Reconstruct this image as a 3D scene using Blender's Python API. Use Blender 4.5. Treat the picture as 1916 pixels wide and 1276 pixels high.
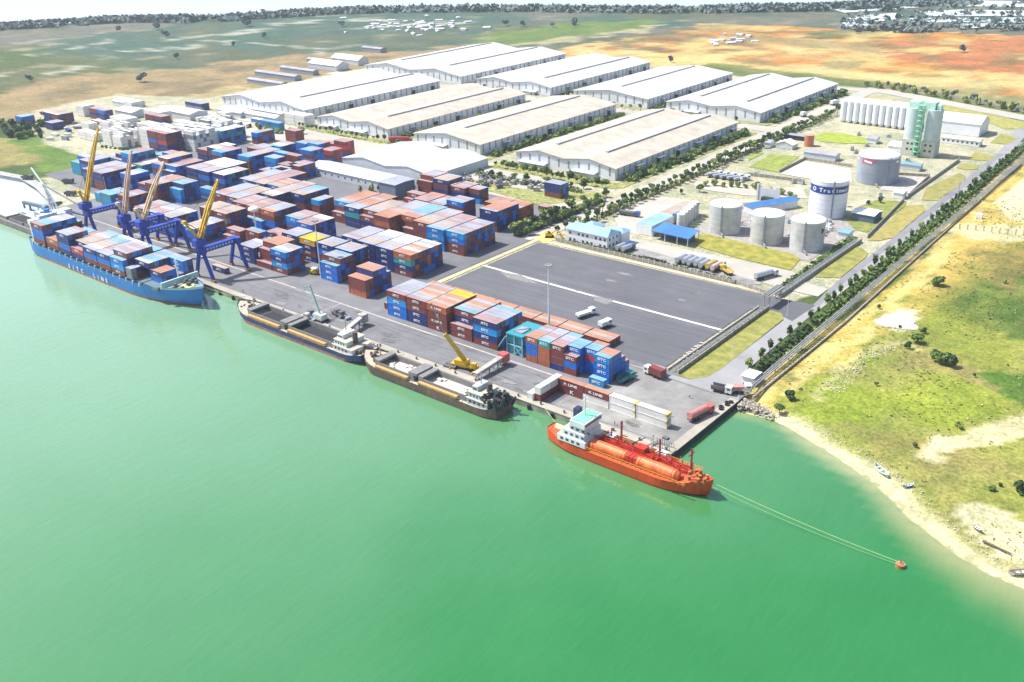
import bpy, math, random
import numpy as np
from mathutils import Vector, Matrix
for o in list(bpy.data.objects): bpy.data.objects.remove(o)
scene = bpy.context.scene
C = scene.collection
R = math.radians
rnd = random.Random(7)

# ------------------------------------------------------------ camera
F_PX, PITCH, ROLL, YAW = 1808.76, R(24.736), R(-1.578), R(-40.122)
CAM = Vector((121.4986, -215.1483, 150.0))
_cp, _sp, _cy, _sy = math.cos(PITCH), math.sin(PITCH), math.cos(YAW), math.sin(YAW)
_F = Vector((_sy*_cp, _cy*_cp, -_sp)); _r0 = Vector((_cy, -_sy, 0)); _u0 = _r0.cross(_F)
_c, _s = math.cos(ROLL), math.sin(ROLL)
_r = _c*_r0 + _s*_u0; _u = -_s*_r0 + _c*_u0
def at(x, y, z=0.0):
    """point of the level plane z seen at pixel x, y of the 1916 x 1276 photograph"""
    d = _F + (x-958)/F_PX*_r - (y-638)/F_PX*_u
    return CAM + d*((CAM.z-z)/-d.z)
cd = bpy.data.cameras.new('camera'); cam = bpy.data.objects.new('camera', cd); C.objects.link(cam)
cd.sensor_width = 36; cd.lens = F_PX/1916*36; cd.clip_start = 1; cd.clip_end = 20000
cam.matrix_world = Matrix(((_r.x, _u.x, -_F.x, CAM.x), (_r.y, _u.y, -_F.y, CAM.y), (_r.z, _u.z, -_F.z, CAM.z), (0, 0, 0, 1)))
scene.camera = cam

# ------------------------------------------------------------ light
SUN_EL = R(56)
sdir = Vector((-0.93, -0.36, 0)).normalized()*math.cos(SUN_EL) + Vector((0, 0, math.sin(SUN_EL)))   # towards the sun
w = bpy.data.worlds.new('World'); scene.world = w; w.use_nodes = True
nt = w.node_tree; bg = nt.nodes['Background']
sky = nt.nodes.new('ShaderNodeTexSky'); sky.sky_type = 'NISHITA'; sky.sun_disc = False
sky.sun_elevation = SUN_EL; sky.sun_rotation = math.atan2(sdir.x, sdir.y)
sky.air_density = 1.0; sky.dust_density = 2.2; sky.ozone_density = 1.0
nt.links.new(sky.outputs[0], bg.inputs[0]); bg.inputs[1].default_value = 0.13
sl = bpy.data.lights.new('sun', 'SUN'); sl.energy = 4.7; sl.angle = R(0.5); sl.color = (1.0, 0.965, 0.91)
so = bpy.data.objects.new('sun', sl); C.objects.link(so); so.location = (0, 0, 400)
so.rotation_euler = sdir.to_track_quat('Z', 'Y').to_euler()
vs = scene.view_settings; vs.view_transform = 'Standard'; vs.look = 'None'; vs.exposure = 0.59; vs.gamma = 1
scene.cycles.max_bounces = 5; scene.cycles.diffuse_bounces = 2; scene.cycles.glossy_bounces = 2
scene.cycles.transmission_bounces = 2; scene.cycles.volume_bounces = 0; scene.cycles.transparent_max_bounces = 4

# ------------------------------------------------------------ materials
MATS = {}
def mat(name, col, rough=0.7, var=0.12, scale=0.35, metal=0.0, bump=0.0, bscale=3.0, col2=None, dirt=0.0):
    """procedural: base colour broken up by two noises (world space), optional second colour in large patches"""
    if name in MATS: return MATS[name]
    m = bpy.data.materials.new(name); m.use_nodes = True; MATS[name] = m
    t = m.node_tree; b = t.nodes['Principled BSDF']
    b.inputs['Roughness'].default_value = rough; b.inputs['Metallic'].default_value = metal
    g = t.nodes.new('ShaderNodeNewGeometry')
    n = t.nodes.new('ShaderNodeTexNoise'); n.inputs['Scale'].default_value = scale; n.inputs['Detail'].default_value = 6; n.inputs['Roughness'].default_value = 0.65
    t.links.new(g.outputs['Position'], n.inputs['Vector'])
    r = t.nodes.new('ShaderNodeValToRGB'); t.links.new(n.outputs['Fac'], r.inputs[0])
    lo = [c*(1-var) for c in col[:3]]; hi = [min(1, c*(1+var)) for c in (col2 or col)[:3]]
    r.color_ramp.elements[0].position = 0.33; r.color_ramp.elements[0].color = (*lo, 1)
    r.color_ramp.elements[1].position = 0.67; r.color_ramp.elements[1].color = (*hi, 1)
    out = r.outputs[0]
    if dirt:
        n3 = t.nodes.new('ShaderNodeTexNoise'); n3.inputs['Scale'].default_value = scale*0.23; n3.inputs['Detail'].default_value = 8
        t.links.new(g.outputs['Position'], n3.inputs['Vector'])
        r3 = t.nodes.new('ShaderNodeValToRGB'); t.links.new(n3.outputs['Fac'], r3.inputs[0])
        r3.color_ramp.elements[0].position = 0.35; r3.color_ramp.elements[0].color = (1-dirt,)*3 + (1,)
        r3.color_ramp.elements[1].position = 0.6; r3.color_ramp.elements[1].color = (1, 1, 1, 1)
        mx = t.nodes.new('ShaderNodeMix'); mx.data_type = 'RGBA'; mx.blend_type = 'MULTIPLY'; mx.inputs[0].default_value = 1
        t.links.new(out, mx.inputs[6]); t.links.new(r3.outputs[0], mx.inputs[7]); out = mx.outputs[2]
    t.links.new(out, b.inputs['Base Color'])
    if bump:
        n2 = t.nodes.new('ShaderNodeTexNoise'); n2.inputs['Scale'].default_value = bscale; n2.inputs['Detail'].default_value = 3
        t.links.new(g.outputs['Position'], n2.inputs['Vector'])
        bm_ = t.nodes.new('ShaderNodeBump'); bm_.inputs['Strength'].default_value = bump; bm_.inputs['Distance'].default_value = 0.3
        t.links.new(n2.outputs['Fac'], bm_.inputs['Height']); t.links.new(bm_.outputs[0], b.inputs['Normal'])
    return m
def streaks(m, col=(.16,.07,.035), amt=.55, sc=.8):
    """rust runs: tall thin noise mixed into the paint"""
    t = m.node_tree; b = t.nodes['Principled BSDF']; g = t.nodes.new('ShaderNodeNewGeometry'); mp = t.nodes.new('ShaderNodeMapping'); mp.inputs['Scale'].default_value = (sc, sc, sc*.10)
    n = t.nodes.new('ShaderNodeTexNoise'); n.inputs['Scale'].default_value = 1; n.inputs['Detail'].default_value = 5; t.links.new(g.outputs['Position'], mp.inputs['Vector']); t.links.new(mp.outputs[0], n.inputs['Vector'])
    r = t.nodes.new('ShaderNodeValToRGB'); t.links.new(n.outputs['Fac'], r.inputs[0]); r.color_ramp.elements[0].position = .54; r.color_ramp.elements[0].color = (0,0,0,1); r.color_ramp.elements[1].position = .70; r.color_ramp.elements[1].color = (amt,)*3+(1,)
    mx = t.nodes.new('ShaderNodeMix'); mx.data_type = 'RGBA'; src = b.inputs['Base Color'].links[0].from_socket
    t.links.new(r.outputs[0], mx.inputs[0]); t.links.new(src, mx.inputs[6]); mx.inputs[7].default_value = (*col, 1); t.links.new(mx.outputs[2], b.inputs['Base Color']); return m
def corr(name, col, period=0.55, rough=0.55, depth=0.08, var=0.12, axis=None):
    """painted corrugated sheet: object-space ribs and blotchy wear"""
    if name in MATS: return MATS[name]
    m = mat(name, col, rough, var, 0.5, dirt=.2 if 'roof' in name else .12)
    t = m.node_tree; b = t.nodes['Principled BSDF']
    tc = t.nodes.new('ShaderNodeTexCoord'); wv = t.nodes.new('ShaderNodeTexWave')
    wv.bands_direction = axis or 'X'; wv.inputs['Scale'].default_value = 0.314/period
    t.links.new(tc.outputs['Object'], wv.inputs['Vector'])
    bp = t.nodes.new('ShaderNodeBump'); bp.inputs['Strength'].default_value = 0.6; bp.inputs['Distance'].default_value = depth
    t.links.new(wv.outputs['Fac'], bp.inputs['Height']); t.links.new(bp.outputs[0], b.inputs['Normal'])
    return m

# ------------------------------------------------------------ mesh builder
class MB:
    def __init__(s): s.v = []; s.f = []; s.m = []
    def add(s, vs, fs, mi=0):
        o = len(s.v); s.v += [tuple(p) for p in vs]
        for f in fs: s.f.append(tuple(o+i for i in f)); s.m.append(mi)
    def box(s, x0, y0, z0, x1, y1, z1, mi=0, top=None):
        o = len(s.v)
        s.v += [(x0,y0,z0),(x1,y0,z0),(x1,y1,z0),(x0,y1,z0),(x0,y0,z1),(x1,y0,z1),(x1,y1,z1),(x0,y1,z1)]
        for k, f in enumerate(((0,3,2,1),(4,5,6,7),(0,1,5,4),(1,2,6,5),(2,3,7,6),(3,0,4,7))):
            s.f.append(tuple(o+i for i in f)); s.m.append(top if (k == 1 and top is not None) else mi)
        return s
    def beam(s, a, b, w_=0.3, h=None, mi=0):
        a = Vector(a); b = Vector(b); d = b-a
        if d.length < 1e-6: return s
        d.normalize(); h = h or w_
        up = Vector((0,0,1)) if abs(d.z) < 0.95 else Vector((1,0,0))
        x = d.cross(up).normalized(); y = x.cross(d).normalized()
        x *= w_/2; y *= h/2
        vs = [a-x-y, a+x-y, a+x+y, a-x+y, b-x-y, b+x-y, b+x+y, b-x+y]
        s.add(vs, ((0,3,2,1),(4,5,6,7),(0,1,5,4),(1,2,6,5),(2,3,7,6),(3,0,4,7)), mi); return s
    def cyl(s, a, b, r0, r1=None, n=12, mi=0, cap=None, caps=True):
        a = Vector(a); b = Vector(b); d = (b-a).normalized(); r1 = r0 if r1 is None else r1
        up = Vector((0,0,1)) if abs(d.z) < 0.95 else Vector((1,0,0))
        x = d.cross(up).normalized(); y = d.cross(x).normalized()
        vs = []
        for p, r in ((a, r0), (b, r1)):
            for i in range(n):
                t = 2*math.pi*i/n; vs.append(p + x*(r*math.cos(t)) + y*(r*math.sin(t)))
        fs = [(i, (i+1) % n, n+(i+1) % n, n+i) for i in range(n)]
        s.add(vs, fs, mi)
        if caps:
            s.add(vs[:n], (tuple(range(n)),), mi if cap is None else cap); s.add(vs[n:], (tuple(reversed(range(n))),), mi if cap is None else cap)
        return s
    def prism(s, poly, z0, z1, mi=0, top=None, bottom=False):
        n = len(poly); vs = [(p[0], p[1], z0) for p in poly] + [(p[0], p[1], z1) for p in poly]
        s.add(vs, [(i, (i+1) % n, n+(i+1) % n, n+i) for i in range(n)], mi)
        s.add(vs[n:], (tuple(range(n)),), mi if top is None else top)
        return s
    def dome(s, c, r, h, n=20, k=5, mi=0):
        rings = []; vs = []
        for j in range(k+1):
            a = j/k*math.pi/2
            for i in range(n):
                t = 2*math.pi*i/n; vs.append((c[0]+r*math.cos(a)*math.cos(t), c[1]+r*math.cos(a)*math.sin(t), c[2]+h*math.sin(a)))
        fs = [(j*n+i, j*n+(i+1) % n, (j+1)*n+(i+1) % n, (j+1)*n+i) for j in range(k) for i in range(n)]
        s.add(vs, fs, mi); return s
    def mesh(s, name, mats):
        me = bpy.data.meshes.new(name); me.from_pydata(s.v, [], s.f)
        for m in (mats if isinstance(mats, (list, tuple)) else [mats]): me.materials.append(m)
        me.polygons.foreach_set('material_index', s.m); me.update(); return me
    def build(s, name, mats, parent=None, loc=None, rz=0, smooth=False):
        me = s.mesh(name, mats)
        if smooth: me.polygons.foreach_set('use_smooth', [True]*len(me.polygons))
        return link(name, me, parent, loc, rz)
def split_build(mb, name, mats, parent):
    """every 8-corner piece of the builder becomes a part of its own"""
    out = []
    for i in range(len(mb.v)//8):
        q = MB(); q.v = mb.v[i*8:i*8+8]; c_ = [sum(p[k] for p in q.v)/8 for k in range(3)]
        q.v = [(p[0]-c_[0], p[1]-c_[1], p[2]-c_[2]) for p in q.v]
        q.f = [tuple(a-i*8 for a in f) for f in mb.f[i*6:i*6+6]]; q.m = mb.m[i*6:i*6+6]
        out.append(q.build(name, mats, parent, c_))
    return out
def link(name, me, parent=None, loc=None, rz=0):
    o = bpy.data.objects.new(name, me); C.objects.link(o)
    if parent: o.parent = parent
    if loc is not None: o.location = loc
    o.rotation_euler[2] = rz; return o
ORDW = ['first','second','third','fourth','fifth','sixth','seventh','eighth','ninth','tenth','eleventh','twelfth','thirteenth','fourteenth','fifteenth','sixteenth','seventeenth','eighteenth','nineteenth','twentieth']
def tag(o, label=None, cat=None, group=None, kind=None):
    if label: o['label'] = label
    if cat: o['category'] = cat
    if group: o['group'] = group
    if kind: o['kind'] = kind
    return o
def thing(name, label, cat, loc=(0,0,0), rz=0, group=None):
    o = bpy.data.objects.new(name, None); C.objects.link(o); o.location = loc; o.rotation_euler[2] = rz
    return tag(o, label, cat, group)
def dup(root, loc, rz=0, label=None, group=None, sc=None):
    r = root.copy(); C.objects.link(r); r.location = loc; r.rotation_euler[2] = rz
    if sc: r.scale = (sc,)*3
    if label: r['label'] = label
    if group: r['group'] = group
    for ch in list(root.children):
        c = ch.copy(); C.objects.link(c); c.parent = r
        for g in ch.children:
            d = g.copy(); C.objects.link(d); d.parent = c
    return r
TXT = {}
def text_mesh(txt, h=1.0, ext=0.02):
    if (txt, h) in TXT: return TXT[(txt, h)]
    cu = bpy.data.curves.new('t', 'FONT'); cu.body = txt; cu.size = h; cu.extrude = ext; cu.align_x = 'CENTER'; cu.offset = 0.03*h
    cu.resolution_u = 2
    o = bpy.data.objects.new('t', cu); C.objects.link(o)
    dg = bpy.context.evaluated_depsgraph_get(); me = bpy.data.meshes.new_from_object(o.evaluated_get(dg))
    bpy.data.objects.remove(o); TXT[(txt, h)] = me; me.name = 'lettering'; return me
def lettering(txt, h, m, loc, rot, parent, name='lettering', sx=1.0):
    me = text_mesh(txt, h)
    if not me.materials: me.materials.append(m)
    elif me.materials[0] != m: me = me.copy(); me.materials[0] = m
    o = link(name, me, parent, loc); o.rotation_euler = rot; o.scale = (sx, 1, 1); return o
def sheet(name, poly, z, m, kind='structure', **kw):
    mb = MB(); mb.add([(p[0], p[1], z) for p in poly], (tuple(range(len(poly))),)); o = mb.build(name, m)
    if o.data.polygons[0].normal.z < 0: o.data.flip_normals()
    tag(o, kind=kind, **kw); return o
def pxs(*pts, z=0): return [at(p[0], p[1], z)[:2] for p in pts]
def ribbon(pts, wd):
    out = []
    n = len(pts)
    for i in range(n):
        a = Vector(pts[max(0, i-1)][:2]); b = Vector(pts[min(n-1, i+1)][:2]); d = (b-a).normalized(); q = Vector((-d.y, d.x))*wd/2
        p = Vector(pts[i][:2]); out.append((p+q, p-q))
    return out
def ribbon_sheet(name, pts, wd, z, m, **kw):
    mb = MB(); r_ = ribbon(pts, wd)
    for i in range(len(r_)-1):
        a, b = r_[i]; c, d = r_[i+1]
        mb.add([(a.x,a.y,z),(b.x,b.y,z),(d.x,d.y,z),(c.x,c.y,z)], ((0,1,2,3),))
    return tag(mb.build(name, m), **kw)
WATER = -2.2
# ------------------------------------------------------------ ground, water
def grid_lines(*seg):
    out = []
    for a, b, st in seg: out += list(np.arange(a, b, st))
    return np.array(out + [seg[-1][1]])
GX = grid_lines((-5000,-1500,140),(-1500,-700,14),(-700,-40,7),(-40,200,2.5),(200,500,20),(500,3000,120))
GY = grid_lines((-1500,-130,60),(-130,120,2.5),(120,500,5),(500,1400,9),(1400,6000,120))
XX, YY = np.meshgrid(GX, GY, indexing='ij')
def pnoise(x, y, sc, seed=0, octv=4):
    """value noise, numpy"""
    out = np.zeros_like(x, dtype=float); amp = 1.0; tot = 0
    for o in range(octv):
        u = x/sc*(2**o)+seed*17.3; v = y/sc*(2**o)+seed*9.1
        iu = np.floor(u); iv = np.floor(v); fu = u-iu; fv = v-iv
        fu = fu*fu*(3-2*fu); fv = fv*fv*(3-2*fv)
        def h(a, b):
            q = np.sin(a*127.1+b*311.7+seed*74.7)*43758.5453; return q-np.floor(q)
        out += amp*((h(iu,iv)*(1-fu)+h(iu+1,iv)*fu)*(1-fv)+(h(iu,iv+1)*(1-fu)+h(iu+1,iv+1)*fu)*fv); tot += amp; amp *= 0.55
    return out/tot
def inside(X, Y, poly):
    r = np.zeros(X.shape, bool); n = len(poly)
    for i in range(n):
        x0, y0 = poly[i]; x1, y1 = poly[(i+1) % n]
        if y0 == y1: continue
        c = ((y0 > Y) != (y1 > Y)) & (X < (x1-x0)*(Y-y0)/(y1-y0)+x0); r ^= c
    return r
def dist(X, Y, line):
    d = np.full(X.shape, 1e9)
    for (x0, y0), (x1, y1) in zip(line[:-1], line[1:]):
        L = (x1-x0)**2+(y1-y0)**2
        t = np.clip(((X-x0)*(x1-x0)+(Y-y0)*(y1-y0))/L, 0, 1)
        d = np.minimum(d, np.hypot(X-(x0+t*(x1-x0)), Y-(y0+t*(y1-y0))))
    return d
beach = [tuple(at(x, y, WATER)[:2]) for x, y in ((1383,765),(1400,775),(1440,784),(1475,800),(1520,828),(1560,852),(1600,880),(1640,910),(1672,940),(1700,970),(1740,1000),(1790,1040),(1850,1075),(1916,1102),(1990,1150))]
coast = [tuple(at(x, y)[:2]) for x, y in ((-420,62),(-200,58),(0,49),(60,45),(130,42),(200,36),(300,33),(400,34),(500,27),(600,21),(700,17),(850,15),(1000,14),(1150,16),(1300,17),(1400,14),(1480,13),(1540,12),(1600,8),(1700,4),(1800,1),(1950,-3))]
left = [tuple(at(x, y)[:2]) for x, y in ((-500,230),(-200,290),(-60,310),(0,322),(50,331),(75,345),(100,372),(125,392))]
LAND = ([(-2.5, 44)] + beach + [(170,-60),(400,-200),(3000,-500),(3000,2500)] + list(reversed(coast)) + left + [(-400,6),(-3,6),(-3,44)])
land_in = inside(XX, YY, LAND)
sd = dist(XX, YY, LAND + [LAND[0]]) * np.where(land_in, 1, -1)
bd = dist(XX, YY, beach)
n1 = pnoise(XX, YY, 14, 1); 
ztop = -0.16
wslope = np.where(bd < 30, 13.0, 5.0)
Z = WATER + (ztop-WATER)*np.clip(sd/wslope, -3.5, 1)
Z = np.maximum(Z, -9) - (XX*0)
fieldmask = np.clip((XX-6)/12, 0, 1)*np.clip((sd-6)/10, 0, 1)*np.clip((420-YY)/40, 0, 1)
Z += fieldmask*(n1-0.45)*2.2*np.clip(1-np.abs(XX)/500, 0, 1)
# --- colours (linear)
COL = np.zeros(XX.shape+(3,)); 
jx = XX + (pnoise(XX, YY, 26, 3)-0.5)*34*np.clip(np.hypot(XX-120, YY+215)/600, .25, 2.2); jy = YY + (pnoise(XX, YY, 26, 4)-0.5)*34*np.clip(np.hypot(XX-120, YY+215)/600, .25, 2.2)
def paint(col, mask, amt=1.0):
    m = (mask*amt)[..., None]; COL[:] = COL*(1-m) + np.array(col)*m
def px(poly, z=0): return [tuple(at(x, y, z)[:2]) for x, y in poly]
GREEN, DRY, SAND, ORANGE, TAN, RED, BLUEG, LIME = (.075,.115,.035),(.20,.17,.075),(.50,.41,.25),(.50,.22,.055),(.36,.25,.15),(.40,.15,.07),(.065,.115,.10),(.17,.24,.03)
COL[:] = GREEN
nA = pnoise(XX, YY, 90, 5); nB = pnoise(XX, YY, 30, 6); nC = pnoise(XX, YY, 220, 8); nD = pnoise(XX, YY, 9, 9)
# far scrub, with the blue-green of distance haze put into its colour
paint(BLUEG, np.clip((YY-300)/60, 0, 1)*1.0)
far = ((XX < -540) | (YY > 600)).astype(float)
paint((.13,.125,.075), far*np.clip((nA-.48)*6, 0, 1), .6)
paint((.36,.31,.24), far*np.clip((nB-.66)*12, 0, 1), .5)
for tr_, w_ in (([(-100,125),(0,110),(60,104),(120,96),(230,72)], 5), ([(330,72),(400,66),(480,56)], 12), ([(400,76),(440,80),(500,82),(520,84),(565,84),(600,102)], 4), ([(0,84),(90,74),(200,62)], 6), ([(0,142),(60,136),(150,128)], 4), ([(240,92),(320,90),(420,84)], 4), ([(520,45),(640,36),(720,38)], 8), ([(700,52),(780,44),(860,42)], 10)):
    paint((.42,.42,.40), np.clip(1.6-dist(jx, jy, px(tr_))/w_, 0, 1), .8)
paint((.20,.17,.16), far*np.clip((nC-.5)*7, 0, 1), .55)
# tan plain left of the sheds and warehouses
tan = inside(jx, jy, px([(-400,260),(0,178),(120,140),(300,130),(420,116),(520,108),(600,95),(760,96),(860,80),(1000,100),(760,130),(560,150),(430,195),(330,205),(150,205),(60,215),(0,235),(-400,330)]))
paint(TAN, tan*1.0, .8); paint((.16,.13,.085), tan*np.clip((nB-.47)*6, 0, 1), .7)
paint((.44,.34,.2), inside(jx, jy, px([(250,205),(330,185),(430,165),(470,158),(520,185),(440,225),(300,240)]))*1.0, .8)
# orange earth to the upper right
org = inside(jx, jy, px([(1010,100),(1100,84),(1250,62),(1330,44),(1420,46),(1540,52),(1660,62),(1916,66),(2500,70),(2600,280),(1916,188),(1700,172),(1580,150),(1380,128),(1200,118)]))
paint(ORANGE, org*1.0, .92); paint((.55,.40,.22), org*np.clip((nA-.5)*7, 0, 1), .8); paint(RED, inside(jx, jy, px([(1640,80),(1916,64),(2400,80),(2400,150),(1916,135),(1700,120)]))*1.0, .9)
paint((.16,.13,.07), org*np.clip((nB-.56)*9, 0, 1), .7)
paint((.13,.11,.07), inside(jx, jy, px([(1130,75),(1260,58),(1400,72),(1440,92),(1300,100),(1180,92)]))*1.0, .75)
paint((.60,.42,.20), inside(jx, jy, px([(1000,96),(1150,92),(1330,108),(1330,124),(1180,118)]))*1.0, .85)
paint(LIME, inside(jx, jy, px([(900,62),(1080,40),(1230,36),(1230,52),(1100,66),(960,90),(900,85)]))*1.0, .55)
paint((.42,.36,.25), (dist(jx, jy, px([(1250,44),(1180,60),(1080,72),(960,84)])) < 9)*1.0, .8)
paint((.09,.12,.045), inside(jx, jy, px([(1500,62),(1620,54),(1640,68),(1540,76)]))*1.0, .9)
nE = pnoise(XX, YY, 45, 51); nF = pnoise(XX, YY, 20, 52)
paint((.62,.46,.20), org*np.clip((nE-.52)*9, 0, 1), .75); paint((.46,.16,.05), org*np.clip((nF-.6)*10, 0, 1), .6); paint((.24,.22,.12), org*np.clip((pnoise(XX, YY, 70, 55)-.56)*9, 0, 1), .7)
paint((.58,.46,.24), inside(jx, jy, px([(1000,98),(1250,105),(1500,135),(1700,160),(1916,175),(2100,190),(2100,165),(1800,150),(1450,112),(1200,92)]))*np.clip((nE-.35)*6, 0, 1), .75)
# belt of green behind the warehouses and along the upper road
paint((.14,.17,.05), inside(XX, YY, [(-330,570),(-150,572),(-20,520),(140,480),(300,440),(330,520),(-20,600),(-340,640)])*1.0, .85)
paint((.45,.36,.2), inside(jx, jy, [(-150,590),(-60,560),(-40,600),(-140,640)])*1.0, .4)
# yard side green field and dunes at the left
paint((.13,.21,.045), inside(jx, jy, px([(0,225),(150,262),(230,300),(160,335),(100,330),(50,318),(0,300),(-300,300),(-300,220)]))*1.0, .9)
paint((.30,.24,.11), inside(jx, jy, px([(-200,260),(0,262),(70,290),(60,312),(0,310),(-200,290)]))*1.0, .8)
paint((.045,.085,.03), inside(jx, jy, px([(-200,225),(0,222),(70,232),(90,252),(60,266),(0,262),(-200,265)]))*1.0, .9)
# industrial plots: pale compacted concrete and sand
plot = inside(XX, YY, [(-640,118),(-560,95),(-475,88),(-475,50),(-400,8),(0,8),(0,42),(-8,52),(-25,62),(-25,120),(-12,160),(-14,400),(-24,500),(-34,520),(-150,580),(-470,600),(-610,590),(-610,260),(-700,230),(-690,150)])
paint((.45,.42,.35), plot*1.0, .95); paint((.38,.35,.27), plot*np.clip((nB-.5)*5, 0, 1), .4)
# verge lawns
def lawn(poly, c=(.22,.23,.04), a=.95): paint(c, inside(XX, YY, poly)*1.0, a)
# right hand field
fld = ((XX > np.where(YY > 250, -5, 3)) & (YY < 540) & (sd > 0)).astype(float)
paint((.22,.23,.06), fld, 1); paint(DRY, fld*np.clip((nB-.42)*4, 0, 1), .75)
paint((.20,.25,.025), inside(jx, jy, px([(1455,770),(1500,740),(1560,700),(1650,640),(1760,690),(1860,740),(1880,770),(1760,800),(1600,800),(1500,775)]))*np.clip(.2+(pnoise(XX,YY,12,71)-.38)*3,0,1), .7)
paint((.055,.10,.02), inside(jx, jy, px([(1720,500),(1790,452),(1916,452),(2100,470),(2100,640),(1916,640),(1780,600),(1720,560)]))*np.clip(.55+(nD-.35)*2, 0, 1), .9)
paint((.16,.19,.03), inside(jx, jy, px([(1620,560),(1700,520),(1820,590),(1916,650),(1916,720),(1800,660),(1700,610)]))*1.0, .6)
paint((.20,.14,.06), inside(jx, jy, px([(1800,455),(1916,470),(1916,560),(1820,520)]))*1.0, .6)
paint((.04,.12,.012), inside(jx, jy, px([(1830,690),(1916,700),(1990,720),(1960,790),(1870,760)]))*1.0, .8)
paint((.20,.17,.06), inside(jx, jy, px([(1590,812),(1680,812),(1760,830),(1740,850),(1660,850)]))*1.0, .7)
paint((.50,.34,.11), fld*np.clip((nD-.36)*8, 0, 1)*np.clip(1.3-(XX-3)/(10+.11*np.clip(YY-60,0,400)), 0, 1), .85)
track = px([(1480,735),(1530,705),(1570,660),(1640,590),(1700,545),(1760,480),(1800,440),(1850,425)])
paint((.55,.42,.19), (dist(jx, jy, track) < 2.6)*1.0, .85)
track2 = px([(1400,750),(1470,690),(1540,630),(1620,560),(1700,490),(1770,425),(1830,360),(1916,290)])
paint((.52,.40,.18), (dist(jx, jy, track2) < 3.4)*1.0, .8)
paint((.60,.55,.47), inside(jx, jy, px([(1655,585),(1690,580),(1705,600),(1690,615),(1660,605)]))*1.0, .9)
paint((.50,.43,.26), (dist(jx, jy, px([(1560,735),(1600,690),(1650,650),(1720,640)])) < 2.5)*1.0, .5)
paint((.42,.38,.26), inside(jx, jy, px([(1790,415),(1916,425),(2050,440),(2050,455),(1916,452),(1790,440)]))*1.0, .9)
paint((.52,.46,.34), inside(XX, YY, px([(1862,375),(1900,345),(1925,320),(2100,330),(2100,440),(1916,418),(1880,405)]))*1.0, .95)
paint((.30,.23,.06), inside(XX, YY, px([(1916,385),(1935,372),(1990,385),(1950,402)]))*1.0, .9)
sandp = px([(1730,855),(1760,820),(1830,795),(1916,775),(2000,760),(2000,800),(1916,810),(1840,830),(1790,860),(1770,880),(1740,872)])
paint((.48,.41,.28), inside(jx, jy, sandp)*1.0, .95)
paint((.10,.13,.03), inside(jx, jy, px([(1720,872),(1790,900),(1870,920),(1916,900),(1980,960),(1916,975),(1800,940)]))*np.clip((nD-.4)*5,0,1), .8)
paint((.50,.44,.33), inside(jx, jy, px([(1790,960),(1850,950),(1916,975),(2000,1010),(2000,1120),(1916,1060),(1850,1020)]))*1.0, .9)
# beach
be = np.clip(1-(sd-1+(n1-.5)*8)/6, 0, 1)*(bd < 40)*(XX > 4)
paint((.54,.47,.34), np.clip(be*1.6, 0, 1), .95)
paint((.30,.25,.13), (sd < -.5)*1.0, .6)
hb = np.clip((pnoise(XX, YY, 60, 12)-.45)*5, 0, 1)
# pale water meadow belt on the far coast
paint((.035,.06,.03), (dist(jx, jy, coast) < 45)*land_in*1.0, .75)
COL = np.clip(COL*(1+.25*(fld > 0))[..., None], 0, 1)

def grid_object(name, X, Y, Zv, m, attrs=None):
    nx, ny = X.shape
    co = np.stack([X, Y, Zv], -1).reshape(-1, 3)
    idx = np.arange(nx*ny).reshape(nx, ny)
    fa = np.stack([idx[:-1,:-1], idx[1:,:-1], idx[1:,1:], idx[:-1,1:]], -1).reshape(-1, 4)
    me = bpy.data.meshes.new(name); me.vertices.add(len(co)); me.vertices.foreach_set('co', co.ravel())
    me.loops.add(len(fa)*4); me.loops.foreach_set('vertex_index', fa.ravel().astype(np.int32))
    me.polygons.add(len(fa)); me.polygons.foreach_set('loop_start', np.arange(0, len(fa)*4, 4, dtype=np.int32))
    me.polygons.foreach_set('loop_total', np.full(len(fa), 4, np.int32)); me.update(calc_edges=True)
    me.polygons.foreach_set('use_smooth', np.ones(len(fa), bool))
    for k, v in (attrs or {}).items():
        if v.ndim == 3:
            a = me.attributes.new(k, 'FLOAT_COLOR', 'POINT'); a.data.foreach_set('color', np.concatenate([v.reshape(-1, 3), np.ones((nx*ny, 1))], 1).ravel())
        else:
            a = me.attributes.new(k, 'FLOAT', 'POINT'); a.data.foreach_set('value', v.ravel())
    me.materials.append(m); return link(name, me)
# ground material: painted soil kinds, broken up by grass-scale noise
gm = bpy.data.materials.new('soil_and_grass'); gm.use_nodes = True; t = gm.node_tree; b = t.nodes['Principled BSDF']; b.inputs['Roughness'].default_value = 0.95
b.inputs['Specular IOR Level'].default_value = 0.2
g = t.nodes.new('ShaderNodeNewGeometry'); at_ = t.nodes.new('ShaderNodeAttribute'); at_.attribute_name = 'Col'
def nz(sc, det=5, ro=.65):
    n = t.nodes.new('ShaderNodeTexNoise'); n.inputs['Scale'].default_value = sc; n.inputs['Detail'].default_value = det; n.inputs['Roughness'].default_value = ro
    t.links.new(g.outputs['Position'], n.inputs['Vector']); return n
def ramp(n, a, b_, ca, cb):
    r = t.nodes.new('ShaderNodeValToRGB'); t.links.new(n.outputs['Fac'], r.inputs[0]); e = r.color_ramp.elements
    e[0].position = a; e[0].color = (*ca, 1); e[1].position = b_; e[1].color = (*cb, 1); return r
def mul(x, y, f=1.0, mode='MULTIPLY'):
    m_ = t.nodes.new('ShaderNodeMix'); m_.data_type = 'RGBA'; m_.blend_type = mode; m_.inputs[0].default_value = f
    t.links.new(x, m_.inputs[6]); t.links.new(y, m_.inputs[7]); return m_.outputs[2]
nf, nm, nl = nz(.8, 6, .7), nz(.16, 6, .7), nz(.03, 5)
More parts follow.
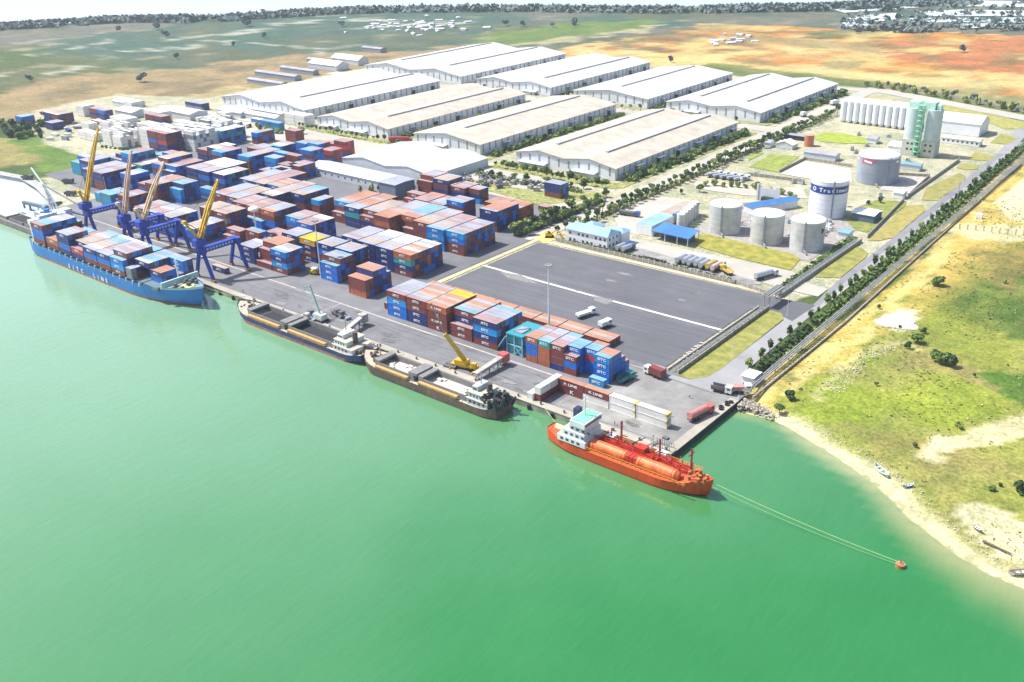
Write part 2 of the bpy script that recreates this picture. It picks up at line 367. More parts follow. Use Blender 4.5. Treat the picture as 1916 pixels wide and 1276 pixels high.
c = mul(at_.outputs['Color'], ramp(nf, .36, .66, (.62,.68,.56), (1.3,1.27,1.2)).outputs[0])
c = mul(c, ramp(nm, .36, .64, (.76,.8,.74), (1.18,1.14,1.12)).outputs[0])
c = mul(c, ramp(nl, .4, .62, (.8,.86,.8), (1.15,1.1,1.08)).outputs[0])
t.links.new(c, b.inputs['Base Color'])
bp = t.nodes.new('ShaderNodeBump'); bp.inputs['Strength'].default_value = .7; bp.inputs['Distance'].default_value = .8
t.links.new(nf.outputs['Fac'], bp.inputs['Height']); t.links.new(bp.outputs[0], b.inputs['Normal'])
ground = grid_object('ground', XX, YY, Z, gm, {'Col': COL}); tag(ground, kind='structure')

# water
wm = bpy.data.materials.new('green_harbour_water'); wm.use_nodes = True; t = wm.node_tree; b = t.nodes['Principled BSDF']
b.inputs['Roughness'].default_value = 0.06; b.inputs['IOR'].default_value = 1.7
g = t.nodes.new('ShaderNodeNewGeometry')
sh = t.nodes.new('ShaderNodeAttribute'); sh.attribute_name = 'shallow'
nl = nz(.012, 4); n2 = nz(.05, 4)
base = ramp(nl, .3, .75, (.016,.160,.034), (.024,.176,.043)).outputs[0]
deep = mul(base, ramp(n2, .35, .65, (.97,.98,.97), (1.02,1.02,1.02)).outputs[0])
mx = t.nodes.new('ShaderNodeMix'); mx.data_type = 'RGBA'; t.links.new(sh.outputs['Fac'], mx.inputs[0]); t.links.new(deep, mx.inputs[6]); mx.inputs[7].default_value = (.36,.34,.16,1)
fr_ = t.nodes.new('ShaderNodeAttribute'); fr_.attribute_name = 'sky_sheen'
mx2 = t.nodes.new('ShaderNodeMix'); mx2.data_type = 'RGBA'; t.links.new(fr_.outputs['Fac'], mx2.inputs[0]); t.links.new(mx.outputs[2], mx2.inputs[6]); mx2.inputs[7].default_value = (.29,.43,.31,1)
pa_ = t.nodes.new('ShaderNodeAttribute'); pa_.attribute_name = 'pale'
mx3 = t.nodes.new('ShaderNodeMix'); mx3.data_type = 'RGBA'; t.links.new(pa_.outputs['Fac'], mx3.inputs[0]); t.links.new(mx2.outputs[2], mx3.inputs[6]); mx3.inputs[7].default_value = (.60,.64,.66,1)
t.links.new(mx3.outputs[2], b.inputs['Base Color'])
mp = t.nodes.new('ShaderNodeMapping'); mp.inputs['Rotation'].default_value = (0,0,R(35)); mp.inputs['Scale'].default_value = (1.3,.4,1)
t.links.new(g.outputs['Position'], mp.inputs['Vector'])
ws = []
for sc_, det in ((.8, 4), (.30, 3), (.045, 2)):
    q = t.nodes.new('ShaderNodeTexNoise'); q.inputs['Scale'].default_value = sc_; q.inputs['Detail'].default_value = det
    t.links.new(mp.outputs[0], q.inputs['Vector']); ws.append(q)
nrm = None
for q, st, dd in zip(ws, (.5, .38, .10), (.14, .40, 1.2)):
    bp = t.nodes.new('ShaderNodeBump'); bp.inputs['Strength'].default_value = st; bp.inputs['Distance'].default_value = dd
    t.links.new(q.outputs['Fac'], bp.inputs['Height'])
    if nrm: t.links.new(nrm, bp.inputs['Normal'])
    nrm = bp.outputs[0]
t.links.new(nrm, b.inputs['Normal'])
WX = grid_lines((-9000,-1000,800),(-1000,-60,40),(-60,190,4),(190,600,60),(600,6000,900)); WY = grid_lines((-3000,-150,150),(-150,70,4),(70,600,40),(600,9000,600))
X2, Y2 = np.meshgrid(WX, WY, indexing='ij')
bd2 = dist(X2, Y2, beach[1:]) + (pnoise(X2, Y2, 18, 21)-.5)*7
wdt = 6 + 12*np.clip((X2-45)/50, 0, 1)
shl = np.clip(1-bd2/wdt, 0, 1)**1.3*.85
pale = np.clip((np.hypot(X2, Y2)-800)/250, 0, 1)*.95; pale = np.maximum(pale, np.clip((-395-X2)/30, 0, 1)*np.clip((Y2+4)/14, 0, 1)*.85)  # sky reflection painted into the far sea colour; left pond just pale
sky_sheen = np.clip(.16-.0030*X2+.0011*Y2+(pnoise(X2, Y2, 60, 41)-.5)*.22, 0, 1)*.72  # grazing sky sheen put into the water colour, paler leftward and shoreward
water = grid_object('water', X2, Y2, np.full(X2.shape, WATER), wm, {'shallow': shl, 'sky_sheen': sky_sheen, 'pale': pale}); tag(water, kind='structure')

# ------------------------------------------------------------ quay
conc = mat('quay_concrete', (.175,.175,.185), .85, .16, .12, bump=.15, bscale=1.5, dirt=.22)
pale = mat('pale_concrete', (.38,.35,.29), .85, .12, .2, bump=.15, dirt=.15)
wallm = mat('quay_wall_concrete', (.33,.33,.26), .9, .25, .4, bump=.4, dirt=.4)
darkw = mat('sheet_pile_wall', (.035,.035,.033), .8, .3, .6, bump=.6)
q = MB(); q.box(-402, 0, -6, 0, 47, 0, 0, top=1)
q.m[3] = 2      # face at x = 0
for i, f in enumerate(q.f): pass
quay = q.build('quay', [wallm, conc, darkw]); tag(quay, kind='structure')
mb = MB(); mb.box(-402, -.12, -.02, -.2, 3.0, .16, 0); mb.box(-3, 3.002, -.02, .12, 42, .14, 0)
tag(mb.build('quay_edge', pale), kind='structure')
yardm = mat('yard_paving', (.16,.16,.175), .85, .14, .1, bump=.12, dirt=.25)
sheet('yard_paving', [(-480,52),(-402,47),(-402,46.9),(-152.5,46.9),(-152.5,176),(-262,176),(-480,176)], .03, yardm)
lotm = mat('fresh_asphalt', (.112,.115,.128), .8, .08, .1, bump=.1, dirt=.15)
# striped laid lanes
t = lotm.node_tree; b = t.nodes['Principled BSDF']; g = [n for n in t.nodes if n.type == 'NEW_GEOMETRY'][0]
wv = t.nodes.new('ShaderNodeTexNoise'); mp = t.nodes.new('ShaderNodeMapping'); mp.inputs['Scale'].default_value = (.012, .55, 1); t.links.new(g.outputs['Position'], mp.inputs['Vector']); t.links.new(mp.outputs[0], wv.inputs['Vector']); wv.inputs['Scale'].default_value = 1.0; wv.inputs['Detail'].default_value = 3
rr = ramp(wv, .38, .62, (.92,.92,.92), (1.07,1.07,1.06)); src = b.inputs['Base Color'].links[0].from_socket
t.links.new(mul(src, rr.outputs[0]), b.inputs['Base Color'])
sheet('asphalt_lot', [(-149,47),(-33,47),(-31.5,49),(-31.5,112),(-26,116.5),(-13.6,111),(-12.8,131),(-30,129.4),(-100,128.2),(-149,127.6)], .06, lotm)
linem = mat('lime_strip', (.62,.60,.55), .9, .3, 1.2)
a, c_ = at(904.5,496.7), at(1350.3,617.6)
ribbon_sheet('lot_line', [a, at(1100,551), c_], 1.4, .075, linem, kind='structure')
yl = mat('yellow_drain', (.50,.47,.27), .9, .15, .5, dirt=.2)
ribbon_sheet('drain_strip', [(-152,56),(-152,129),(-153,140)], 2.6, .07, yl, kind='structure')
ribbon_sheet('drain_grate', [(-154.2,56),(-154.2,131)], .5, .08, mat('drain_dark', (.10,.10,.08)), kind='structure')
ribbon_sheet('crane_rail', [(-400,20.5),(-45,20.5)], .7, .05, mat('rail_strip', (.42,.40,.36), .8, .2, .6), kind='structure')
ribbon_sheet('crane_rail', [(-400,4.2),(-3,4.2)], .5, .05, mat('rail_strip2', (.16,.16,.16), .6), kind='structure')
ribbon_sheet('paving_joint', [(-168,4.5),(-168,20)], .5, .05, mat('joint', (.36,.35,.33), .9), kind='structure')
ribbon_sheet('paving_joint', [(-46,42.5),(-8,41.3)], .35, .05, mat('joint_dark', (.09,.09,.09), .9), kind='structure')
sheet('pier_apron', [(-31,44),(-8,42.4),(-.3,42.4),(-.3,3.1),(-46,3.1),(-46,43)], .035, mat('worn_concrete', (.26,.255,.245), .85, .25, .13, bump=.15, dirt=.3))
ribbon_sheet('sand_strip', [(-149,130.5),(-100,131.2),(-30,131.6)], 2.6, .065, mat('pink_sand', (.52,.42,.31), .95, .15, .4), kind='structure')
wr = random.Random(21)
stain = mat('oil_stain', (.12,.12,.12), .8, .4, .8); trk = mat('tyre_trace', (.16,.16,.17), .85, .3, .5); chalk = mat('dried_dust', (.21,.205,.20), .95, .25, .6)
for i in range(46):
    x, y = wr.uniform(-240, -12), wr.uniform(5, 21) if i % 3 else wr.uniform(80, 118); s_ = wr.uniform(.6, 2.6)
    if i % 3 == 0 and x > -34: continue
    if i % 3 == 0: x = wr.uniform(-146, -36)
    pts = [(x+s_*math.cos(a)*wr.uniform(.6,1.4)*1.6, y+s_*math.sin(a)*wr.uniform(.5,1.2)*.7) for a in [k*math.pi/5 for k in range(10)]]
    sheet('stain', pts, .088+i*.0004, stain if i % 4 else chalk)
for i in range(26):
    x, y = wr.uniform(-230, -40), wr.uniform(6, 19); L = wr.uniform(10, 46); b_ = wr.uniform(-2.5, 2.5)
    ribbon_sheet('tyre_trace', [(x,y),(x+L*.5,y+b_*.6),(x+L,y+b_)], .28, .082+i*.0002, trk, kind='structure')
for i in range(22):
    x, y = wr.uniform(-146, -50), wr.uniform(64, 122); L = wr.uniform(10, 60)
    ribbon_sheet('tyre_trace', [(x,y),(x+L*.5,y+wr.uniform(-.6,.6)),(min(x+L,-34),y+wr.uniform(-1,1))], .35, .07+i*.0003, mat('lot_trace', (.165,.17,.20), .85, .2, .5) if i % 2 else mat('lot_trace_dark', (.10,.105,.13), .85, .2, .5), kind='structure')
sheet('dust_patch', pxs((935,508),(975,515),(1010,532),(985,528),(950,520)), .0775, chalk); sheet('dust_patch', pxs((1110,553),(1150,562),(1135,570),(1112,562)), .0775, chalk)
# roads
roadm = mat('grey_road', (.30,.298,.305), .85, .1, .1, dirt=.15)
roadd = mat('road_asphalt', (.22,.22,.24), .85, .1, .08, dirt=.15)
sheet('road', [(-46,43.02),(-8,42.42),(-.3,42.42),(-4,52),(-8,62),(-10.5,128.5),(-11.5,250),(-13,330),(-16,420),(-24,500),(-33,520),(-40,516),(-31,490),(-23,420),(-20.5,330),(-18,250),(-16,160),(-13.8,128),(-20,116.6),(-16.6,110),(-15.6,59),(-17,50),(-20,45.4),(-31,44.4)], .045, roadm)
sheet('road', [(-10.6,128.5),(-11.6,250),(-13.1,330),(-16.1,420),(-15.2,420),(-12.4,330),(-10.8,250),(-9.9,128.5)], .05, pale)
sheet('road', [(-13.9,131),(-16.4,160),(-18.2,250),(-20.7,330),(-23.2,420),(-19.6,420),(-17,330),(-14.8,250),(-13.4,160),(-11.6,131)], .055, roadd)
cream = mat('cream_road', (.42,.40,.345), .9, .08, .06, dirt=.12)
sheet('main_road', [(-151,128),(-158,128),(-160,212),(-166,400),(-168,590),(-156,590),(-152,400),(-150.8,212)], .04, cream)
for nm, poly in (('yard_road', [(-480,176.5),(-262,176.5),(-160,176.5),(-160,205),(-262,228),(-480,228)]), ('cross_road', [(-620,398),(-165,398),(-165,414),(-620,414)]),
                 ('cross_road', [(-160,208),(-262,229),(-600,229),(-600,221),(-262,219)]), ('upper_road', [(-190,566),(-150,572),(-30,523),(120,474),(240,440),(240,452),(120,488),(-30,540),(-150,590),(-190,580)]),
                 ('tank_farm_road', [(-150,150),(-125,158),(-36,160.5),(-26,152),(-16,150),(-16,140),(-30,140),(-120,150)])):
    sheet(nm, poly, .030 + .004*len([o for o in C.objects if 'road' in o.name]), cream)
# grass plots
gr = {}
def lawn(name, poly, col=(.18,.22,.045), c2=(.29,.26,.065), z=.09):
    m = mat('turf_%g_%g' % (col[0], c2[0]), col, .95, .22, .25, bump=.6, bscale=4, col2=c2)
    o = sheet(name, poly, z, m); return o
lawn('verge', px([(1267.6,702),(1439,579.7),(1462.4,586.6),(1466,597),(1350,690),(1322.8,705.5),(1291.7,709.8)]), z=.10)
def cpx(pts, s, ox, oy): return px([(x/s+ox, y/s+oy) for x, y in pts])
S5 = (3.545, 1400, 160)
lawn('verge', cpx([(440,1270),(700,1060),(760,1085),(795,1110),(780,1140),(610,1276)], *S5), z=.10)
lawn('verge', cpx([(790,1030),(1050,795),(1160,790),(1175,830),(960,1010),(860,1030)], *S5), (.27,.26,.06), (.33,.27,.08))
lawn('verge', cpx([(1150,760),(1180,680),(1400,580),(1440,600),(1430,640),(1250,765)], *S5), (.20,.23,.05), (.30,.25,.08))
lawn('verge', cpx([(1450,490),(1510,440),(1640,470),(1590,500)], *S5), (.27,.27,.07))
lawn('verge', cpx([(1380,545),(1420,518),(1530,530),(1520,555),(1440,560)], *S5), (.27,.27,.07))
lawn('verge', cpx([(1600,380),(1680,320),(1790,350),(1720,392)], *S5), (.20,.25,.05))
lawn('lawn', cpx([(650,900),(740,800),(850,760),(1050,770),(1040,800),(800,980),(700,950)], *S5), (.12,.20,.04), (.26,.25,.06))
lawn('lawn', cpx([(430,345),(500,310),(620,315),(770,345),(880,370),(820,385),(640,385),(480,372)], *S5), (.25,.32,.03), (.30,.36,.04))
lawn('lawn', cpx([(0,540),(150,455),(340,470),(200,575)], *S5), (.16,.24,.04), (.28,.30,.06))
lawn('lawn', cpx([(0,470),(80,430),(100,450),(0,500)], *S5), (.2,.27,.04), (.28,.30,.06))
lawn('lawn', cpx([(1290,130),(1500,170),(1829,240),(1829,285),(1700,290),(1530,215),(1300,190)], *S5), (.28,.27,.07), (.33,.31,.08))
lawn('lawn', cpx([(720,140),(800,75),(960,85),(960,150)], *S5), (.45,.25,.12), (.42,.38,.16))
S4 = (4.165, 1020, 340)
lawn('lawn', cpx([(1150,440),(1230,400),(1916,560),(1990,600),(1916,690),(1480,590),(1180,500)], *S4), (.19,.225,.03), (.32,.27,.05))
sheet('bund_floor', cpx([(210,585),(375,500),(680,555),(690,640),(640,660)], *S5), .095, mat('bund_soil', (.50,.46,.39), .95, .2, .4))
sheet('tank_yard', [(-100,176),(-36,176.5),(-36,240),(-100,240)], .05, mat('oily_gravel', (.30,.28,.26), .95, .3, .5))
sheet('bund_floor', cpx([(950,600),(1190,612),(1070,715),(870,690)], *S5), .095, mat('wet_slab', (.42,.40,.38), .9, .3, .5))
sheet('trailer_park', [(-108,136),(-45,135),(-40,139),(-52,158),(-108,155)], .055, mat('worn_asphalt', (.30,.29,.28), .9, .25, .3, dirt=.3))
sheet('sandy_plot', px([(1150,408),(1190,378),(1240,368),(1296,376),(1255,402),(1214,418),(1195,440),(1160,430)]), .065, mat('sand_concrete', (.47,.43,.37), .95, .12, .3, dirt=.15)); sheet('sandy_plot', px([(1300,338),(1420,352),(1500,350),(1512,372),(1440,368),(1385,365),(1300,352)]), .067, mat('sand_concrete', (.47,.43,.37)))
# planted beds round the warehouses
bed = mat('planting_bed', (.14,.17,.045), .95, .4, .35, bump=.6, col2=(.30,.30,.10))
for poly in ([(-262,220),(-176,222),(-168,228),(-168,392),(-176,392),(-176,235),(-262,235)],[(-356,228),(-276,222),(-272,232),(-272,392),(-279,392),(-279,236),(-356,236)],
             [(-452,228),(-362,226),(-357,232),(-357,392),(-362,392),(-362,236),(-452,236)],[(-262,413),(-172,415),(-170,560),(-176,560),(-176,420),(-262,420)],
             [(-350,413),(-268,413),(-266,560),(-272,560),(-272,420),(-350,420)],[(-262,193),(-206,196),(-190,210),(-168,215),(-168,202),(-185,176),(-262,184)]):
    sheet('planting_bed', poly, .06, bed)
# ------------------------------------------------------------ shipping containers
CL, CW, TH = 11.0, 2.42, 2.62
SIDE = {'m': (.19,.045,.04), 'b': (.0,.15,.58), 'l': (.005,.28,.66), 'n': (.008,.03,.17), 'o': (.42,.12,.055), 'r': (.48,.045,.05),
        't': (.01,.30,.29), 'w': (.68,.68,.66), 'g': (.22,.24,.28), 'y': (.62,.36,.03)}
CNAME = {'m': 'maroon', 'b': 'bright blue', 'l': 'light blue', 'n': 'navy', 'o': 'rust orange', 'r': 'red', 't': 'teal', 'w': 'white', 'g': 'grey', 'y': 'yellow'}
ROOF = {'p': (.36,.235,.235), 'g': (.33,.34,.40), 'o': (.42,.21,.14), 'c': (.18,.35,.43), 'y': (.48,.42,.03), 'w': (.60,.59,.57), 'k': (.40,.32,.27)}
RNAME = {'p': 'faded pink', 'g': 'pale grey', 'o': 'peach', 'c': 'pale cyan', 'y': 'yellow', 'w': 'white', 'k': 'beige'}
smat = {k: corr('painted_%s_steel' % CNAME[k].replace(' ', '_'), v, .9, var=.2) for k, v in SIDE.items()}
rmat = {k: corr('faded_roof_%s' % k, v, .9, rough=.7, depth=.05, var=.08) for k, v in ROOF.items()}
smat['w'] = corr('cream_white_steel', (.74,.73,.69), .9, depth=.02, var=.04)
[streaks(m_, amt=.4) for k_, m_ in smat.items() if k_ != 'w']
dmat = {k: mat('door_%s' % CNAME[k].replace(' ', '_'), [c*.9 for c in v], .5, .2, 1.5) for k, v in SIDE.items()}
rod = mat('galvanised_rod', (.5,.5,.5), .4, .1, 2, metal=.6)
white = mat('white_lettering', (.8,.8,.8), .6, .02)
_cm = {}
def cont_meshes(sc, rc, L, H=TH):
    key = (sc, rc, L, H)
    if key in _cm: return _cm[key]
    h = H-.04; W = CW; e = .09
    b = MB()
    # recessed corrugated panels
    b.box(.03, e, .12, L-.06, W-e, h-.10, 0)
    # frame: posts, rails, castings
    for x in (0, L-.18):
        for y in (0, W-.16): b.box(x, y, 0, x+.18, y+.16, h-.02, 0)
    for y in (0, W-.10):
        b.box(.18, y+.002, .0, L-.18, y+.098, .16, 0); b.box(.18, y+.002, h-.14, L-.18, y+.098, h-.02, 0)
    b.box(.002, .16, h-.16, .12, W-.16, h-.02, 0); b.box(.002, .16, 0, .12, W-.16, .16, 0)
    body = b.mesh('body', [smat[sc]])
    r = MB(); r.box(.02, .02, h-.018, L-.02, W-.02, h+.012, 0)
    n = 3
    for i in range(1, n+1): r.box(L*i/(n+1)-.04, .03, h+.014, L*i/(n+1)+.04, W-.03, h+.03, 0)
    roof = r.mesh('roof', [rmat[rc]])
    d = MB(); d.box(L-.058, .16, .1, L-.02, W/2-.01, h-.06, 0); d.box(L-.058, W/2+.01, .1, L-.02, W-.16, h-.06, 0)
    for y in (.5, .95, W-.95, W-.5): d.beam((L+.0, y, .1), (L+.0, y, h-.1), .05, mi=1)
    door = d.mesh('door', [dmat[sc], rod])
    _cm[key] = (body, roof, door); return _cm[key]
SPECS = []     # x, y, z, side, roof, L, H, text, where, col, row, tier, ntier
def block(where, x0, y0, cols, rows, heights, front=None, tops=None, L=CL, pitch=None, H=TH, text='SITC', mix='bmnbmlo', rmix='gpgkpgo', seed=1, wide=CW+.05):
    """heights: int, or list per row, or list of lists per column. front: per column string bottom->top of the first row's colours"""
    rr = random.Random(seed*31+len(SPECS)); pitch = pitch or L+.55
    for c_ in range(cols):
        hh = heights[c_ % len(heights)] if isinstance(heights, list) and isinstance(heights[0], list) else heights
        fr = front[c_ % len(front)] if isinstance(front, list) and front else front
        for r_ in range(rows):
            nt_ = hh if isinstance(hh, int) else hh[min(r_, len(hh)-1)]
            rcol = rr.choice(rmix)
            for k in range(nt_):
                sc = rr.choice(mix)
                if fr and r_ == 0 and k < len(fr): sc = fr[k]
                if tops and k == nt_-1:
                    tp = tops[c_ % len(tops)] if isinstance(tops, list) else tops
                    rc = tp[min(r_, len(tp)-1)]
                else: rc = rcol
                if fr and k == nt_-1 and r_ == 0 and not tops: rc = {'l': 'c', 'b': 'c', 'o': 'o', 'n': 'g', 'm': 'p', 'w': 'w', 'y': 'y', 't': 'c', 'r': 'p', 'g': 'g'}[sc]
                if sc == 'w': rc = 'w'
                SPECS.append(dict(x=x0+c_*pitch, y=y0+r_*wide, z=.07+k*H, s=sc, r=rc, L=L, H=H, t=text if sc != 'w' else None, where=where, c=c_, row=r_, k=k, n=nt_, nc=cols, nr=rows))
FR = 'front line of stacks'
# front line by the asphalt lot
block('first stack from the left of the long front block', -144.0, 24, 1, 6, 4, 'bblm', ['pggggg'], L=10.5, mix='mnbmb')
block('second stack from the left of the long front block', -133.2, 24, 1, 7, 4, 'nnmm', ['pgkokog'], L=10.5, mix='mnmb')
block('third stack from the left of the long front block', -122.4, 24, 1, 7, 4, 'mmmo', ['okokoyy'], L=10.5, mix='mmom', text='K LINE')
block('fourth stack from the left of the long front block', -110.0, 24, 1, 7, [2,4,4,4,4,4,4], 'mm', ['pcgkogo'], L=10.6, mix='mmmn')
block('fifth stack of the long front block, beside the teal frame', -98.6, 24, 1, 6, 4, 'mnln', ['ppgggc'], L=11.4, mix='mbnlbom')
block('low single-tier row behind the long front block', -150.5, 49.6, 8, 3, 1, None, 'oko', L=11.4, pitch=11.9, mix='mmm', text=None)
block('first short stack right of the teal frame', -74.0, 24.2, 1, 5, 4, 'obbo', ['oopgp'], L=5.2, H=2.4, mix='bmol')
block('second short stack right of the teal frame', -68.6, 24.2, 1, 5, 4, 'ooot', ['cgpgg'], L=5.2, H=2.4, mix='omt')
block('third short stack right of the teal frame', -63.0, 24.2, 1, 5, 4, 'nmmm', ['ppggc'], L=5.5, H=2.4, mix='mmn')
block('fourth short stack right of the teal frame', -57.4, 24.2, 1, 6, [3,4,4,4,3,2], 'mbm', ['pcccco'], L=5.4, H=2.4, mix='blb')
block('fifth short stack right of the teal frame', -51.6, 28.6, 1, 3, [4,4,4], 'bbrb', ['cco'], L=5.4, H=2.4, mix='bbl')
block('blue stack at the right end of the front block', -45.8, 26.0, 1, 5, [4,4,4,3,2], 'bbbl', ['coopo'], L=6.0, H=2.4, mix='bbbmbl')
block('lone low spot in front of the blue right end stack', -45.6, 22.6, 1, 1, 1, 'l', 'c', L=5.9)
block('lone spot at the left foot of the long front block', -149.6, 27.4, 1, 1, 1, 'm', 'p', L=5.3, text=None)
block('lone spot behind the blue right end stack', -33.5, 41.5, 1, 1, 1, 'm', 'p', L=5.2, text=None)
# second cluster on the apron
block('brown stack left of the long front block', -174.0, 30.3, 1, 6, [3,3,4,4,4,3], 'omm', ['oooopg'], L=10.6, mix='mnbnb', text=None)
block('blue stack beside the brown one on the apron', -197.2, 34.8, 1, 4, [3,4,4,4], 'bbb', ['cggc'], mix='mnbm')
block('long navy row behind the apron stacks', -237.0, 46.2, 4, 4, 4, ['nnnn','nmny','bmbn','nnnn'], ['gggg','yyyk','gkgg','ggkg'], mix='nbm', pitch=12.3)
block('tall blue and maroon stack on the apron', -222.8, 28.3, 1, 4, 4, 'mlnb', ['cwkg'], mix='nbm')
block('stepped maroon stack on the apron', -234.4, 28.3, 1, 6, [1,3,4,4,4,4], 'm', ['ppoooo'], mix='mom', text=None)
block('navy stack at the left of the apron', -246.4, 28.4, 1, 4, 3, 'nnn', 'gggw', mix='nb')
block('low maroon stack behind the navy apron stack', -262.2, 43.4, 2, 2, [[3,3],[2,2]], ['mmm','bb'], 'pc', mix='mb')
block('stack behind the crane rails with mixed colours', -293.6, 29.2, 1, 7, 3, 'nbb', ['wkkkwgg'], mix='bnm')
block('maroon stack beneath the nearest crane jib', -279.0, 41.8, 1, 3, [1,2,2], 'm', 'p', mix='mm')
block('wide low stack behind the middle cranes', -334.2, 28.4, 3, 6, 4, ['mnbn','mnbn','nbnn'], ['pgppkg','gppwgg','gkggww'], mix='nbm')
block('tall maroon stack by the lamp post', -305.6, 48.0, 2, 5, 4, ['mmnm','nmgm'], ['kkkkk','kpkkk'], mix='mmn')
block('navy flat on the tall maroon stack side', -287.0, 61.6, 1, 2, 2, 'nn', 'gg', mix='nn')
# second line
S2 = 'second line of stacks'
block('teal and rust end stack of the second line', -175.6, 58.2, 1, 8, 4, 'mnto', ['oowkowgw'], mix='nbomnb')
block('second stack from the right in the second line', -187.2, 58.4, 1, 8, 4, 'nnnn', ['ggkgww'], mix='nb')
block('third stack from the right in the second line', -198.8, 58.6, 1, 8, 4, 'nnnn', ['gkkggw'], mix='nbm')
block('fourth stack from the right in the second line', -210.4, 59.4, 1, 7, 4, 'nnnn', ['gpgg'], mix='nbm')
block('pink roofed stack behind the navy row', -244.6, 60.8, 1, 6, 4, 'mnlb', ['ppppww'], mix='bnmb')
block('light blue topped stack behind the navy row', -256.4, 63.8, 1, 5, 4, 'nmbl', ['ckgpp'], mix='bnm')
block('low maroon stack behind the navy row', -258.4, 52.2, 1, 3, 2, 'mm', 'pp', mix='mm')
block('wide stack in the middle of the second line', -300.0, 63.8, 3, 6, [[4]*6,[4]*6,[4]*6], ['mmnm','nbmo','bbmo'], ['ppkppg','kppkpp','okgggg'], mix='mmnb')
block('small blue stack in front of the wide middle stack', -283.6, 60.6, 1, 1, 2, 'bb', 'c')
block('stack left of the wide middle stack', -323.4, 68.2, 2, 9, 4, ['nbmm','mnbm'], ['gppkg','ggggk'], mix='mnb')
block('cyan topped stack near the second crane', -360.6, 65.0, 1, 5, [3,4,4,4,4], 'bll', ['cccgc'], mix='bn')
block('maroon stack near the second crane', -372.2, 58.0, 1, 8, 4, 'nmmm', ['ppkkpopo'], mix='mmn')
block('low blue pair beside the cyan topped stack', -354.6, 80.4, 1, 2, 2, 'bl', 'cc', mix='bm')
block('low stack behind the middle cranes', -384.2, 60.2, 1, 9, 3, 'mbm', ['pgppg'], mix='mbn')
block('blue stack near the first crane', -403.6, 61.0, 1, 5, 4, 'nbnb', ['gwwgc'], mix='bn')
block('broad stack behind the first crane', -432.8, 53.6, 2, 9, 4, ['nnbn','mmnn'], ['gkggpgggg','pgggppggk'], mix='nmb')
block('cyan stack at the far left end of the quay', -466.4, 63.8, 2, 6, [[3,3,4,4,4,4],[4]*6], ['tlt','mmbn'], ['ccgwcg','kggggg'], mix='bnt')
# third line
block('maroon and blue end stack of the third line', -176.0, 92.4, 1, 9, 4, 'mmbl', ['cpgpggpg'], mix='mnbnm')
block('blue second stack of the third line', -187.7, 91.6, 1, 10, 4, 'lblb', ['cgkgkpgp'], mix='mbn')
block('maroon third stack of the third line', -199.4, 94.4, 1, 10, 4, 'mmmm', ['okkkgpkg'], mix='mm')
block('low red stack in front of the third line', -208.0, 95.4, 1, 1, 2, 'mm', 'p', L=7.4)
block('rust roofed fourth stack of the third line', -211.1, 98.0, 1, 9, 4, 'mmmo', ['oogccc'], mix='mmo', L=11)
block('tall brown fifth stack of the third line', -222.2, 90.2, 1, 12, 4, 'nmom', ['ooookkpgg'], mix='mmo', text=None)
block('blue sixth stack of the third line', -233.4, 91.2, 1, 9, [3,4,4,4], 'mnm', ['pkgk'], mix='nm')
block('navy and teal seventh stack of the third line', -245.4, 91.8, 1, 11, 4, 'nntn', ['gggpooogo'], mix='nm')
block('light blue eighth stack of the third line', -257.0, 93.2, 1, 10, [2,4,4,4,4,4], 'mm', ['pckpoo'], mix='blm')
block('single tall blue stack in the third line', -268.6, 89.8, 1, 4, 4, 'mmml', ['cggg'], L=6.5, mix='mmb')
block('navy stack left of the single tall blue one', -288.4, 92.2, 1, 7, 4, 'nmnn', ['kkgggcc'], mix='mn', L=11)
block('pale roofed stack in the middle of the third line', -300.0, 81.6, 1, 12, 4, 'nnnn', ['kwwkkgkkgppk'], mix='nm')
block('blue fronted stack in the middle of the third line', -311.6, 95.2, 1, 6, 4, 'bnnb', ['kkokok'], mix='nb')
block('stack of pale roofs left of the middle of the third line', -334.8, 93.6, 2, 12, 4, ['nbbn','nnbn'], ['gggkkgg','kkkpppp'], mix='mnb')
block('lone right stack before the pale shed', -358.0, 92.2, 1, 7, 4, 'nnbn', ['wwwwwkk'], mix='nbt')
block('broad navy stack of the third line', -383.2, 91.2, 2, 11, 4, ['mmnn','nnbn'], ['gkggpwww','gkgkgwww'], mix='nbm')
block('low blue stack at the left of the third line', -419.6, 90.6, 2, 9, [[3,3,4,4],[2,3,3,3]], ['bmb','mn'], ['pgwk','gggp'], mix='bnm')
block('low stack at the far left of the third line', -473.2, 88.6, 4, 7, [[2,2,2,2],[2,3,3,3],[4,4,4,4]], ['mt','mb','nbbl'], ['gkww','kpgg','cccp'], mix='tbn')
# fourth line
block('blue topped end stack of the fourth line', -209.8, 129.2, 1, 4, 4, 'mnmb', ['cgpg'], mix='mn')
block('maroon topped stack of the fourth line', -220.6, 127.0, 1, 6, 3, 'lbm', ['pgggpp'], mix='mb', L=10.4)
block('second maroon stack of the fourth line', -232.0, 127.4, 1, 6, 3, 'lnm', ['ppppoo'], mix='mn', L=10.4)
block('red stack by the blue grey shed', -243.4, 131.5, 1, 3, [2,3,3], 'rr', 'ppp', mix='rm', L=10.6)
block('navy right end stack under the palms', -186.0, 127.6, 1, 7, 4, 'mnnn', ['gooooop'], mix='nmbn')
block('maroon stack behind the navy right end stack', -197.4, 144.2, 2, 5, 3, ['mmm','mmm'], ['oopoo','ggooo'], mix='mmo', text=None)
block('light blue stack left of the white goods', -381.4, 126.4, 1, 10, 4, 'mmml', ['ccgggkkkgg'], mix='bnb')
block('open topped blue stack of the fourth line', -364.2, 133.2, 2, 3, [[4]*3,[3]*3], ['nmbl','bmm'], ['cgg','pp'], mix='bmn')
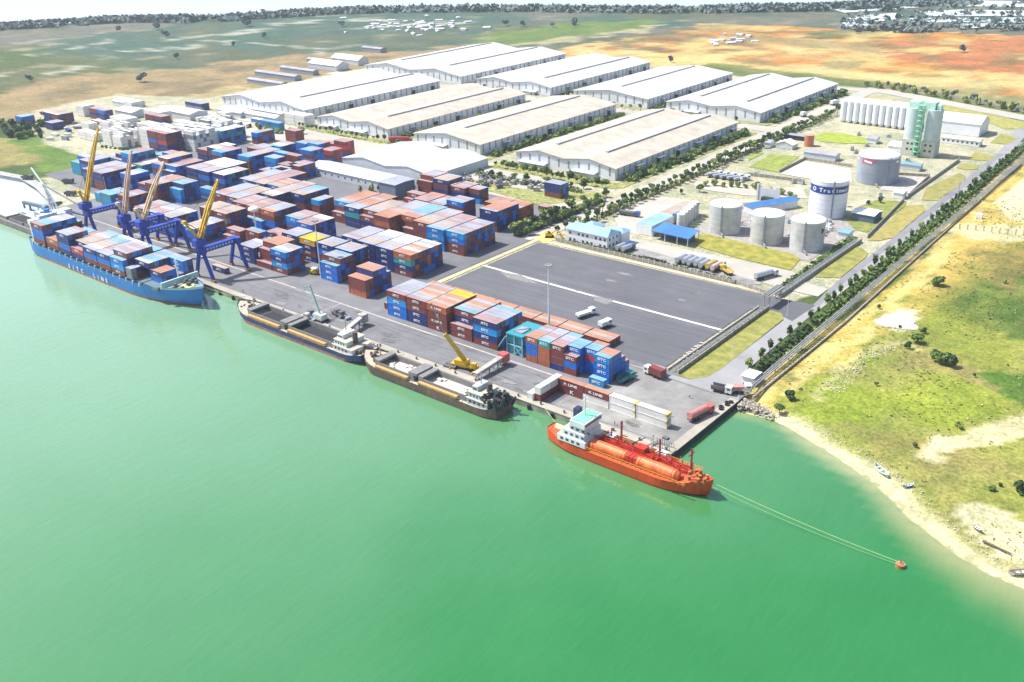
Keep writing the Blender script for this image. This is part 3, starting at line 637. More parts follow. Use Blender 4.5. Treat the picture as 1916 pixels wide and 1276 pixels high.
block('long low blue row of the fourth line', -369.6, 144.4, 2, 2, 4, ['nnbb','mmmm'], ['ccc','ppp'], mix='mmb')
block('red topped stack of the fourth line', -427.8, 128.4, 2, 6, [[3]*6,[4]*6], ['nnm','nnm'], ['pppppp','wwkkww'], mix='nm')
block('pink roofed row before the white shed', -393.0, 142.0, 1, 5, 4, 'nmmm', ['ppggg'], mix='mn')
# fifth line
block('maroon fronted first stack of the fifth line', -256.0, 155.0, 1, 6, [3,4,4,4,4,4], 'mmm', ['ppgggp'], mix='m', L=10.6, text=None)
block('navy second stack of the fifth line', -244.2, 155.2, 1, 5, 4, 'nnmn', ['kkkkg'], mix='nm')
block('maroon third stack of the fifth line', -232.4, 156.2, 1, 5, 3, 'nnm', ['ppgpk'], mix='nm', L=10.4)
block('cyan and maroon fourth stack of the fifth line', -221.0, 158.6, 1, 3, 3, 'lnm', ['pg'], mix='mn', L=7.6)
block('pile beside the palms near the office road', -194.6, 191.0, 1, 3, 3, 'mnn', ['ggg'], mix='mnb', text=None)
block('low pair under the palms near the office road', -181, 168, 1, 2, 1, 'm', 'pp', mix='m', text=None)
# far left depot
block('depot stack by the white goods, five tiers high', -483.4, 127.6, 2, 5, 5, ['nmbmm','nnrmm'], ['ppwww','ppwwp'], mix='nm')
block('white reefer stack behind the five tier depot stack', -494.8, 128.2, 1, 8, [5,5,4,5,5,3,4,5], 'wwwww', 'w', mix='wwwg')
block('white reefer stack right of the depot', -484.0, 141.0, 3, 9, [[5,5,4,5,5,4,5,3,4],[4,5,5,3,5,5,4,5,5],[5,4,5,5,4,5,5,4,3]], ['wwgww','wgwww','wwwgw'], 'w', mix='wwwwg')
block('second white reefer stack right of the depot', -483.0, 168.5, 2, 8, [[5,4,5,3,5,5,4,5],[4,5,4,5,5,3,4,4]], None, 'w', mix='wwwg')
block('long blue green stack beside the white reefers', -457.6, 160.4, 1, 8, 4, 'nnbt', ['cwwwwgww'], mix='btn')
block('small blue stack by the hedge', -437.0, 177.6, 1, 6, 3, 'mnb', ['cckkkc'], mix='bm', L=6)
block('small maroon stack by the hedge', -424.0, 196.0, 1, 3, 3, 'mmm', 'p', mix='m')
block('low cyan row by the hedge', -476.6, 214, 2, 2, 2, None, 'c', mix='tb')
block('white depot stack at the far left', -524.0, 117, 2, 6, [[4,3,4,2,4,3],[3,4,3,4,2,4]], None, 'w', mix='wwwg', pitch=13)
block('second white depot stack at the far left', -552.0, 132, 2, 5, [[4,2,4,3,4],[3,4,2,4,3]], None, 'w', mix='wwwg', pitch=13)
block('third white depot stack at the far left', -575, 152, 2, 4, 3, ['www','www'], 'w', mix='w')
block('maroon pair in the white depot', -560, 172, 2, 3, 3, ['nmm','nnm'], 'p', mix='mn')
block('blue grey box group by the tan field', -590, 226, 2, 3, 2, None, 'g', mix='gn')
block('maroon far left stack', -637.0, 132, 2, 5, 3, ['nnn','mmm'], 'wkk', mix='mn')
block('far left blue group', -655, 118, 1, 4, 2, 'bb', 'c', mix='b')
block('navy far left group', -612, 120, 1, 4, 2, 'nn', 'n' and 'g', mix='n')
block('far left red roofed group', -620, 160, 2, 3, 3, ['mnm','nnb'], 'pg', mix='mb')
block('teal stack behind the second crane', -384.0, 37.0, 1, 5, 3, 'tlt', ['cccgc'], mix='tbl')
block('maroon stack beside the teal one behind the cranes', -372.0, 40.5, 1, 5, 3, 'nmm', ['ppgpp'], mix='mn')
block('low teal stack by the quay lamps', -396.0, 40.0, 1, 3, 2, 'tl', 'c', mix='tb')
block('extra stack between the fourth line and the low shed', -350.0, 118.0, 3, 3, [[3]*3,[4]*3,[2]*3], ['mbn','nbml','mb'], ['pgc','cgg','ppp'], mix='mnb')
block('stack at the left of the fourth line', -405.0, 124.0, 1, 6, 4, 'nmml', ['ccgkpp'], mix='nbm')
block('stack in front of the long low blue row', -346.0, 136.0, 1, 5, 3, 'bmm', ['gpgpp'], mix='mb')
block('scattered stack behind the low left stacks', -450.0, 110.0, 3, 3, [[2]*3,[3]*3,[2]*3], ['bt','mnb','nm'], ['ccg','gpp','kkg'], mix='btm')
for i_, (x_, y_) in enumerate(((-545,200),(-530,176),(-512,190),(-505,206),(-590,200),(-575,180),(-550,150),(-500,176),(-620,190),(-600,150),(-585,134),(-535,150),(-515,134),(-560,118),(-640,160),(-498,222),(-530,214),(-470,232))):
    block('loose pair of %s boxes in the depot, group %d' % ('white' if i_ % 3 else 'mixed', i_+1), x_, y_, 1+(i_ % 2), 2+(i_ % 3), 1+(i_*7) % 3, None, 'w', mix='w' if i_ % 3 else 'wmb', text=None)
block('corner stack nearest the long low shed in the fifth line', -361.0, 157.8, 1, 4, 4, 'nlmb', ['ccgp'], mix='nbm')
block('red topped stack behind the shed corner', -371.0, 172.0, 2, 4, [[4]*4,[3]*4], ['bbml','bmr'], ['ccpp','pppp'], mix='mbr')
block('last stack row before the palms of the sheds', -373.0, 186.0, 2, 3, [[3]*3,[4]*3], ['mnm','nmrm'], ['ppk','ppp'], mix='mrn')
block('pale roofed stack at the left of the fifth line', -387.0, 154.5, 1, 5, 4, 'ntbl', ['cwwgk'], mix='nb')
block('low blue stack left of the red topped one', -388.0, 176.0, 1, 5, 3, 'nbb', ['cgppk'], mix='bm')
block('small group between the fourth line and the reefers', -413.0, 162.0, 2, 3, 2, ['nm','mb'], ['gkp','ccp'], mix='mb')
# the two L shaped rows at the pier
block('stair of white boxes near the tanker, left leg', -57.6, 1.9+1.6, 1, 1, 1, 'm', 'p', L=2.44, text=None, wide=5.9) if False else None
def along_y(where, x0, y0, n, cols, L=6.0, t=None):
    for i in range(n):
        for k, sc in enumerate(cols[i]):
            SPECS.append(dict(x=x0, y=y0+i*(L+.1), z=.07+k*2.5, s=sc, r='w' if sc == 'w' else 'o', L=L, H=2.5, t=t if sc == 'm' else None, where=where, c=i, row=0, k=k, n=2, nc=n, nr=1, rot=True))
along_y('left leg of the white and maroon row at the pier', -53.0, 2.6, 2, ['mw','mw'], t=None)
along_y('outer left leg of the row at the pier', -55.5, 1.6, 2, ['w','w'], t=None)
for i, cols in enumerate(('mm', 'wm', 'ww', 'ww')):
    for k, sc in enumerate(cols):
        SPECS.append(dict(x=(-50.4,-40.4,-30.2,-20.0)[i], y=12.0, z=.07+k*2.5, s=sc, r='w' if sc == 'w' else 'o', L=9.9 if i < 3 else 11.2, H=2.5, t='K LINE' if sc == 'm' else None, where='long two-tier row across the pier', c=i, row=0, k=k, n=2, nc=4, nr=1, yend=(sc == 'w' and i >= 2)))
SPECS.append(dict(x=-245.6, y=12.6, z=.07, s='n', r='k', L=9.5, H=2.62, t='SITC', where='flat on the quay beside the nearest crane', c=0, row=0, k=0, n=1, nc=1, nr=1))
# on the container ship: bays on the hatch covers
SZ = 4.9
SHIPX = [-338.2,-325.4,-314.0,-302.4,-291.0,-279.6,-268.2,-256.0,-245.2]
SHIPH = [[4,4,4,4,4,4,4,3],[2]*8,[4,4,4,4,2,2,2,2],[2,3,3,3,3,3,3,3],[3]*8,[3]*8,[3,4,4,4,4,4,3,3],[2,2,3,3,3,3,3,3],[0,0,2,2,2,1,3,3]]
SHIPF = ['mbbm','mo','nbnn','nr','mbn','mbn','mlb','gg','mo']
SHIPR = ['pccgwggc','oogpppgc','gggppppp','pkkkkwgc','gwkkgccw','ggpgkggw','cgpgpgcc','ggwccgcg','ppooopcg']
for i, X in enumerate(SHIPX):
    for r_ in range(8):
        nt_ = SHIPH[i][r_]
        for k in range(nt_):
            sc = SHIPF[i][k] if (r_ == 0 and k < len(SHIPF[i])) else random.Random(i*97+r_*13+k).choice('nbmnblm')
            L = 10.9 if i != 7 or r_ > 1 else 4.5
            if i == 8: L = 8.6 if r_ < 5 else 10.0
            SPECS.append(dict(x=X, y=-22.6+r_*(CW+.06), z=SZ+k*2.5, s=sc, r=SHIPR[i][r_], L=L, H=2.5, t='SITC', where='%s bay from the stern of the blue container ship' % ('first','second','third','fourth','fifth','sixth','seventh','eighth','foremost')[i], c=i, row=r_, k=k, n=nt_, nc=9, nr=8, ship=True))

# --- which faces are open to the air; buried boxes are not built
def cov(s_, z, x=None, y=None):
    """does some container cover point (x, y, z)?"""
    for o in NEAR.get((int(x//14), int(y//14)), ()):
        lx, ly = (CW, o['L']) if o.get('rot') else (o['L'], CW)
        if o is not s_ and o['x']-.15 <= x <= o['x']+lx+.15 and o['y']-.15 <= y <= o['y']+ly+.15 and o['z'] <= z <= o['z']+o['H']: return True
    return False
NEAR = {}
for s_ in SPECS:
    lx, ly = (CW, s_['L']) if s_.get('rot') else (s_['L'], CW)
    for a_ in range(int((s_['x']-1)//14), int((s_['x']+lx+1)//14)+1):
        for b_ in range(int((s_['y']-1)//14), int((s_['y']+ly+1)//14)+1): NEAR.setdefault((a_, b_), []).append(s_)
VIS = []
for s_ in SPECS:
    lx, ly = (CW, s_['L']) if s_.get('rot') else (s_['L'], CW)
    zc = s_['z']+s_['H']/2
    s_['top'] = not cov(s_, s_['z']+s_['H']+.6, s_['x']+lx/2, s_['y']+ly/2)
    s_['front'] = not cov(s_, zc, s_['x']+lx*.35, s_['y']-.5)
    s_['side'] = not cov(s_, zc, s_['x']+lx+.9, s_['y']+ly/2)
    if s_['top'] or s_['front'] or s_['side']:
        d = (CAM-Vector((s_['x'], s_['y'], s_['z']))).length
        s_['size'] = s_['L']*(1+(s_['top'] and 1)+(s_['front'] and 1))/d/d*1e4; VIS.append(s_)
VIS.sort(key=lambda q_: -q_['size'])
ORD = ['front','second','third','fourth','fifth','sixth','seventh','eighth','ninth','tenth','eleventh','twelfth']
TIER = {1: ['on the ground'], 2: ['bottom','top'], 3: ['bottom','middle','top'], 4: ['bottom','second tier','third tier','top'], 5: ['bottom','second tier','third tier','fourth tier','top']}
def merged(specs, name, label, group):
    mb = MB(); keys = list(SIDE)+['R'+k for k in ROOF]; ix = {k: i for i, k in enumerate(keys)}
    for s_ in specs:
        lx, ly = (CW, s_['L']) if s_.get('rot') else (s_['L'], CW); h = s_['H']-.03
        mb.box(s_['x']+.04, s_['y']+.05, s_['z']+.1, s_['x']+lx-.04, s_['y']+ly-.05, s_['z']+h-.08, ix[s_['s']])
        for xx in (0, lx-.16):
            for yy in (0, ly-.16): mb.box(s_['x']+xx, s_['y']+yy, s_['z'], s_['x']+xx+.16, s_['y']+yy+.16, s_['z']+h-.02, ix[s_['s']])
        mb.box(s_['x']+.01, s_['y']+.01, s_['z']+h-.07, s_['x']+lx-.01, s_['y']+ly-.01, s_['z']+h, ix[s_['s']], top=ix['R'+s_['r']])
        if s_['t'] and s_['front'] and s_['z'] > -1:
            pass
    o = mb.build(name, [smat[k] for k in SIDE]+[rmat[k] for k in ROOF]); return tag(o, label, 'containers', group, 'stuff')
NIND = 300
usedlab = {}
for s_ in VIS[:NIND]:
    body, roof, door = cont_meshes(s_['s'], s_['r'], s_['L'], s_['H'])
    rows = '' if s_['nr'] == 1 else (ORD[s_['row']]+' row, ')
    colw = '' if (s_['nc'] == 1 or s_.get('ship')) else (ORD[s_['c']].replace('front', 'first')+' from left, ')
    tr = TIER[s_['n']][min(s_['k'], s_['n']-1)]
    lab = '%s container, %s, %s%s%s' % (CNAME[s_['s']], tr, rows, colw, s_['where'])
    ws_ = lab.split()
    if len(ws_) > 16: lab = ' '.join(w_ for w_ in ws_ if w_ not in ('the', 'of'))
    ws_ = lab.split()
    if len(ws_) > 16: lab = lab.replace(' from left', '')
    n_ = usedlab.get(lab, 0); usedlab[lab] = n_+1
    g_ = 'containers on the blue ship' if s_.get('ship') else ('containers in two-tier rows on the pier' if 'pier' in s_['where'] else 'containers stacked in the yard')
    o = thing('shipping_container', lab, 'container', (s_['x'], s_['y'], s_['z']), 0, g_)
    if s_.get('rot'): o.rotation_euler[2] = math.pi/2; o.location.x += CW
    link('body', body, o); link('roof', roof, o); link('door', door, o)
    if s_['t'] and s_['front'] and not s_.get('rot'):
        T = s_['t']
        if T == 'SITC': lettering('SITC', 1.3, white, (s_['L']*.5, -.02, s_['H']*.36), (math.pi/2, 0, 0), o, sx=1.3)
        else:
            if s_['k'] % 2: lettering('K LINE', 1.15, white, (s_['L']*.5, -.02, s_['H']*.32), (math.pi/2, 0, 0), o, sx=1.6)
            else: lettering('K', 1.7, white, (s_['L']*.55, -.02, s_['H']*.28), (math.pi/2, 0, 0), o, sx=1.3)
    if s_.get('yend'):
        e_ = MB(); e_.box(s_['L']-.9, -.03, s_['H']-.75, s_['L']+.03, CW+.03, s_['H']-.0, 0); e_.box(s_['L']-.16, -.03, 0, s_['L']+.03, .16, s_['H']-.1, 0)
        e_.build('yellow_end_frame', mat('yellow_paint', (.62,.45,.12), .6, .15, 1), o)
yard_rest = [s_ for s_ in VIS[NIND:] if not s_.get('ship')]; ship_rest = [s_ for s_ in VIS[NIND:] if s_.get('ship')]
print('containers', len(SPECS), 'visible', len(VIS), 'dup labels', [k for k, v in usedlab.items() if v > 1][:8], 'long', [k for k in usedlab if len(k.split()) > 16][:8])
merged(VIS[NIND:], 'far_containers', 'farther stacks of blue, maroon, navy and white containers filling the yard toward the sheds', 'containers stacked in the yard')
# ------------------------------------------------------------ warehouses
whw = corr('white_cladding', (.76,.77,.80), 1.6, .5, .05, .05)
whr = corr('white_sheet_roof', (.60,.595,.60), 1.2, .5, .05, .05)
whc = corr('cream_sheet_roof', (.55,.48,.385), 1.2, .5, .05, .06)
louv = mat('grey_louvre', (.27,.30,.35), .6, .1, 1)
dark = mat('dark_opening', (.03,.032,.035), .7, .2, 1)
vent = mat('ridge_vent', (.45,.44,.43), .6, .1, .5)
roofl = mat('rooflight', (.50,.52,.52), .4, .12, .4)
canm = mat('canopy_sheet', (.55,.58,.62), .5, .1, .6)
glass = mat('window_glass', (.06,.08,.11), .15, .2, .8)
def warehouse(label, x0, y0, x1, y1, gables, roofm, vents=(0,), eave=7.2, ridge=10.4, canopies=(), doors=6, loc_name='warehouse'):
    t = thing('warehouse', label, 'warehouse', ((x0+x1)/2, (y0+y1)/2, 0), 0, 'warehouses of the port estate')
    ox, oy = t.location.x, t.location.y
    X = lambda v: v-ox
    Y = lambda v: v-oy
    gw = (x1-x0)/gables
    prof = [(x0, 0), (x0, eave)]
    for g_ in range(gables):
        prof += [(x0+gw*(g_+.5), ridge)]
        if g_ < gables-1: prof += [(x0+gw*(g_+1), eave+.7)]
    prof += [(x1, eave), (x1, 0)]
    n = len(prof); mb = MB()
    a = [(X(p[0]), Y(y0), p[1]) for p in prof]; b_ = [(X(p[0]), Y(y1), p[1]) for p in prof]
    mb.add(a, (tuple(range(n)),)); mb.add(b_, (tuple(reversed(range(n))),))
    mb.add([a[0], b_[0], b_[1], a[1]], ((0,1,2,3),)); mb.add([a[-1], b_[-1], b_[-2], a[-2]], ((0,1,2,3),))
    mb.build('wall', whw, t)
    mr = MB()
    for i in range(1, n-2):
        p, q = prof[i], prof[i+1]; e0 = -.9 if i == 1 else 0; e1 = .9 if i == n-3 else 0
        P0 = (p[0]+e0, p[1]-(.15 if e0 else 0)); Q0 = (q[0]+e1, q[1]-(.15 if e1 else 0))
        vs = [(X(P0[0]), Y(y0)-.8, P0[1]+.06), (X(Q0[0]), Y(y0)-.8, Q0[1]+.06), (X(Q0[0]), Y(y1)+.8, Q0[1]+.06), (X(P0[0]), Y(y1)+.8, P0[1]+.06)]
        lo = [(v[0], v[1], v[2]-.22) for v in vs]
        mr.add(vs+lo, ((0,1,2,3),(0,4,5,1),(2,6,7,3),(1,5,6,2),(3,7,4,0)))
    rf = mr.build('roof', roofm, t)
    for k in vents:
        xr = x0+gw*(k+.5); v_ = MB(); L_ = y1-y0
        v_.box(X(xr)-1.0, Y(y0)+L_*.12, ridge+.1, X(xr)+1.0, Y(y1)-L_*.04, ridge+.75, 0); v_.build('ridge_vent', vent, rf)
    sm = MB(); rs = random.Random(int(x0))
    for k in range(gables):
        for sgn in (-1, 1):
            for j in range(int((y1-y0)/18)):
                if rs.random() < .35: continue
                yy = y0+9+j*18+rs.uniform(-3, 3); u0, u1 = .30, .62
                xa = x0+gw*(k+.5)+sgn*gw*.5*u0; xb = x0+gw*(k+.5)+sgn*gw*.5*u1
                ea = eave+(.7 if (sgn > 0 and k < gables-1) or (sgn < 0 and k > 0) else 0)
                za = ridge+(ea-ridge)*u0+.12; zb = ridge+(ea-ridge)*u1+.12
                sm.add([(X(xa), Y(yy), za), (X(xa), Y(yy)+1.3, za), (X(xb), Y(yy)+1.3, zb), (X(xb), Y(yy), zb)], ((0,1,2,3),) if sgn < 0 else ((0,3,2,1),))
    sm.build('rooflight_strips', roofl, rf)
    # louvre strips in the walls
    lm = MB(); nx = int((x1-x0)/7)
    for i in range(nx):
        xx = x0+(i+.5)*(x1-x0)/nx
        gx = ((xx-x0) % gw)/gw; zt = eave+(1-abs(gx-.5)*2)*(ridge-eave)-1.0
        lm.box(X(xx)-.65, Y(y0)-.06, 2.2, X(xx)+.65, Y(y0)-.003, min(zt, 7.4), 0)
    ny = int((y1-y0)/6)
    for i in range(ny):
        yy = y0+(i+.5)*(y1-y0)/ny; lm.box(X(x1)+.003, Y(yy)-.6, 1.6, X(x1)+.06, Y(yy)+.6, 6.6, 0)
    split_build(lm, 'wall_louvre', louv, t)
    for c_, w_ in canopies:
        cm = MB(); xx = X(x0+(x1-x0)*c_); cm.add([(xx-w_/2, Y(y0)-4.2, 2.7), (xx+w_/2, Y(y0)-4.2, 2.7), (xx+w_/2, Y(y0)-.05, 3.3), (xx-w_/2, Y(y0)-.05, 3.3), (xx-w_/2, Y(y0)-4.2, 2.5), (xx+w_/2, Y(y0)-4.2, 2.5), (xx+w_/2, Y(y0)-.05, 3.1), (xx-w_/2, Y(y0)-.05, 3.1)], ((0,1,2,3),(4,7,6,5),(0,4,5,1),(1,5,6,2),(3,7,4,0)))
        cm.box(xx-w_/2+.2, Y(y0)-3.6, 0, xx+w_/2-.2, Y(y0)-.1, 2.5, 0)
        cm.build('loading_canopy', canm, t)
    for i in range(doors):
        yy = y0+(y1-y0)*(.16+.78*i/max(1, doors-1)); dm_ = MB(); dm_.box(X(x1)+.07, Y(yy)-2.2, .1, X(x1)+.16, Y(yy)+2.2, 4.4, 0); dm_.build('loading_door', dark if i % 3 else louv, t)
        cm = MB(); cm.box(X(x1)+.03, Y(yy)-4, 2.5+2.1, X(x1)+2.6, Y(yy)+4, 4.8, 0); cm.build('side_canopy', canm, t)
    return t
warehouse('twin gabled white warehouse with cream roof in the front row nearest the palm lined road', -253.4, 238.4, -180.2, 386, 2, whc, (0,1), canopies=((.20,20),(.72,17)))
warehouse('single gabled warehouse with cream roof second from the right in the front row', -343, 240, -284.2, 394, 1, whc, (0,), ridge=10.8, canopies=((.35,20),))
warehouse('twin gabled warehouse with cream roof third from the right in the front row', -441.5, 239, -367.4, 390, 2, whc, (1,), canopies=((.2,16),(.6,18)))
warehouse('broad white roofed warehouse at the left end of the front row', -572, 249, -468.5, 398, 2, whr, (1,), ridge=11.4, canopies=((.5,60),))
warehouse('broad white roofed warehouse at the left end of the back row', -590, 423, -467, 577, 2, whr, (0,1), ridge=11.6)
warehouse('twin gabled white warehouse third from the right in the back row', -446.8, 422, -367.3, 574, 2, whr, (1,), canopies=((.75,14),))
warehouse('single gabled white warehouse second from the right in the back row', -343.7, 422, -274.6, 558, 1, whr, (0,), ridge=10.8)
warehouse('twin gabled white warehouse at the right end of the back row', -257, 421, -181, 556, 2, whr, (0,1), canopies=((.3,12),))
# sheds in the yard
def gable(label, cat, name, x0, y0, x1, y1, e, rdg, along='x', wall=whw, roof=whr, bays=1, wins=0, group=None, over=.4):
    t = thing(name, label, cat, ((x0+x1)/2, (y0+y1)/2, 0), 0, group)
    hx, hy = (x1-x0)/2, (y1-y0)/2
    if along == 'y': hx, hy = hy, hx
    prof = [(-hy, 0), (-hy, e)]
    bw = 2*hy/bays
    for i in range(bays):
        prof.append((-hy+bw*(i+.5), rdg))
        if i < bays-1: prof.append((-hy+bw*(i+1), e+.3))
    prof += [(hy, e), (hy, 0)]
    f = (lambda u, v, z: (u, v, z)) if along == 'x' else (lambda u, v, z: (v, u, z))
    mb = MB(); n = len(prof); a = [f(-hx, p[0], p[1]) for p in prof]; b_ = [f(hx, p[0], p[1]) for p in prof]
    mb.add(a, (tuple(range(n)),)); mb.add(b_, (tuple(reversed(range(n))),)); mb.add([a[0], b_[0], b_[1], a[1]], ((0,1,2,3),)); mb.add([a[-1], b_[-1], b_[-2], a[-2]], ((0,1,2,3),))
    mb.build('wall', wall, t)
    mr = MB()
    for i in range(1, n-2):
        p, q = prof[i], prof[i+1]; e0 = -over if i == 1 else 0; e1 = over if i == n-3 else 0
        vs = [f(-hx-over, p[0]+e0, p[1]+.05-abs(e0)*.25), f(hx+over, p[0]+e0, p[1]+.05-abs(e0)*.25), f(hx+over, q[0]+e1, q[1]+.05-abs(e1)*.25), f(-hx-over, q[0]+e1, q[1]+.05-abs(e1)*.25)]
        lo = [(v[0], v[1], v[2]-.14) for v in vs]; mr.add(vs+lo, ((0,1,2,3),(4,7,6,5),(0,4,5,1),(2,6,7,3),(1,5,6,2),(3,7,4,0)))
    mr.build('roof', roof, t)
    if wins:
        X0, Y0 = (x0-x1)/2, (y0-y1)/2
        for i in range(wins):
            w_ = MB(); xx = X0+(x1-x0)*(i+.5)/wins; w_.box(xx-.6, Y0-.05, e*.35, xx+.6, Y0-.003, e*.35+1.2); w_.build('window', glass, t)
    return t
gable('long low shed with a grey louvred front and white roof among the containers', 'shed', 'storage_shed', -341, 148, -271, 164, 4.6, 6.6, 'x', canm, whr, wins=12)
gable('white three bayed shed behind the long low shed', 'shed', 'storage_shed', -338, 172, -262, 222, 5.4, 8.2, 'y', canm, whr, bays=2)
gable('small blue grey block with pale flat roof beside the long low shed', 'shed', 'storage_shed', -269.5, 138.5, -256.8, 153.5, 8.4, 8.8, 'x', mat('blue_grey_wall', (.17,.20,.27), .7, .1, .4), rmat['g'])
# small sheds and huts at the far left of the estate
for i, (x, y, w_, d, h, lab) in enumerate(((-640,205,26,14,4,'small white workshop at the left end of the white depot'),(-560,205,40,16,5,'long white shed before the broad left warehouse'),(-530,232,30,14,4,'pale shed beside the flatbed trailers'),
        (-600,185,24,16,4.5,'white hut in the middle of the depot'),(-510,155,18,12,5,'blue grey roofed hut behind the white boxes'),(-498,232,44,8,4,'long narrow shelter under the broad warehouse front'))):
    gable(lab, 'shed', 'depot_shed', x-w_/2, y-d/2, x+w_/2, y+d/2, h, h+1.6, 'x', canm, whr if i != 4 else rmat['g'])
# construction yard beyond
tentm = mat('white_tent', (.75,.76,.78), .6, .05, 1)
for i, (p, w_, d, h) in enumerate((((615,128),42,16,5),((655,118),40,14,5),((520,145),60,8,4),((560,136),50,7,4),((500,158),50,7,3.5),((595,118),26,8,4),((700,96),30,9,4))):
    q = at(*p); gable(['white tent roofed hall among the long sheds','second white tent roofed hall behind the first','long grey shed left of the tents','grey shed between the tents and the long one','lowest long shed at the left of the works','small shed above the tents','lone shed right of the tents'][i], 'shed', 'works_shed', q.x-w_/2, q.y-d/2, q.x+w_/2, q.y+d/2, h, h+(3.5 if i < 2 else 1), 'x', louv if i > 1 else canm, tentm if i < 2 else rmat['g'], group='sheds of the works behind the warehouses')
# ------------------------------------------------------------ office and workshops
bluer = corr('light_blue_roof', (.26,.42,.60), .9, .5, .05, .08); blue2 = corr('blue_roof', (.06,.20,.46), .9, .5, .05, .1)
offw = mat('office_render', (.76,.77,.78), .8, .05, .4)
t = thing('office_building', 'two storey white office with light blue roof and wings beside the dark lot', 'building', (-127, 143, 0))
mb = MB(); mb.box(-12, -6.5, 0, 11, 3.5, 6.6); mb.box(-11, 3.5, 0, -3, 12, 5.4); mb.box(3, 3.503, 0, 12.5, 10, 6.0); mb.build('wall', offw, t)
mr = MB()
def hip(mb, x0, y0, x1, y1, z, h, ins=None, o=.6):
    x0 -= o; y0 -= o; x1 += o; y1 += o
    if x1-x0 > y1-y0: i = (y1-y0)/2 if ins is None else ins; r0, r1 = (x0+i, (y0+y1)/2, z+h), (x1-i, (y0+y1)/2, z+h)
    else: i = (x1-x0)/2 if ins is None else ins; r0, r1 = ((x0+x1)/2, y0+i, z+h), ((x0+x1)/2, y1-i, z+h)
    v = [(x0,y0,z),(x1,y0,z),(x1,y1,z),(x0,y1,z), r0, r1]
    if x1-x0 > y1-y0: mb.add(v, ((0,1,5,4),(1,2,5),(2,3,4,5),(3,0,4),(3,2,1,0)))
    else: mb.add(v, ((0,1,4),(1,2,5,4),(2,3,5),(3,0,4,5),(3,2,1,0)))
hip(mr, -12, -6.5, 11, 3.5, 6.62, 2.4, 2); hip(mr, -11, 3.5, -3, 12, 5.42, 1.9); hip(mr, 3, 4.4, 12.5, 10, 6.02, 1.5)
mr.build('roof', bluer, t)
for z in (1.2, 4.3):
    for i in range(9):
        if (i*7+int(z)) % 4 == 3: continue
        wmb = MB(); xx = -10.6+i*2.45; wmb.box(xx, -6.56, z, xx+1.1, -6.503, z+1.3); f_ = wmb.build('window', glass, t)
    for i in range(3):
        wmb = MB(); yy = -5+i*2.9; wmb.box(11.003, yy, z, 11.06, yy+1.1, z+1.3); wmb.build('window', glass, t)
t = thing('canopy_building', 'tanker loading bay under a bright blue roof beside the lawn', 'building', (-98.6, 169, 0))
mb = MB(); mb.add([(-10.4,-6.2,4.1),(10.6,-7,4.1),(9,5.4,4.9),(-10.6,6,4.9),(-10.4,-6.2,3.9),(10.6,-7,3.9),(9,5.4,4.7),(-10.6,6,4.7)], ((0,1,2,3),(4,7,6,5),(0,4,5,1),(1,5,6,2),(2,6,7,3),(3,7,4,0))); mb.build('roof', blue2, t)
mb = MB()
for xx in (-9.6,-3,3.6,9.2):
    for yy in (-5.6, 4.6): mb.box(xx-.15, yy-.15, 0, xx+.15, yy+.15, 4.0+(yy > 0)*.7)
split_build(mb, 'post', offw, t); mb = MB(); mb.box(-9, -1, 0, 7.5, 4.2, 3.2); mb.build('wall', mat('shade_blue_wall', (.10,.14,.22), .8), t)
t = thing('workshop', 'L shaped workshop with blue edged pale roof beside the row of small silos', 'building', (-114, 186, 0))
mb = MB(); mb.box(-5.5, -20, 0, 3.5, 0, 5.0, 0, top=1); mb.box(-4.5, .003, 0, 2.5, 24, 5.6, 0, top=2); mb.build('wall', [offw, bluer, rmat['k']], t)
mb = MB(); mb.box(2.6, 1, 5.2, 4.4, 24.5, 5.85); mb.build('gutter', blue2, t)
# ------------------------------------------------------------ storage tanks
tkw = mat('weathered_tank_steel', (.50,.51,.53), .5, .12, .22, dirt=.22, col2=(.60,.61,.58)); tkr = mat('tank_roof_white', (.80,.80,.79), .5, .04, .3)
tkb = mat('bright_tank_white', (.76,.79,.83), .45, .05, .2); tkg = mat('silver_tank', (.30,.34,.42), .45, .14, .15, dirt=.15); pipe_m = mat('pipe_grey', (.36,.37,.38), .5, .15, 1, metal=.3)
def tank(label, x, y, r, h, wallm_, roofm_, dh=.8, ladder_az=-75, group=None, band=None):
    t = thing('storage_tank', label, 'tank', (x, y, 0), 0, group)
    mb = MB(); mb.cyl((0,0,0), (0,0,h), r, n=48, caps=False); mb.build('shell', wallm_, t)
    sm = MB()
    for k in range(1, int(h/2.4)+1): sm.cyl((0,0,k*2.4-.05),(0,0,k*2.4+.03), r+.035, n=48, caps=False)
    sm.build('weld_seams', pipe_m, t)
    mr = MB(); mr.dome((0,0,h), r*1.0, dh, 48, 5); mr.cyl((0,0,h-.15), (0,0,h+.12), r+.12, n=48, caps=False); mr.cyl((0,0,h+dh-.1), (0,0,h+dh+.5), .35, n=8)
    mr.build('roof', roofm_, t)
    lb = MB(); a = R(ladder_az); cx, cy = math.cos(a), math.sin(a)
    lb.box(-.35, r+.02, 0, .35, r+.5, h+.8); ob = lb.build('ladder', louv, t); ob.rotation_euler[2] = a-math.pi/2
    rl = MB(); 
    for i in range(24):
        a0, a1 = 2*math.pi*i/24, 2*math.pi*(i+1)/24
        rl.beam((r*math.cos(a0), r*math.sin(a0), h+.9), (r*math.cos(a1), r*math.sin(a1), h+.9), .07); rl.beam((r*math.cos(a0), r*math.sin(a0), h), (r*math.cos(a0), r*math.sin(a0), h+.9), .07)
    rl.build('railing', pipe_m, t)
    pm = MB()
    for z in (.8, 1.5): pm.beam((r*.3, -r-.2, z), (r*.3+2.5, -r-3, z), .3)
    pm.build('pipe', pipe_m, t)
    return t
TG = 'three grey tanks behind the lawn'
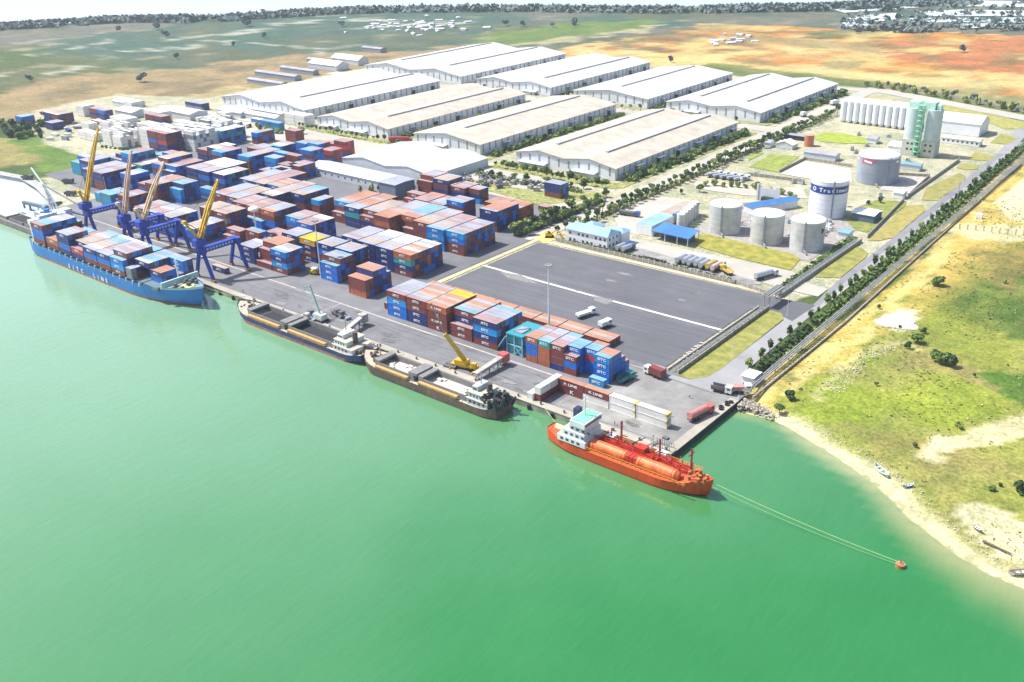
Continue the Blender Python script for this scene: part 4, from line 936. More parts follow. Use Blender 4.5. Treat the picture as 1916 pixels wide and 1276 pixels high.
tank('left one of the three weathered grey tanks with white tops', -86.6, 193.6, 7.6, 13.6, tkw, tkr, group=TG)
tank('middle one of the three weathered grey tanks with white tops', -63.6, 191.4, 7.6, 13.6, tkw, tkr, group=TG)
k_ = tank('right one of the three weathered grey tanks, dark emblem on its right side', -44.8, 193.2, 7.6, 13.6, tkw, tkr, group=TG)
mb = MB(); 
for i in range(5):
    a0, a1 = R(-16+i*4), R(-12+i*4); mb.add([(7.66*math.cos(a0),7.66*math.sin(a0),8.2+i*.25),(7.66*math.cos(a1),7.66*math.sin(a1),8.2+i*.3),(7.66*math.cos(a1),7.66*math.sin(a1),11-i*.25),(7.66*math.cos(a0),7.66*math.sin(a0),10.9-i*.2)], ((0,1,2,3),))
mb.build('emblem', mat('dark_green_mark', (.04,.08,.07), .5), k_)
bt = tank('tall bright white tank with a dark blue lettered band', -57.6, 246.5, 9.1, 18.6, tkb, tkr, dh=.5, ladder_az=-55)
bb = MB(); bb.cyl((0,0,12.6), (0,0,16.4), 9.14, n=64, caps=False); band_o = bb.build('blue_band', mat('deep_blue_band', (.012,.05,.26), .4, .05), bt)
def curved_text(txt, h, r_, z, az0, daz, m, parent):
    for i, ch in enumerate(txt):
        if ch == ' ': continue
        a = az0+daz*i; lettering(ch, h, m, (r_*math.cos(a), r_*math.sin(a), z), (math.pi/2, 0, a+math.pi/2), parent, 'letter', sx=1.15)
curved_text('O Tratimex', 2.7, 9.2, 13.6, R(-118), R(12.2), white, bt)
curved_text('ex', 2.7, 9.2, 13.6, R(-160), R(12), white, bt)
gt = tank('broad silver tank with a red and white badge', -60.2, 321, 11.2, 14.6, tkg, mat('silver_roof', (.66,.66,.67), .5, .05, .2), dh=2.4, ladder_az=-40)
mb = MB()
for i in range(8):
    a0, a1 = R(-122+i*6), R(-116+i*6); z0 = 11.2 if i < 6 else 11.2+(i-5)*.9; z0a = 11.2 if i < 5 else 11.2+(i-4)*.9
    mb.add([(11.28*math.cos(a0),11.28*math.sin(a0),z0),(11.28*math.cos(a1),11.28*math.sin(a1),z0a),(11.28*math.cos(a1),11.28*math.sin(a1),14.1),(11.28*math.cos(a0),11.28*math.sin(a0),14.1)], ((0,1,2,3),))
mb.build('badge', mat('badge_red', (.42,.10,.14), .5, .08), gt)
mb = MB()
for i in range(4):
    a0, a1 = R(-113+i*6), R(-107+i*6); mb.add([(11.33*math.cos(a0),11.33*math.sin(a0),12.3-i*.15),(11.33*math.cos(a1),11.33*math.sin(a1),12.15-i*.15),(11.33*math.cos(a1),11.33*math.sin(a1),13.1-i*.1),(11.33*math.cos(a0),11.33*math.sin(a0),13.3-i*.1)], ((0,1,2,3),))
for az in (-150, -20):
    for i in range(2):
        a0, a1 = R(az+i*6), R(az+6+i*6); mb.add([(11.33*math.cos(a0),11.33*math.sin(a0),12.2),(11.33*math.cos(a1),11.33*math.sin(a1),12.2),(11.33*math.cos(a1),11.33*math.sin(a1),13.4),(11.33*math.cos(a0),11.33*math.sin(a0),13.4)], ((0,1,2,3),))
mb.build('badge_stroke', white, gt)
t = thing('storage_tank', 'small orange tank by the long dark canopy', 'tank', (-125, 377, 0)); mb = MB(); mb.cyl((0,0,0),(0,0,7),3.0,n=24,caps=False); mb.build('shell', mat('orange_tank', (.50,.17,.09), .6, .1), t); mb = MB(); mb.cyl((0,0,7),(0,0,7.5),3.05,1.2,n=24); mb.build('roof', mat('orange_tank_top', (.55,.28,.18), .6), t)
# small silos beside the workshop
for i in range(6):
    x, y = -105.5-(i*.9), 184.5+i*4.3
    t = thing('small_silo', '%s from the near end of the six small grey silos by the workshop' % ORDW[i], 'silo', (x, y, 0), 0, 'small grey silos'); mb = MB(); mb.cyl((0,0,0),(0,0,7.4),2.0,n=18,caps=False); mb.build('shell', tkw, t); mb = MB(); mb.cyl((0,0,7.4),(0,0,8.0),2.05,.6,n=18); mb.build('roof', tkr, t)
# row of white silos and the tall green-white silo tower
for i in range(12):
    f_ = i/11; x = -135+f_*50; y = 456-f_*2
    t = thing('white_silo', '%s from the left in the long row of white silos' % ORDW[i], 'silo', (x, y, 0), 0, 'row of white silos'); mb = MB(); mb.cyl((0,0,1.8),(0,0,14.5),2.15,n=20,caps=False); mb.cyl((0,0,0),(0,0,1.8),1.2,2.15,n=20,caps=False); mb.build('shell', tkb, t); mb = MB(); mb.cyl((0,0,14.5),(0,0,15.6),2.2,.7,n=20); mb.build('roof', tkr, t)
t = thing('silo_shelter', 'white shed behind the row of white silos', 'shed', (-112, 466, 0)); mb = MB(); mb.box(-26,-6,0,26,8,13.5); mb.build('wall', offw, t); mb = MB(); mb.box(-26.4,-6.4,13.5,26.4,8.4,13.9); mb.build('roof', tkr, t)
tw = thing('silo_tower', 'tall pair of pale green silos with a green stair tower on a concrete base', 'silo', (-60.5, 392, 0))
palegr = mat('pale_green_steel', (.50,.60,.60), .5, .08, .3); conc2 = mat('cast_concrete', (.50,.53,.44), .8, .12, .3); grn = mat('green_steelwork', (.22,.55,.36), .5, .2, 1); mint = mat('mint_cladding', (.50,.76,.64), .5, .06)
mb = MB(); mb.box(-10,-5,0,-2.2,5,9.5); mb.box(1.5,-5,0,9.5,5,9.5); mb.build('base', conc2, tw)
for x in (-5.9, 5.3):
    mb = MB(); mb.cyl((x,0,9.5),(x,0,28),4.9,n=32); mb.build('silo_shell', palegr, tw)
mb = MB(); mb.box(-9,-4,28,-3,3,32); mb.box(-1,-3.5,28,6,3,32.3); mb.box(6.5,-2,28,9,2,31); mb.build('head_house', mint, tw)
mb = MB()
for k in range(10):
    z = k*3.1
    for x in (-2.1, 1.2):
        for y in (-8.2, -5.3): mb.beam((x,y,z),(x,y,z+3.1),.28)
    mb.box(-2.3,-8.4,z+2.9,1.4,-5.1,z+3.06)
    mb.beam((-2.1,-8.3,z),(1.2,-8.3,z+3.1),.24) if k % 2 else mb.beam((1.2,-8.3,z),(-2.1,-8.3,z+3.1),.24)
    mb.beam((1.3,-8.2,z),(1.3,-5.3,z+3.1),.24)
mb.build('stair_tower', grn, tw)
for x in (-7,-4.5,3.5,6.5):
    for z in (3.2,6.6): mb = MB(); mb.box(x,-5.06,z,x+1.3,-5.003,z+1.2); mb.build('window', dark, tw)
gable('white hall with curved roof end right of the tall silos', 'building', 'process_hall', -75, 458, -45, 478, 8, 12, 'x', tkb, tkr)
t = gable('low white office with dark windows before the white hall', 'building', 'site_office', -60, 430.5, -37, 437.5, 3.6, 4.4, 'x', offw, tkr, wins=8)
gable('white tank lorry shelter in front of the tall silos', 'shed', 'small_shelter', -80, 392, -70, 404, 3.2, 5, 'x', offw, tkr)
gable('tiny pale pump house on the oblong lawn', 'shed', 'pump_house', -98, 404, -92, 410, 3, 4.2, 'x', offw, rmat['g'])
p = cpx([(960,545)], *S5)[0]; gable('long pale container office right of the broad silver tank', 'building', 'site_cabin', p[0]-1, p[1], p[0]+15, p[1]+6, 3.2, 3.6, 'x', canm, rmat['c'])
p = cpx([(400,470)], *S5)[0]; gable('long grey roofed shelter left of the broad silver tank', 'shed', 'pump_shelter', p[0]-2, p[1]-3, p[0]+18, p[1]+4, 3.4, 4.4, 'x', canm, rmat['g'])
p = cpx([(230,345)], *S5)[0]; gable('dark flat canopy beside the small orange tank', 'shed', 'car_shelter', p[0]-4, p[1]-2, p[0]+17, p[1]+3, 3, 3.4, 'x', dark, louv)
p = cpx([(250,410)], *S5)[0]; gable('barrel roofed shed below the dark flat canopy', 'shed', 'barrel_shed', p[0]-5, p[1]-4, p[0]+6, p[1]+4, 3, 5, 'y', canm, tkr)
p = cpx([(120,400)], *S5)[0]; gable('small pale hut left of the barrel roofed shed', 'shed', 'guard_hut', p[0]-3, p[1]-3, p[0]+4, p[1]+3, 3, 4.4, 'x', offw, rmat['g'])
p = cpx([(250,760)], *S5)[0]
t = thing('blue_shed', 'long blue roofed shed left of the tall white tank', 'shed', (-84, 238, 0), R(62)); mb = MB(); mb.box(-14,-3.6,0,14,3.6,3.8); mb.build('wall', canm, t); mb = MB(); hip(mb,-14,-3.6,14,3.6,3.82,1.3,.3); mb.build('roof', blue2, t)
gable('white roofed canopy right of the tall white tank', 'shed', 'open_canopy', -44, 244, -33, 255, 4, 4.6, 'x', mat('shade_blue_wall', (.10,.14,.22), .8), tkr)
gable('white gatehouse where the tank yard meets the road', 'building', 'gatehouse', -38.5, 214, -33.5, 220, 3.2, 3.6, 'x', offw, rmat['c'])
gable('white gatehouse by the second plot entrance', 'building', 'gatehouse', -41, 293, -36, 299, 3.2, 3.8, 'x', offw, tkr)
gable('small white hut with dark opening at the foot of the hedge', 'building', 'guard_hut', -5.2, 54, -1.2, 59.5, 2.8, 3.0, 'x', offw, tkr)
p = at(1345, 395); t = thing('white_tank_shed', 'white screen wall and shed before the sandy plot', 'shed', (-97, 250, 0)); mb = MB(); mb.box(0,0,0,12,.4,7); mb.box(-1,-.4,0,0,.6,8.5); mb.build('wall', canm, t); mb = MB(); mb.box(3,-3,0,9,-.1,2.6); mb.build('lean_to', dark, t)
# walls and fences
fw = mat('fence_wall', (.30,.28,.24), .9, .2, .5); fpost = mat('fence_post', (.50,.48,.44), .9, .15, .6); hedge_m = mat('clipped_hedge', (.05,.085,.025), .95, .5, .9, bump=1, bscale=5, col2=(.10,.15,.04))
def fence(label, pts, h=1.9, th=.3, step=3.0, m=fw, name='fence', group=None, rail=True):
    a = Vector(pts[0][:2]+(0,)) if isinstance(pts[0], tuple) else pts[0]
    o = MB(); pst = MB()
    for p, q in zip(pts[:-1], pts[1:]):
        P, Q = Vector((p[0],p[1],0)), Vector((q[0],q[1],0)); L = (Q-P).length; n = max(1, int(L/step))
        if rail: o.beam(P+Vector((0,0,h*.45)), Q+Vector((0,0,h*.45)), th, h*.9)
        for i in range(n+1):
            c_ = P.lerp(Q, i/n); pst.box(c_.x-.2, c_.y-.2, 0, c_.x+.2, c_.y+.2, h+.15)
    t = thing(name, label, 'fence', (0,0,0), 0, group)
    o.build('panel', m, t); 
    if len(pst.v)//8 <= 100: split_build(pst, 'fence_post', fpost, t)
    else: tag(pst.build('fence_posts', fpost, t), kind='stuff')
    return t
fence('low post and panel fence along the far edge of the dark lot', [(-144,134.4),(-49,133.4),(-34,130.5)], 1.7)
fence('weathered wall on the right side of the dark lot, grass verge beyond', [(-25.3,46.6),(-26.0,116.2)], 1.6, .4, m=mat('stained_wall', (.22,.21,.17), .9, .35, .4))
fence('pale wall on the inner side of the pipe trench by the dark lot', [(-29.6,47.4),(-29.9,115.5)], .8, .35, m=pale)
fence('perimeter wall along the road verge beside the tank yard', [(-27.3,222),(-34.6,291)], 1.7)
fence('perimeter wall beside the large lawn plot', [(-27.6,131),(-27.4,215)], 1.8)
fence('perimeter wall of the plot with the broad silver tank', [(-34.9,298),(-36.3,389)], 1.8)
fence('dark wall round the bund of the broad silver tank', cpx([(205,575),(375,490),(690,540)], *S5), 1.6)
fence('dark wall on the right of the broad silver tank', cpx([(955,590),(1200,605),(1075,720)], *S5), 1.6)
fence('wall between the sandy plot and the bund', cpx([(0,595),(370,640)], *S5), 1.8)
fence('dark perimeter line beyond the upper road', [(-176,600),(-120,592),(-30,548),(120,496)], 2.0, step=6)
fence('wire fence beside the main road plots', [(-147,176),(-148.5,400),(-149,440)], 1.3, .15)
# elevated pipe rack
rack = mat('rack_concrete', (.38,.37,.33), .85, .2, .5)
t = thing('pipe_rack', 'raised pipe bridge crossing the entrance at the lot corner', 'pipe rack', (-27.6, 117.5, 0))
mb = MB()
for y in (0, 10.4):
    for x in (-1, 1.2): mb.box(x-.22, y-.22, 0, x+.22, y+.22, 5.6)
split_build(mb, 'post', rack, t); mb = MB(); mb.box(-1.6,-1,5.2,1.9,11.6,5.6); mb.build('beam', rack, t)
mb = MB()
for x in (-.9, 0, .9): mb.beam((x,-1,5.9),(x,11.4,5.9),.4)
mb.build('pipe', pipe_m, t)
def pipeline(label, x0, y0, x1, y1, n=3, z=.8, sp=.55, step=8, wd=.34, hrack=False):
    t = thing('pipeline', label, 'pipeline', (0,0,0)); a = Vector((x0,y0,0)); b_ = Vector((x1,y1,0)); d = (b_-a).normalized(); q = Vector((-d.y,d.x,0))
    for i in range(n):
        mb = MB(); o_ = q*(i-(n-1)/2)*sp+Vector((0,0,z)); mb.cyl(a+o_, b_+o_, wd/2, n=6); mb.build('pipe', pipe_m, t)
    s_ = MB(); L = (b_-a).length
    for i in range(int(L/step)+1):
        c_ = a+d*i*step; s_.beam(c_-q*n*sp*.6+Vector((0,0,z-.3)), c_+q*n*sp*.6+Vector((0,0,z-.3)), .25); s_.beam(c_, c_+Vector((0,0,z-.3)), .3)
    s_.build('pipe_supports', rack, t); return t
pipeline('bundle of grey pipes in the trench beside the dark lot', -27.6, 47, -27.8, 116.5, 3, .7)
pipeline('bundle of grey pipes running inland from the pipe bridge', -29, 129, -28.6, 213, 4, 1.6)
pipeline('long pale pipeline beside the dirt track on the right', 0.4, 46, -5.5, 411, 3, 2.0, .8, 11, .5)
t = fence('stone capped drain wall outside the long pipeline', [(3.0,46),(3.0,120),(.5,200),(-2.5,300),(-5,400)], .8, .5, 2.2, m=mat('rubble', (.30,.27,.20), .95, .4, 1)); 
mb = MB()
for i in range(8):
    y = 62+i*49; x = 1-i*.9; mb.box(x-.3,y-.3,0,x+.3,y+.3,5.5); mb.box(x-1.6,y-.2,5.2,x+1.6,y+.2,5.5)
# ------------------------------------------------------------ ships
def hull(name, mats, L, B, zdeck, zbot, parent, bow=1, sheer=1.5, bowlen=.22, sternlen=.12, sternw=.7, flare=.35, wl=None, n=40, boot=0.5, deckz=None, rake=.04, bulw=.9):
    """lofted hull about the origin, bow towards +x if bow = 1; mats: side, boot-topping, deck, below"""
    mb = MB(); rows = []
    zs = [zdeck, zdeck*.45+WATER*.55, WATER+boot, WATER-.02, zbot]
    for i in range(n+1):
        u = i/n; 
        sh_ = sheer*max(0, (u-.72)/.28)**2+sheer*.35*max(0, (.12-u)/.12)**2
        def hw(kz):
            # kz 0 at deck .. 1 at keel
            wb = 1.0
            if u > 1-bowlen: s_ = min(1.0, (u-(1-bowlen))/bowlen); wb = (1-s_**(2.0-.6*kz))**(.78+.45*kz)
            if u < sternlen: s_ = 1-u/sternlen; wb = min(wb, sternw+(1-sternw)*(1-s_*s_) if kz < .5 else (1-s_**1.6)*.9+.02)
            return max(.002, wb)*B/2*(1-.05*kz)
        row = []
        for j, z in enumerate(zs):
            kz = j/4.0; x = -L/2+L*u
            if u > .8: x -= rake*L*kz*((u-.8)/.2)**2
            zz = z+(sh_ if j == 0 else sh_*.35 if j == 1 else 0)
            row.append((x*bow, hw(kz*flare*2.2), zz))
        rows.append(row)
    m = len(zs); V = []
    for r_ in rows: V += [(p[0], -p[1], p[2]) for p in r_] + [(p[0], p[1], p[2]) for p in r_]
    F = []; MI = []
    for i in range(n):
        for sd_ in (0, m):
            for j in range(m-1):
                a = i*2*m+sd_+j; F.append((a, a+1, a+2*m+1, a+2*m)); MI.append(0 if j < 2 else (1 if j == 2 else 3))
    mb.v = V; mb.f = F; mb.m = MI
    mb.add([V[j] for j in range(m)]+[V[m+j] for j in reversed(range(m))], (tuple(range(2*m)),), 0)
    o = mb.build('hull', mats, parent)
    # deck, a little below the rail
    dk = MB()
    for i in range(n):
        a, b_ = rows[i][0], rows[i+1][0]; k = .985
        dk.add([(a[0],-a[1]*k,a[2]-bulw),(b_[0],-b_[1]*k,b_[2]-bulw),(b_[0],b_[1]*k,b_[2]-bulw),(a[0],a[1]*k,a[2]-bulw)], ((0,1,2,3),), 0)
        for s_ in (-1, 1): dk.add([(a[0],s_*a[1]*k,a[2]-bulw),(b_[0],s_*b_[1]*k,b_[2]-bulw),(b_[0],s_*b_[1]*.999,b_[2]+.02),(a[0],s_*a[1]*.999,a[2]+.02)], ((0,1,2,3),), 1)
    dk.build('deck', [mats[2], mats[4] if len(mats) > 4 else mats[0]], parent)
    return rows
bluh = mat('blue_hull', (.003,.17,.55), .4, .12, .12, dirt=.1); boot = mat('red_boot_topping', (.38,.14,.12), .6, .2, .4); deckb = mat('grey_green_deck', (.20,.25,.25), .8, .25, .5); mint2 = mat('mint_rail', (.45,.60,.58), .6, .1, 1)
streaks(bluh, (.02,.10,.22), .5, .5); shipw = mat('ship_white', (.74,.75,.76), .5, .06, .6, dirt=.12)
sh_ = thing('container_ship', 'blue container ship with SITC LINE on its side, loaded with stacked containers', 'ship', (-283.5, -12.6, 0))
hull('hull', [bluh, boot, deckb, boot, mint2], 127, 21.4, 4.4, -6, sh_, 1, sheer=3.2, bowlen=.32, sternlen=.10, sternw=.8, rake=.05, boot=1.0)
mb = MB()
for i in range(9):
    x = [v+283.5 for v in SHIPX][i]; mb.box(x-.6, -9.2, 3.4, x+11, 9.2, 4.85)
split_build(mb, 'hatch_cover', mat('hatch_blue_grey', (.10,.16,.20), .7, .2, .6), sh_)
mb = MB()
for i in range(19):
    x = -56+i*5.2
    for y in (-10.4, 10.4): mb.beam((x, y, 3.4), (x, y*.985, 5.0), .7, .5)
split_build(mb, 'lashing_post', mint2, sh_)
mb = MB(); mb.box(-62,-7.5,3.4,-56.5,8.5,12.2); mb.box(-61,-8.5,12.2,-57.5,9.5,14.4); mb.box(-60.5,-4,14.4,-58,5,15.4); s_ = mb.build('superstructure', shipw, sh_)
mb = MB(); mb.box(-57.46,-8.0,12.9,-57.4,8.4,13.8); mb.build('bridge_windows', glass, s_)
mb = MB(); mb.box(-63.2,3,3.4,-62.05,7,14.5); mb.cyl((-61.8,2,12),(-61.8,2,17.0),1.3,n=12); mb.build('funnel', bluh, sh_)
mb = MB(); mb.beam((-59.5,3,15.4),(-59.5,3,24),.5); mb.beam((-59.5,.5,20),(-59.5,5.5,20),.3); mb.beam((-59.5,1.5,22.5),(-59.5,4.5,22.5),.3); mb.build('mast', shipw, sh_)
mb = MB(); mb.beam((44.5,1.5,5),(44.5,1.5,14.5),.5); mb.beam((44.5,.2,12),(44.5,2.8,12),.25); mb.build('fore_mast', shipw, sh_)
mb = MB(); 
mb.add([(47.5,-9.2,5.2),(48.3,-9.0,5.2),(48.3,9.0,5.2),(47.5,9.2,5.2),(47.5,-9.0,7.8),(48.3,-8.8,7.8),(48.3,8.8,7.8),(47.5,9.0,7.8)], ((0,4,5,1),(1,5,6,2),(2,6,7,3),(3,7,4,0),(4,7,6,5))); mb.build('breakwater', mint2, sh_)
mb = MB(); r2 = random.Random(3)
for i in range(14): x, y = 49+r2.random()*7, (r2.random()-.5)*9; mb.box(x-.6,y-.6,5.2,x+.6,y+.6,6.3+r2.random()*.8)
mb.build('deck_gear', mat('deck_gear', (.09,.12,.12), .8, .3, 1), sh_)
mb = MB(); mb.cyl((54.5,-1,5.3),(54.5,-1,5.75),3.0,n=16); mb.build('deck_patch', mat('yellow_deck', (.50,.50,.22), .8), sh_)
for i, ch in enumerate('SITC'): lettering(ch, 2.7, white, (-22.4+i*3.85, -10.86, -.9), (math.pi/2, 0, 0), sh_, 'letter', 1.1)
for i, ch in enumerate('LINE'): lettering(ch, 2.7, white, (-.2+i*3.5, -10.86, -.9), (math.pi/2, 0, 0), sh_, 'letter', 1.1)
for c_ in list(sh_.children):
    if c_.name.split('.')[0] in ('hull', 'deck'): c_.location.x += 3.0; c_.scale.x = 1.045
    elif c_.name.split('.')[0] in ('fore_mast', 'breakwater', 'deck_gear', 'deck_patch'): c_.location.x += 4.5
# --- dry cargo coasters
rust = mat('dark_rail_paint', (.10,.075,.07), .8, .3, .8); navyh = mat('navy_hull', (.015,.035,.17), .5, .2, .3, dirt=.2); pinkb = mat('faded_red_bottom', (.38,.19,.17), .8, .2, .5, dirt=.3)
[streaks(m_, sc=.6) for m_ in (navyh, pinkb)]; hold = mat('dark_hold', (.022,.022,.028), .9, .3, .6); och = mat('ochre_walkway', (.52,.31,.10), .8, .15, .8); cgrey = mat('coaming_grey', (.19,.19,.185), .8, .2, .6); cream2 = mat('cream_deck', (.46,.42,.32), .8, .15, .6)
def coaster(loc, L, B, label, hm, holdfloor, rz=0, walk=(.30,.62), house=shipw, bowc=cream2, cover_m=cgrey, forec=.13):
    t = thing('cargo_coaster', label, 'ship', loc, rz, 'dry cargo coasters at the quay')
    hull('hull', [hm[0], hm[1], bowc, hm[1], hm[2]], L, B, .9, -4, t, -1, sheer=2.6, bowlen=.16, sternlen=.1, sternw=.75, rake=.03, boot=hm[3], bulw=.5)
    x0, x1 = -L/2+L*(forec+.02), L/2-L*.20; w_ = B*.33; mid = x0+(x1-x0)*.47
    mb = MB(); zc = 2.7
    for (a, b_) in ((x0, mid-1.2), (mid+1.2, x1)):
        mb.box(a, -w_-.3, .5, b_, -w_, zc); mb.box(a, w_, .5, b_, w_+.3, zc); mb.box(a, -w_, .5, a+.3, w_, zc); mb.box(b_-.3, -w_, .5, b_, w_, zc)
    mb.build('hatch_coaming', cgrey, t)
    mb = MB(); mb.box(x0+.3,-w_,.42,mid-1.5,w_,.6); mb.box(mid+1.5,-w_,.42,x1-.3,w_,.6); fl = mb.build('hold', holdfloor, t)
    mb = MB(); mb.box(mid-3.6,-w_-.2,zc+.02,mid+.3,w_+.2,zc+.9); mb.box(mid+1.0,-w_-.2,zc+.02,mid+3.2,w_+.2,zc+.6); mb.box(x0-.4,-w_-.2,zc+.02,x0+2.2,w_+.2,zc+.8); split_build(mb, 'folded_hatch_cover', cover_m, t)
    mb = MB(); mb.box(x0+1,-w_-1.55,.52,mid-3.4,-w_-.35,1.75); mb.box(mid+2,-w_-1.55,.52,x1-3,-w_-.35,1.75); split_build(mb, 'walkway', och, t)
    # house at the stern
    hx = x1+1.0
    h_ = MB(); h_.box(hx, -B*.40, .5, hx+L*.135, B*.40, 2.7); h_.box(hx+.5, -B*.36, 2.72, hx+L*.09, B*.36, 4.7); h_.box(hx+1.0, -B*.24, 4.72, hx+L*.05, B*.24, 6.4); hs = h_.build('deck_house', house, t)
    rf_ = MB(); rf_.box(hx+.2, -B*.38, 4.705, hx+L*.095, B*.38, 4.78); rf_.box(hx-.3, -B*.43, 2.705, hx+L*.14, -B*.365, 2.8); rf_.box(hx+L*.092, -B*.36, 2.705, hx+L*.14, B*.40, 2.82); rf_.build('house_deck', cream2, hs)
    wn = MB(); wn.box(hx+.93, -B*.2, 5.2, hx+.99, B*.2, 5.9); wn.box(hx+1.2, -B*.24-.06, 5.2, hx+L*.045, -B*.24-.003, 5.9)
    for k in range(4): wn.box(hx+1+k*1.9, -B*.40-.06, 1.2, hx+1.9+k*1.9, -B*.40-.003, 2.0); wn.box(hx+1.1+k*1.4, -B*.36-.06, 3.3, hx+1.8+k*1.4, -B*.36-.003, 4.1)
    split_build(wn, 'cabin_window', glass, hs)
    f_ = MB(); f_.cyl((hx+L*.09, 0, 3.3), (hx+L*.095, 0, 7.6), 1.1, .9, n=10); f_.build('funnel', hm[2], t)
    ms = MB(); ms.beam((hx+2.5,0,6.4),(hx+2.5,0,11),.28); ms.beam((hx+2.5,-1.3,9),(hx+2.5,1.3,9),.16); ms.beam((x0-1.6,0,1.2),(x0-1.6,0,7),.3); ms.build('mast', pipe_m, t)
    gear = MB(); r3 = random.Random(int(L))
    for k in range(16):
        x, y = -L/2+L*(.04+r3.random()*.09), (r3.random()-.5)*B*.45; gear.box(x-.35, y-.35, 1.2, x+.35, y+.35, 2.2+r3.random()*.7)
    for k in range(10):
        x, y = L/2-L*(.02+r3.random()*.05), (r3.random()-.5)*B*.5; gear.box(x-.5, y-.5, .5, x+.5, y+.5, 1.4+r3.random())
    gear.build('deck_gear', rust, t)
    rl = MB()
    for s_ in (-1, 1):
        for k in range(14): x = x0+(x1-x0)*k/13; rl.beam((x, s_*B*.485, .8), (x, s_*B*.485, 1.7), .12)
        rl.beam((x0, s_*B*.485, 1.7), (x1, s_*B*.485, 1.7), .12)
    rl.build('railing', cgrey, t)
    return t, x0, x1, w_
c1 = coaster((-160.3, -6.6, 0), 77.5, 12.2, 'coaster with pink waterline, dark open holds and orange walkways, stern hull navy', [navyh, pinkb, rust, 2.0], hold)
sandm = mat('pale_cargo_sand', (.58,.53,.44), .95, .2, .7, bump=.5)
c2 = coaster((-89.6, -8.2, 0), 65.5, 11.6, 'brown rimmed coaster whose holds are filled with pale cargo, nearest the tanker', [mat('brown_hull', (.16,.11,.085), .8, .25, .5, dirt=.3), rust, rust, .4], sandm, house=mat('dirty_white_blue', (.46,.52,.58), .7, .3, .8), bowc=mat('beige_foredeck', (.50,.42,.31), .85, .2, .7))
for (cc, n) in ((c2, 18),):
    mb = MB(); r4 = random.Random(5)
    for k in range(n): x, y = r4.uniform(cc[1]+3, cc[2]-3), r4.uniform(-cc[3]+.6, cc[3]-.6); mb.box(x-.9,y-.6,.6,x+.9,y+.6,1.0+r4.random()*.4)
    mb.build('bulk_bags', mat('bag_white', (.66,.62,.55), .9, .1, 1), cc[0])
    mb = MB()
    for k in range(40): x, y = cc[2]+r4.uniform(5, 14), r4.uniform(-4.2, 4.2); mb.cyl((x,y,1),(x+r4.uniform(-1.5,1.5),y+r4.uniform(-1,1),1+r4.uniform(1.5,4.5)),.5,n=6)
    mb.build('stern_machinery', mat('black_machinery', (.04,.045,.05), .7, .4, 1), cc[0])
# --- the orange gas tanker
orh = mat('orange_hull', (.62,.065,.006), .45, .12, .25, dirt=.15); orl = mat('dark_red_hull', (.30,.03,.015), .5, .15, .4); streaks(orh, (.28,.05,.02), .6, .7); ord_ = mat('orange_deck', (.55,.10,.03), .6, .2, .5); orr = mat('orange_rail', (.75,.26,.03), .5, .1, .8); ort = mat('cargo_tank_orange', (.60,.095,.012), .45, .2, .5, col2=(.66,.17,.04)); redp = mat('red_pipework', (.48,.035,.018), .5, .2, 1)
tk = thing('gas_tanker', 'orange gas tanker with white bridge at the pier head', 'ship', (-9.0, -9.6, 0), 0)
hull('hull', [orh, orl, ord_, orl, orr], 56, 10.2, 1.0, -4, tk, 1, sheer=3.0, bowlen=.30, sternlen=.24, sternw=.35, rake=.05, boot=.5, bulw=.3)
for (x0, x1) in ((-10.5, 1.0), (5.5, 17.5)):
    for y in (-2.1,):
        mb = MB(); mb.cyl((x0,y,2.2),(x1,y,2.2),1.75,n=20,caps=False)
        for xe, s_ in ((x0,-1),(x1,1)): mb.cyl((xe,y,2.2),(xe+s_*1.0,y,2.2),1.75,1.0,n=20)
        o = mb.build('cargo_tank', ort, tk, smooth=False)
        bn = MB()
        for k in range(2): xx = x0+(x1-x0)*(.06+.88*k); bn.cyl((xx-.12,y,2.2),(xx+.12,y,2.2),1.8,n=20,caps=False)
        bn.build('tank_band', redp, o)
mb = MB(); r5 = random.Random(11)
for k in range(7): y = .9+k*.45; mb.beam((-11,y,2.4+.25*(k % 3)),(19,y,2.4+.25*(k % 3)),.22)
for k in range(60):
    x, y = r5.uniform(-11, 19), r5.uniform(.2, 4.4); mb.beam((x,y,.8),(x,y,r5.uniform(1.8,4.2)),.28)
for k in range(46):
    x, y = r5.uniform(-11, 19), r5.uniform(-.6, 4.4); z = r5.uniform(1.8, 4.6); mb.beam((x,y,z),(x+r5.uniform(-2,2),y+r5.uniform(-2,2),z),.2)
for x in (2, 3.2, 4.4): mb.box(x-.5,-3.4,1.4,x+.5,-.8,3.4)
mb.box(1.4,1.2,1.4,4.8,4,4.2); mb.build('pipework', redp, tk)
mb = MB(); mb.beam((-4.5,3.5,1.4),(-4.5,3.5,9.5),.45); mb.beam((8.6,3.6,1.4),(8.6,3.6,8),.45); mb.beam((20.5,.6,2),(20.5,.6,10.6),.4); mb.beam((20.5,-1,9),(20.5,2,9),.3); mb.beam((-8,3.6,1.4),(-8,3.6,6),.3); mb.build('mast', mat('dark_red_mast', (.25,.03,.03), .6), tk)
mb = MB(); mb.beam((-.5,3.6,3.4),(2.8,5.0,5.8),.22); mb.cyl((-.5,3.6,1.4),(-.5,3.6,3.6),.35,n=8); mb.build('hose_crane', mat('black_boom', (.05,.05,.05), .6), tk)
mb = MB(); mb.box(7.2,3.4,3.2,10.6,5.6,3.5); mb.box(-9.6,3.0,3.0,-7.0,5.2,3.3); split_build(mb, 'shelter_roof', mat('pale_shelter', (.60,.66,.64), .6), tk)
mb = MB(); mb.box(-22,-5.2,1.2,-11.8,5.2,3.4); mb.box(-20.5,-4.7,3.4,-12.4,4.7,5.9); mb.box(-18.5,-4.2,5.9,-12.8,4.2,8.2); h_ = mb.build('superstructure', shipw, tk); h_.scale = (1, .92, .88); h_.location.z = .15
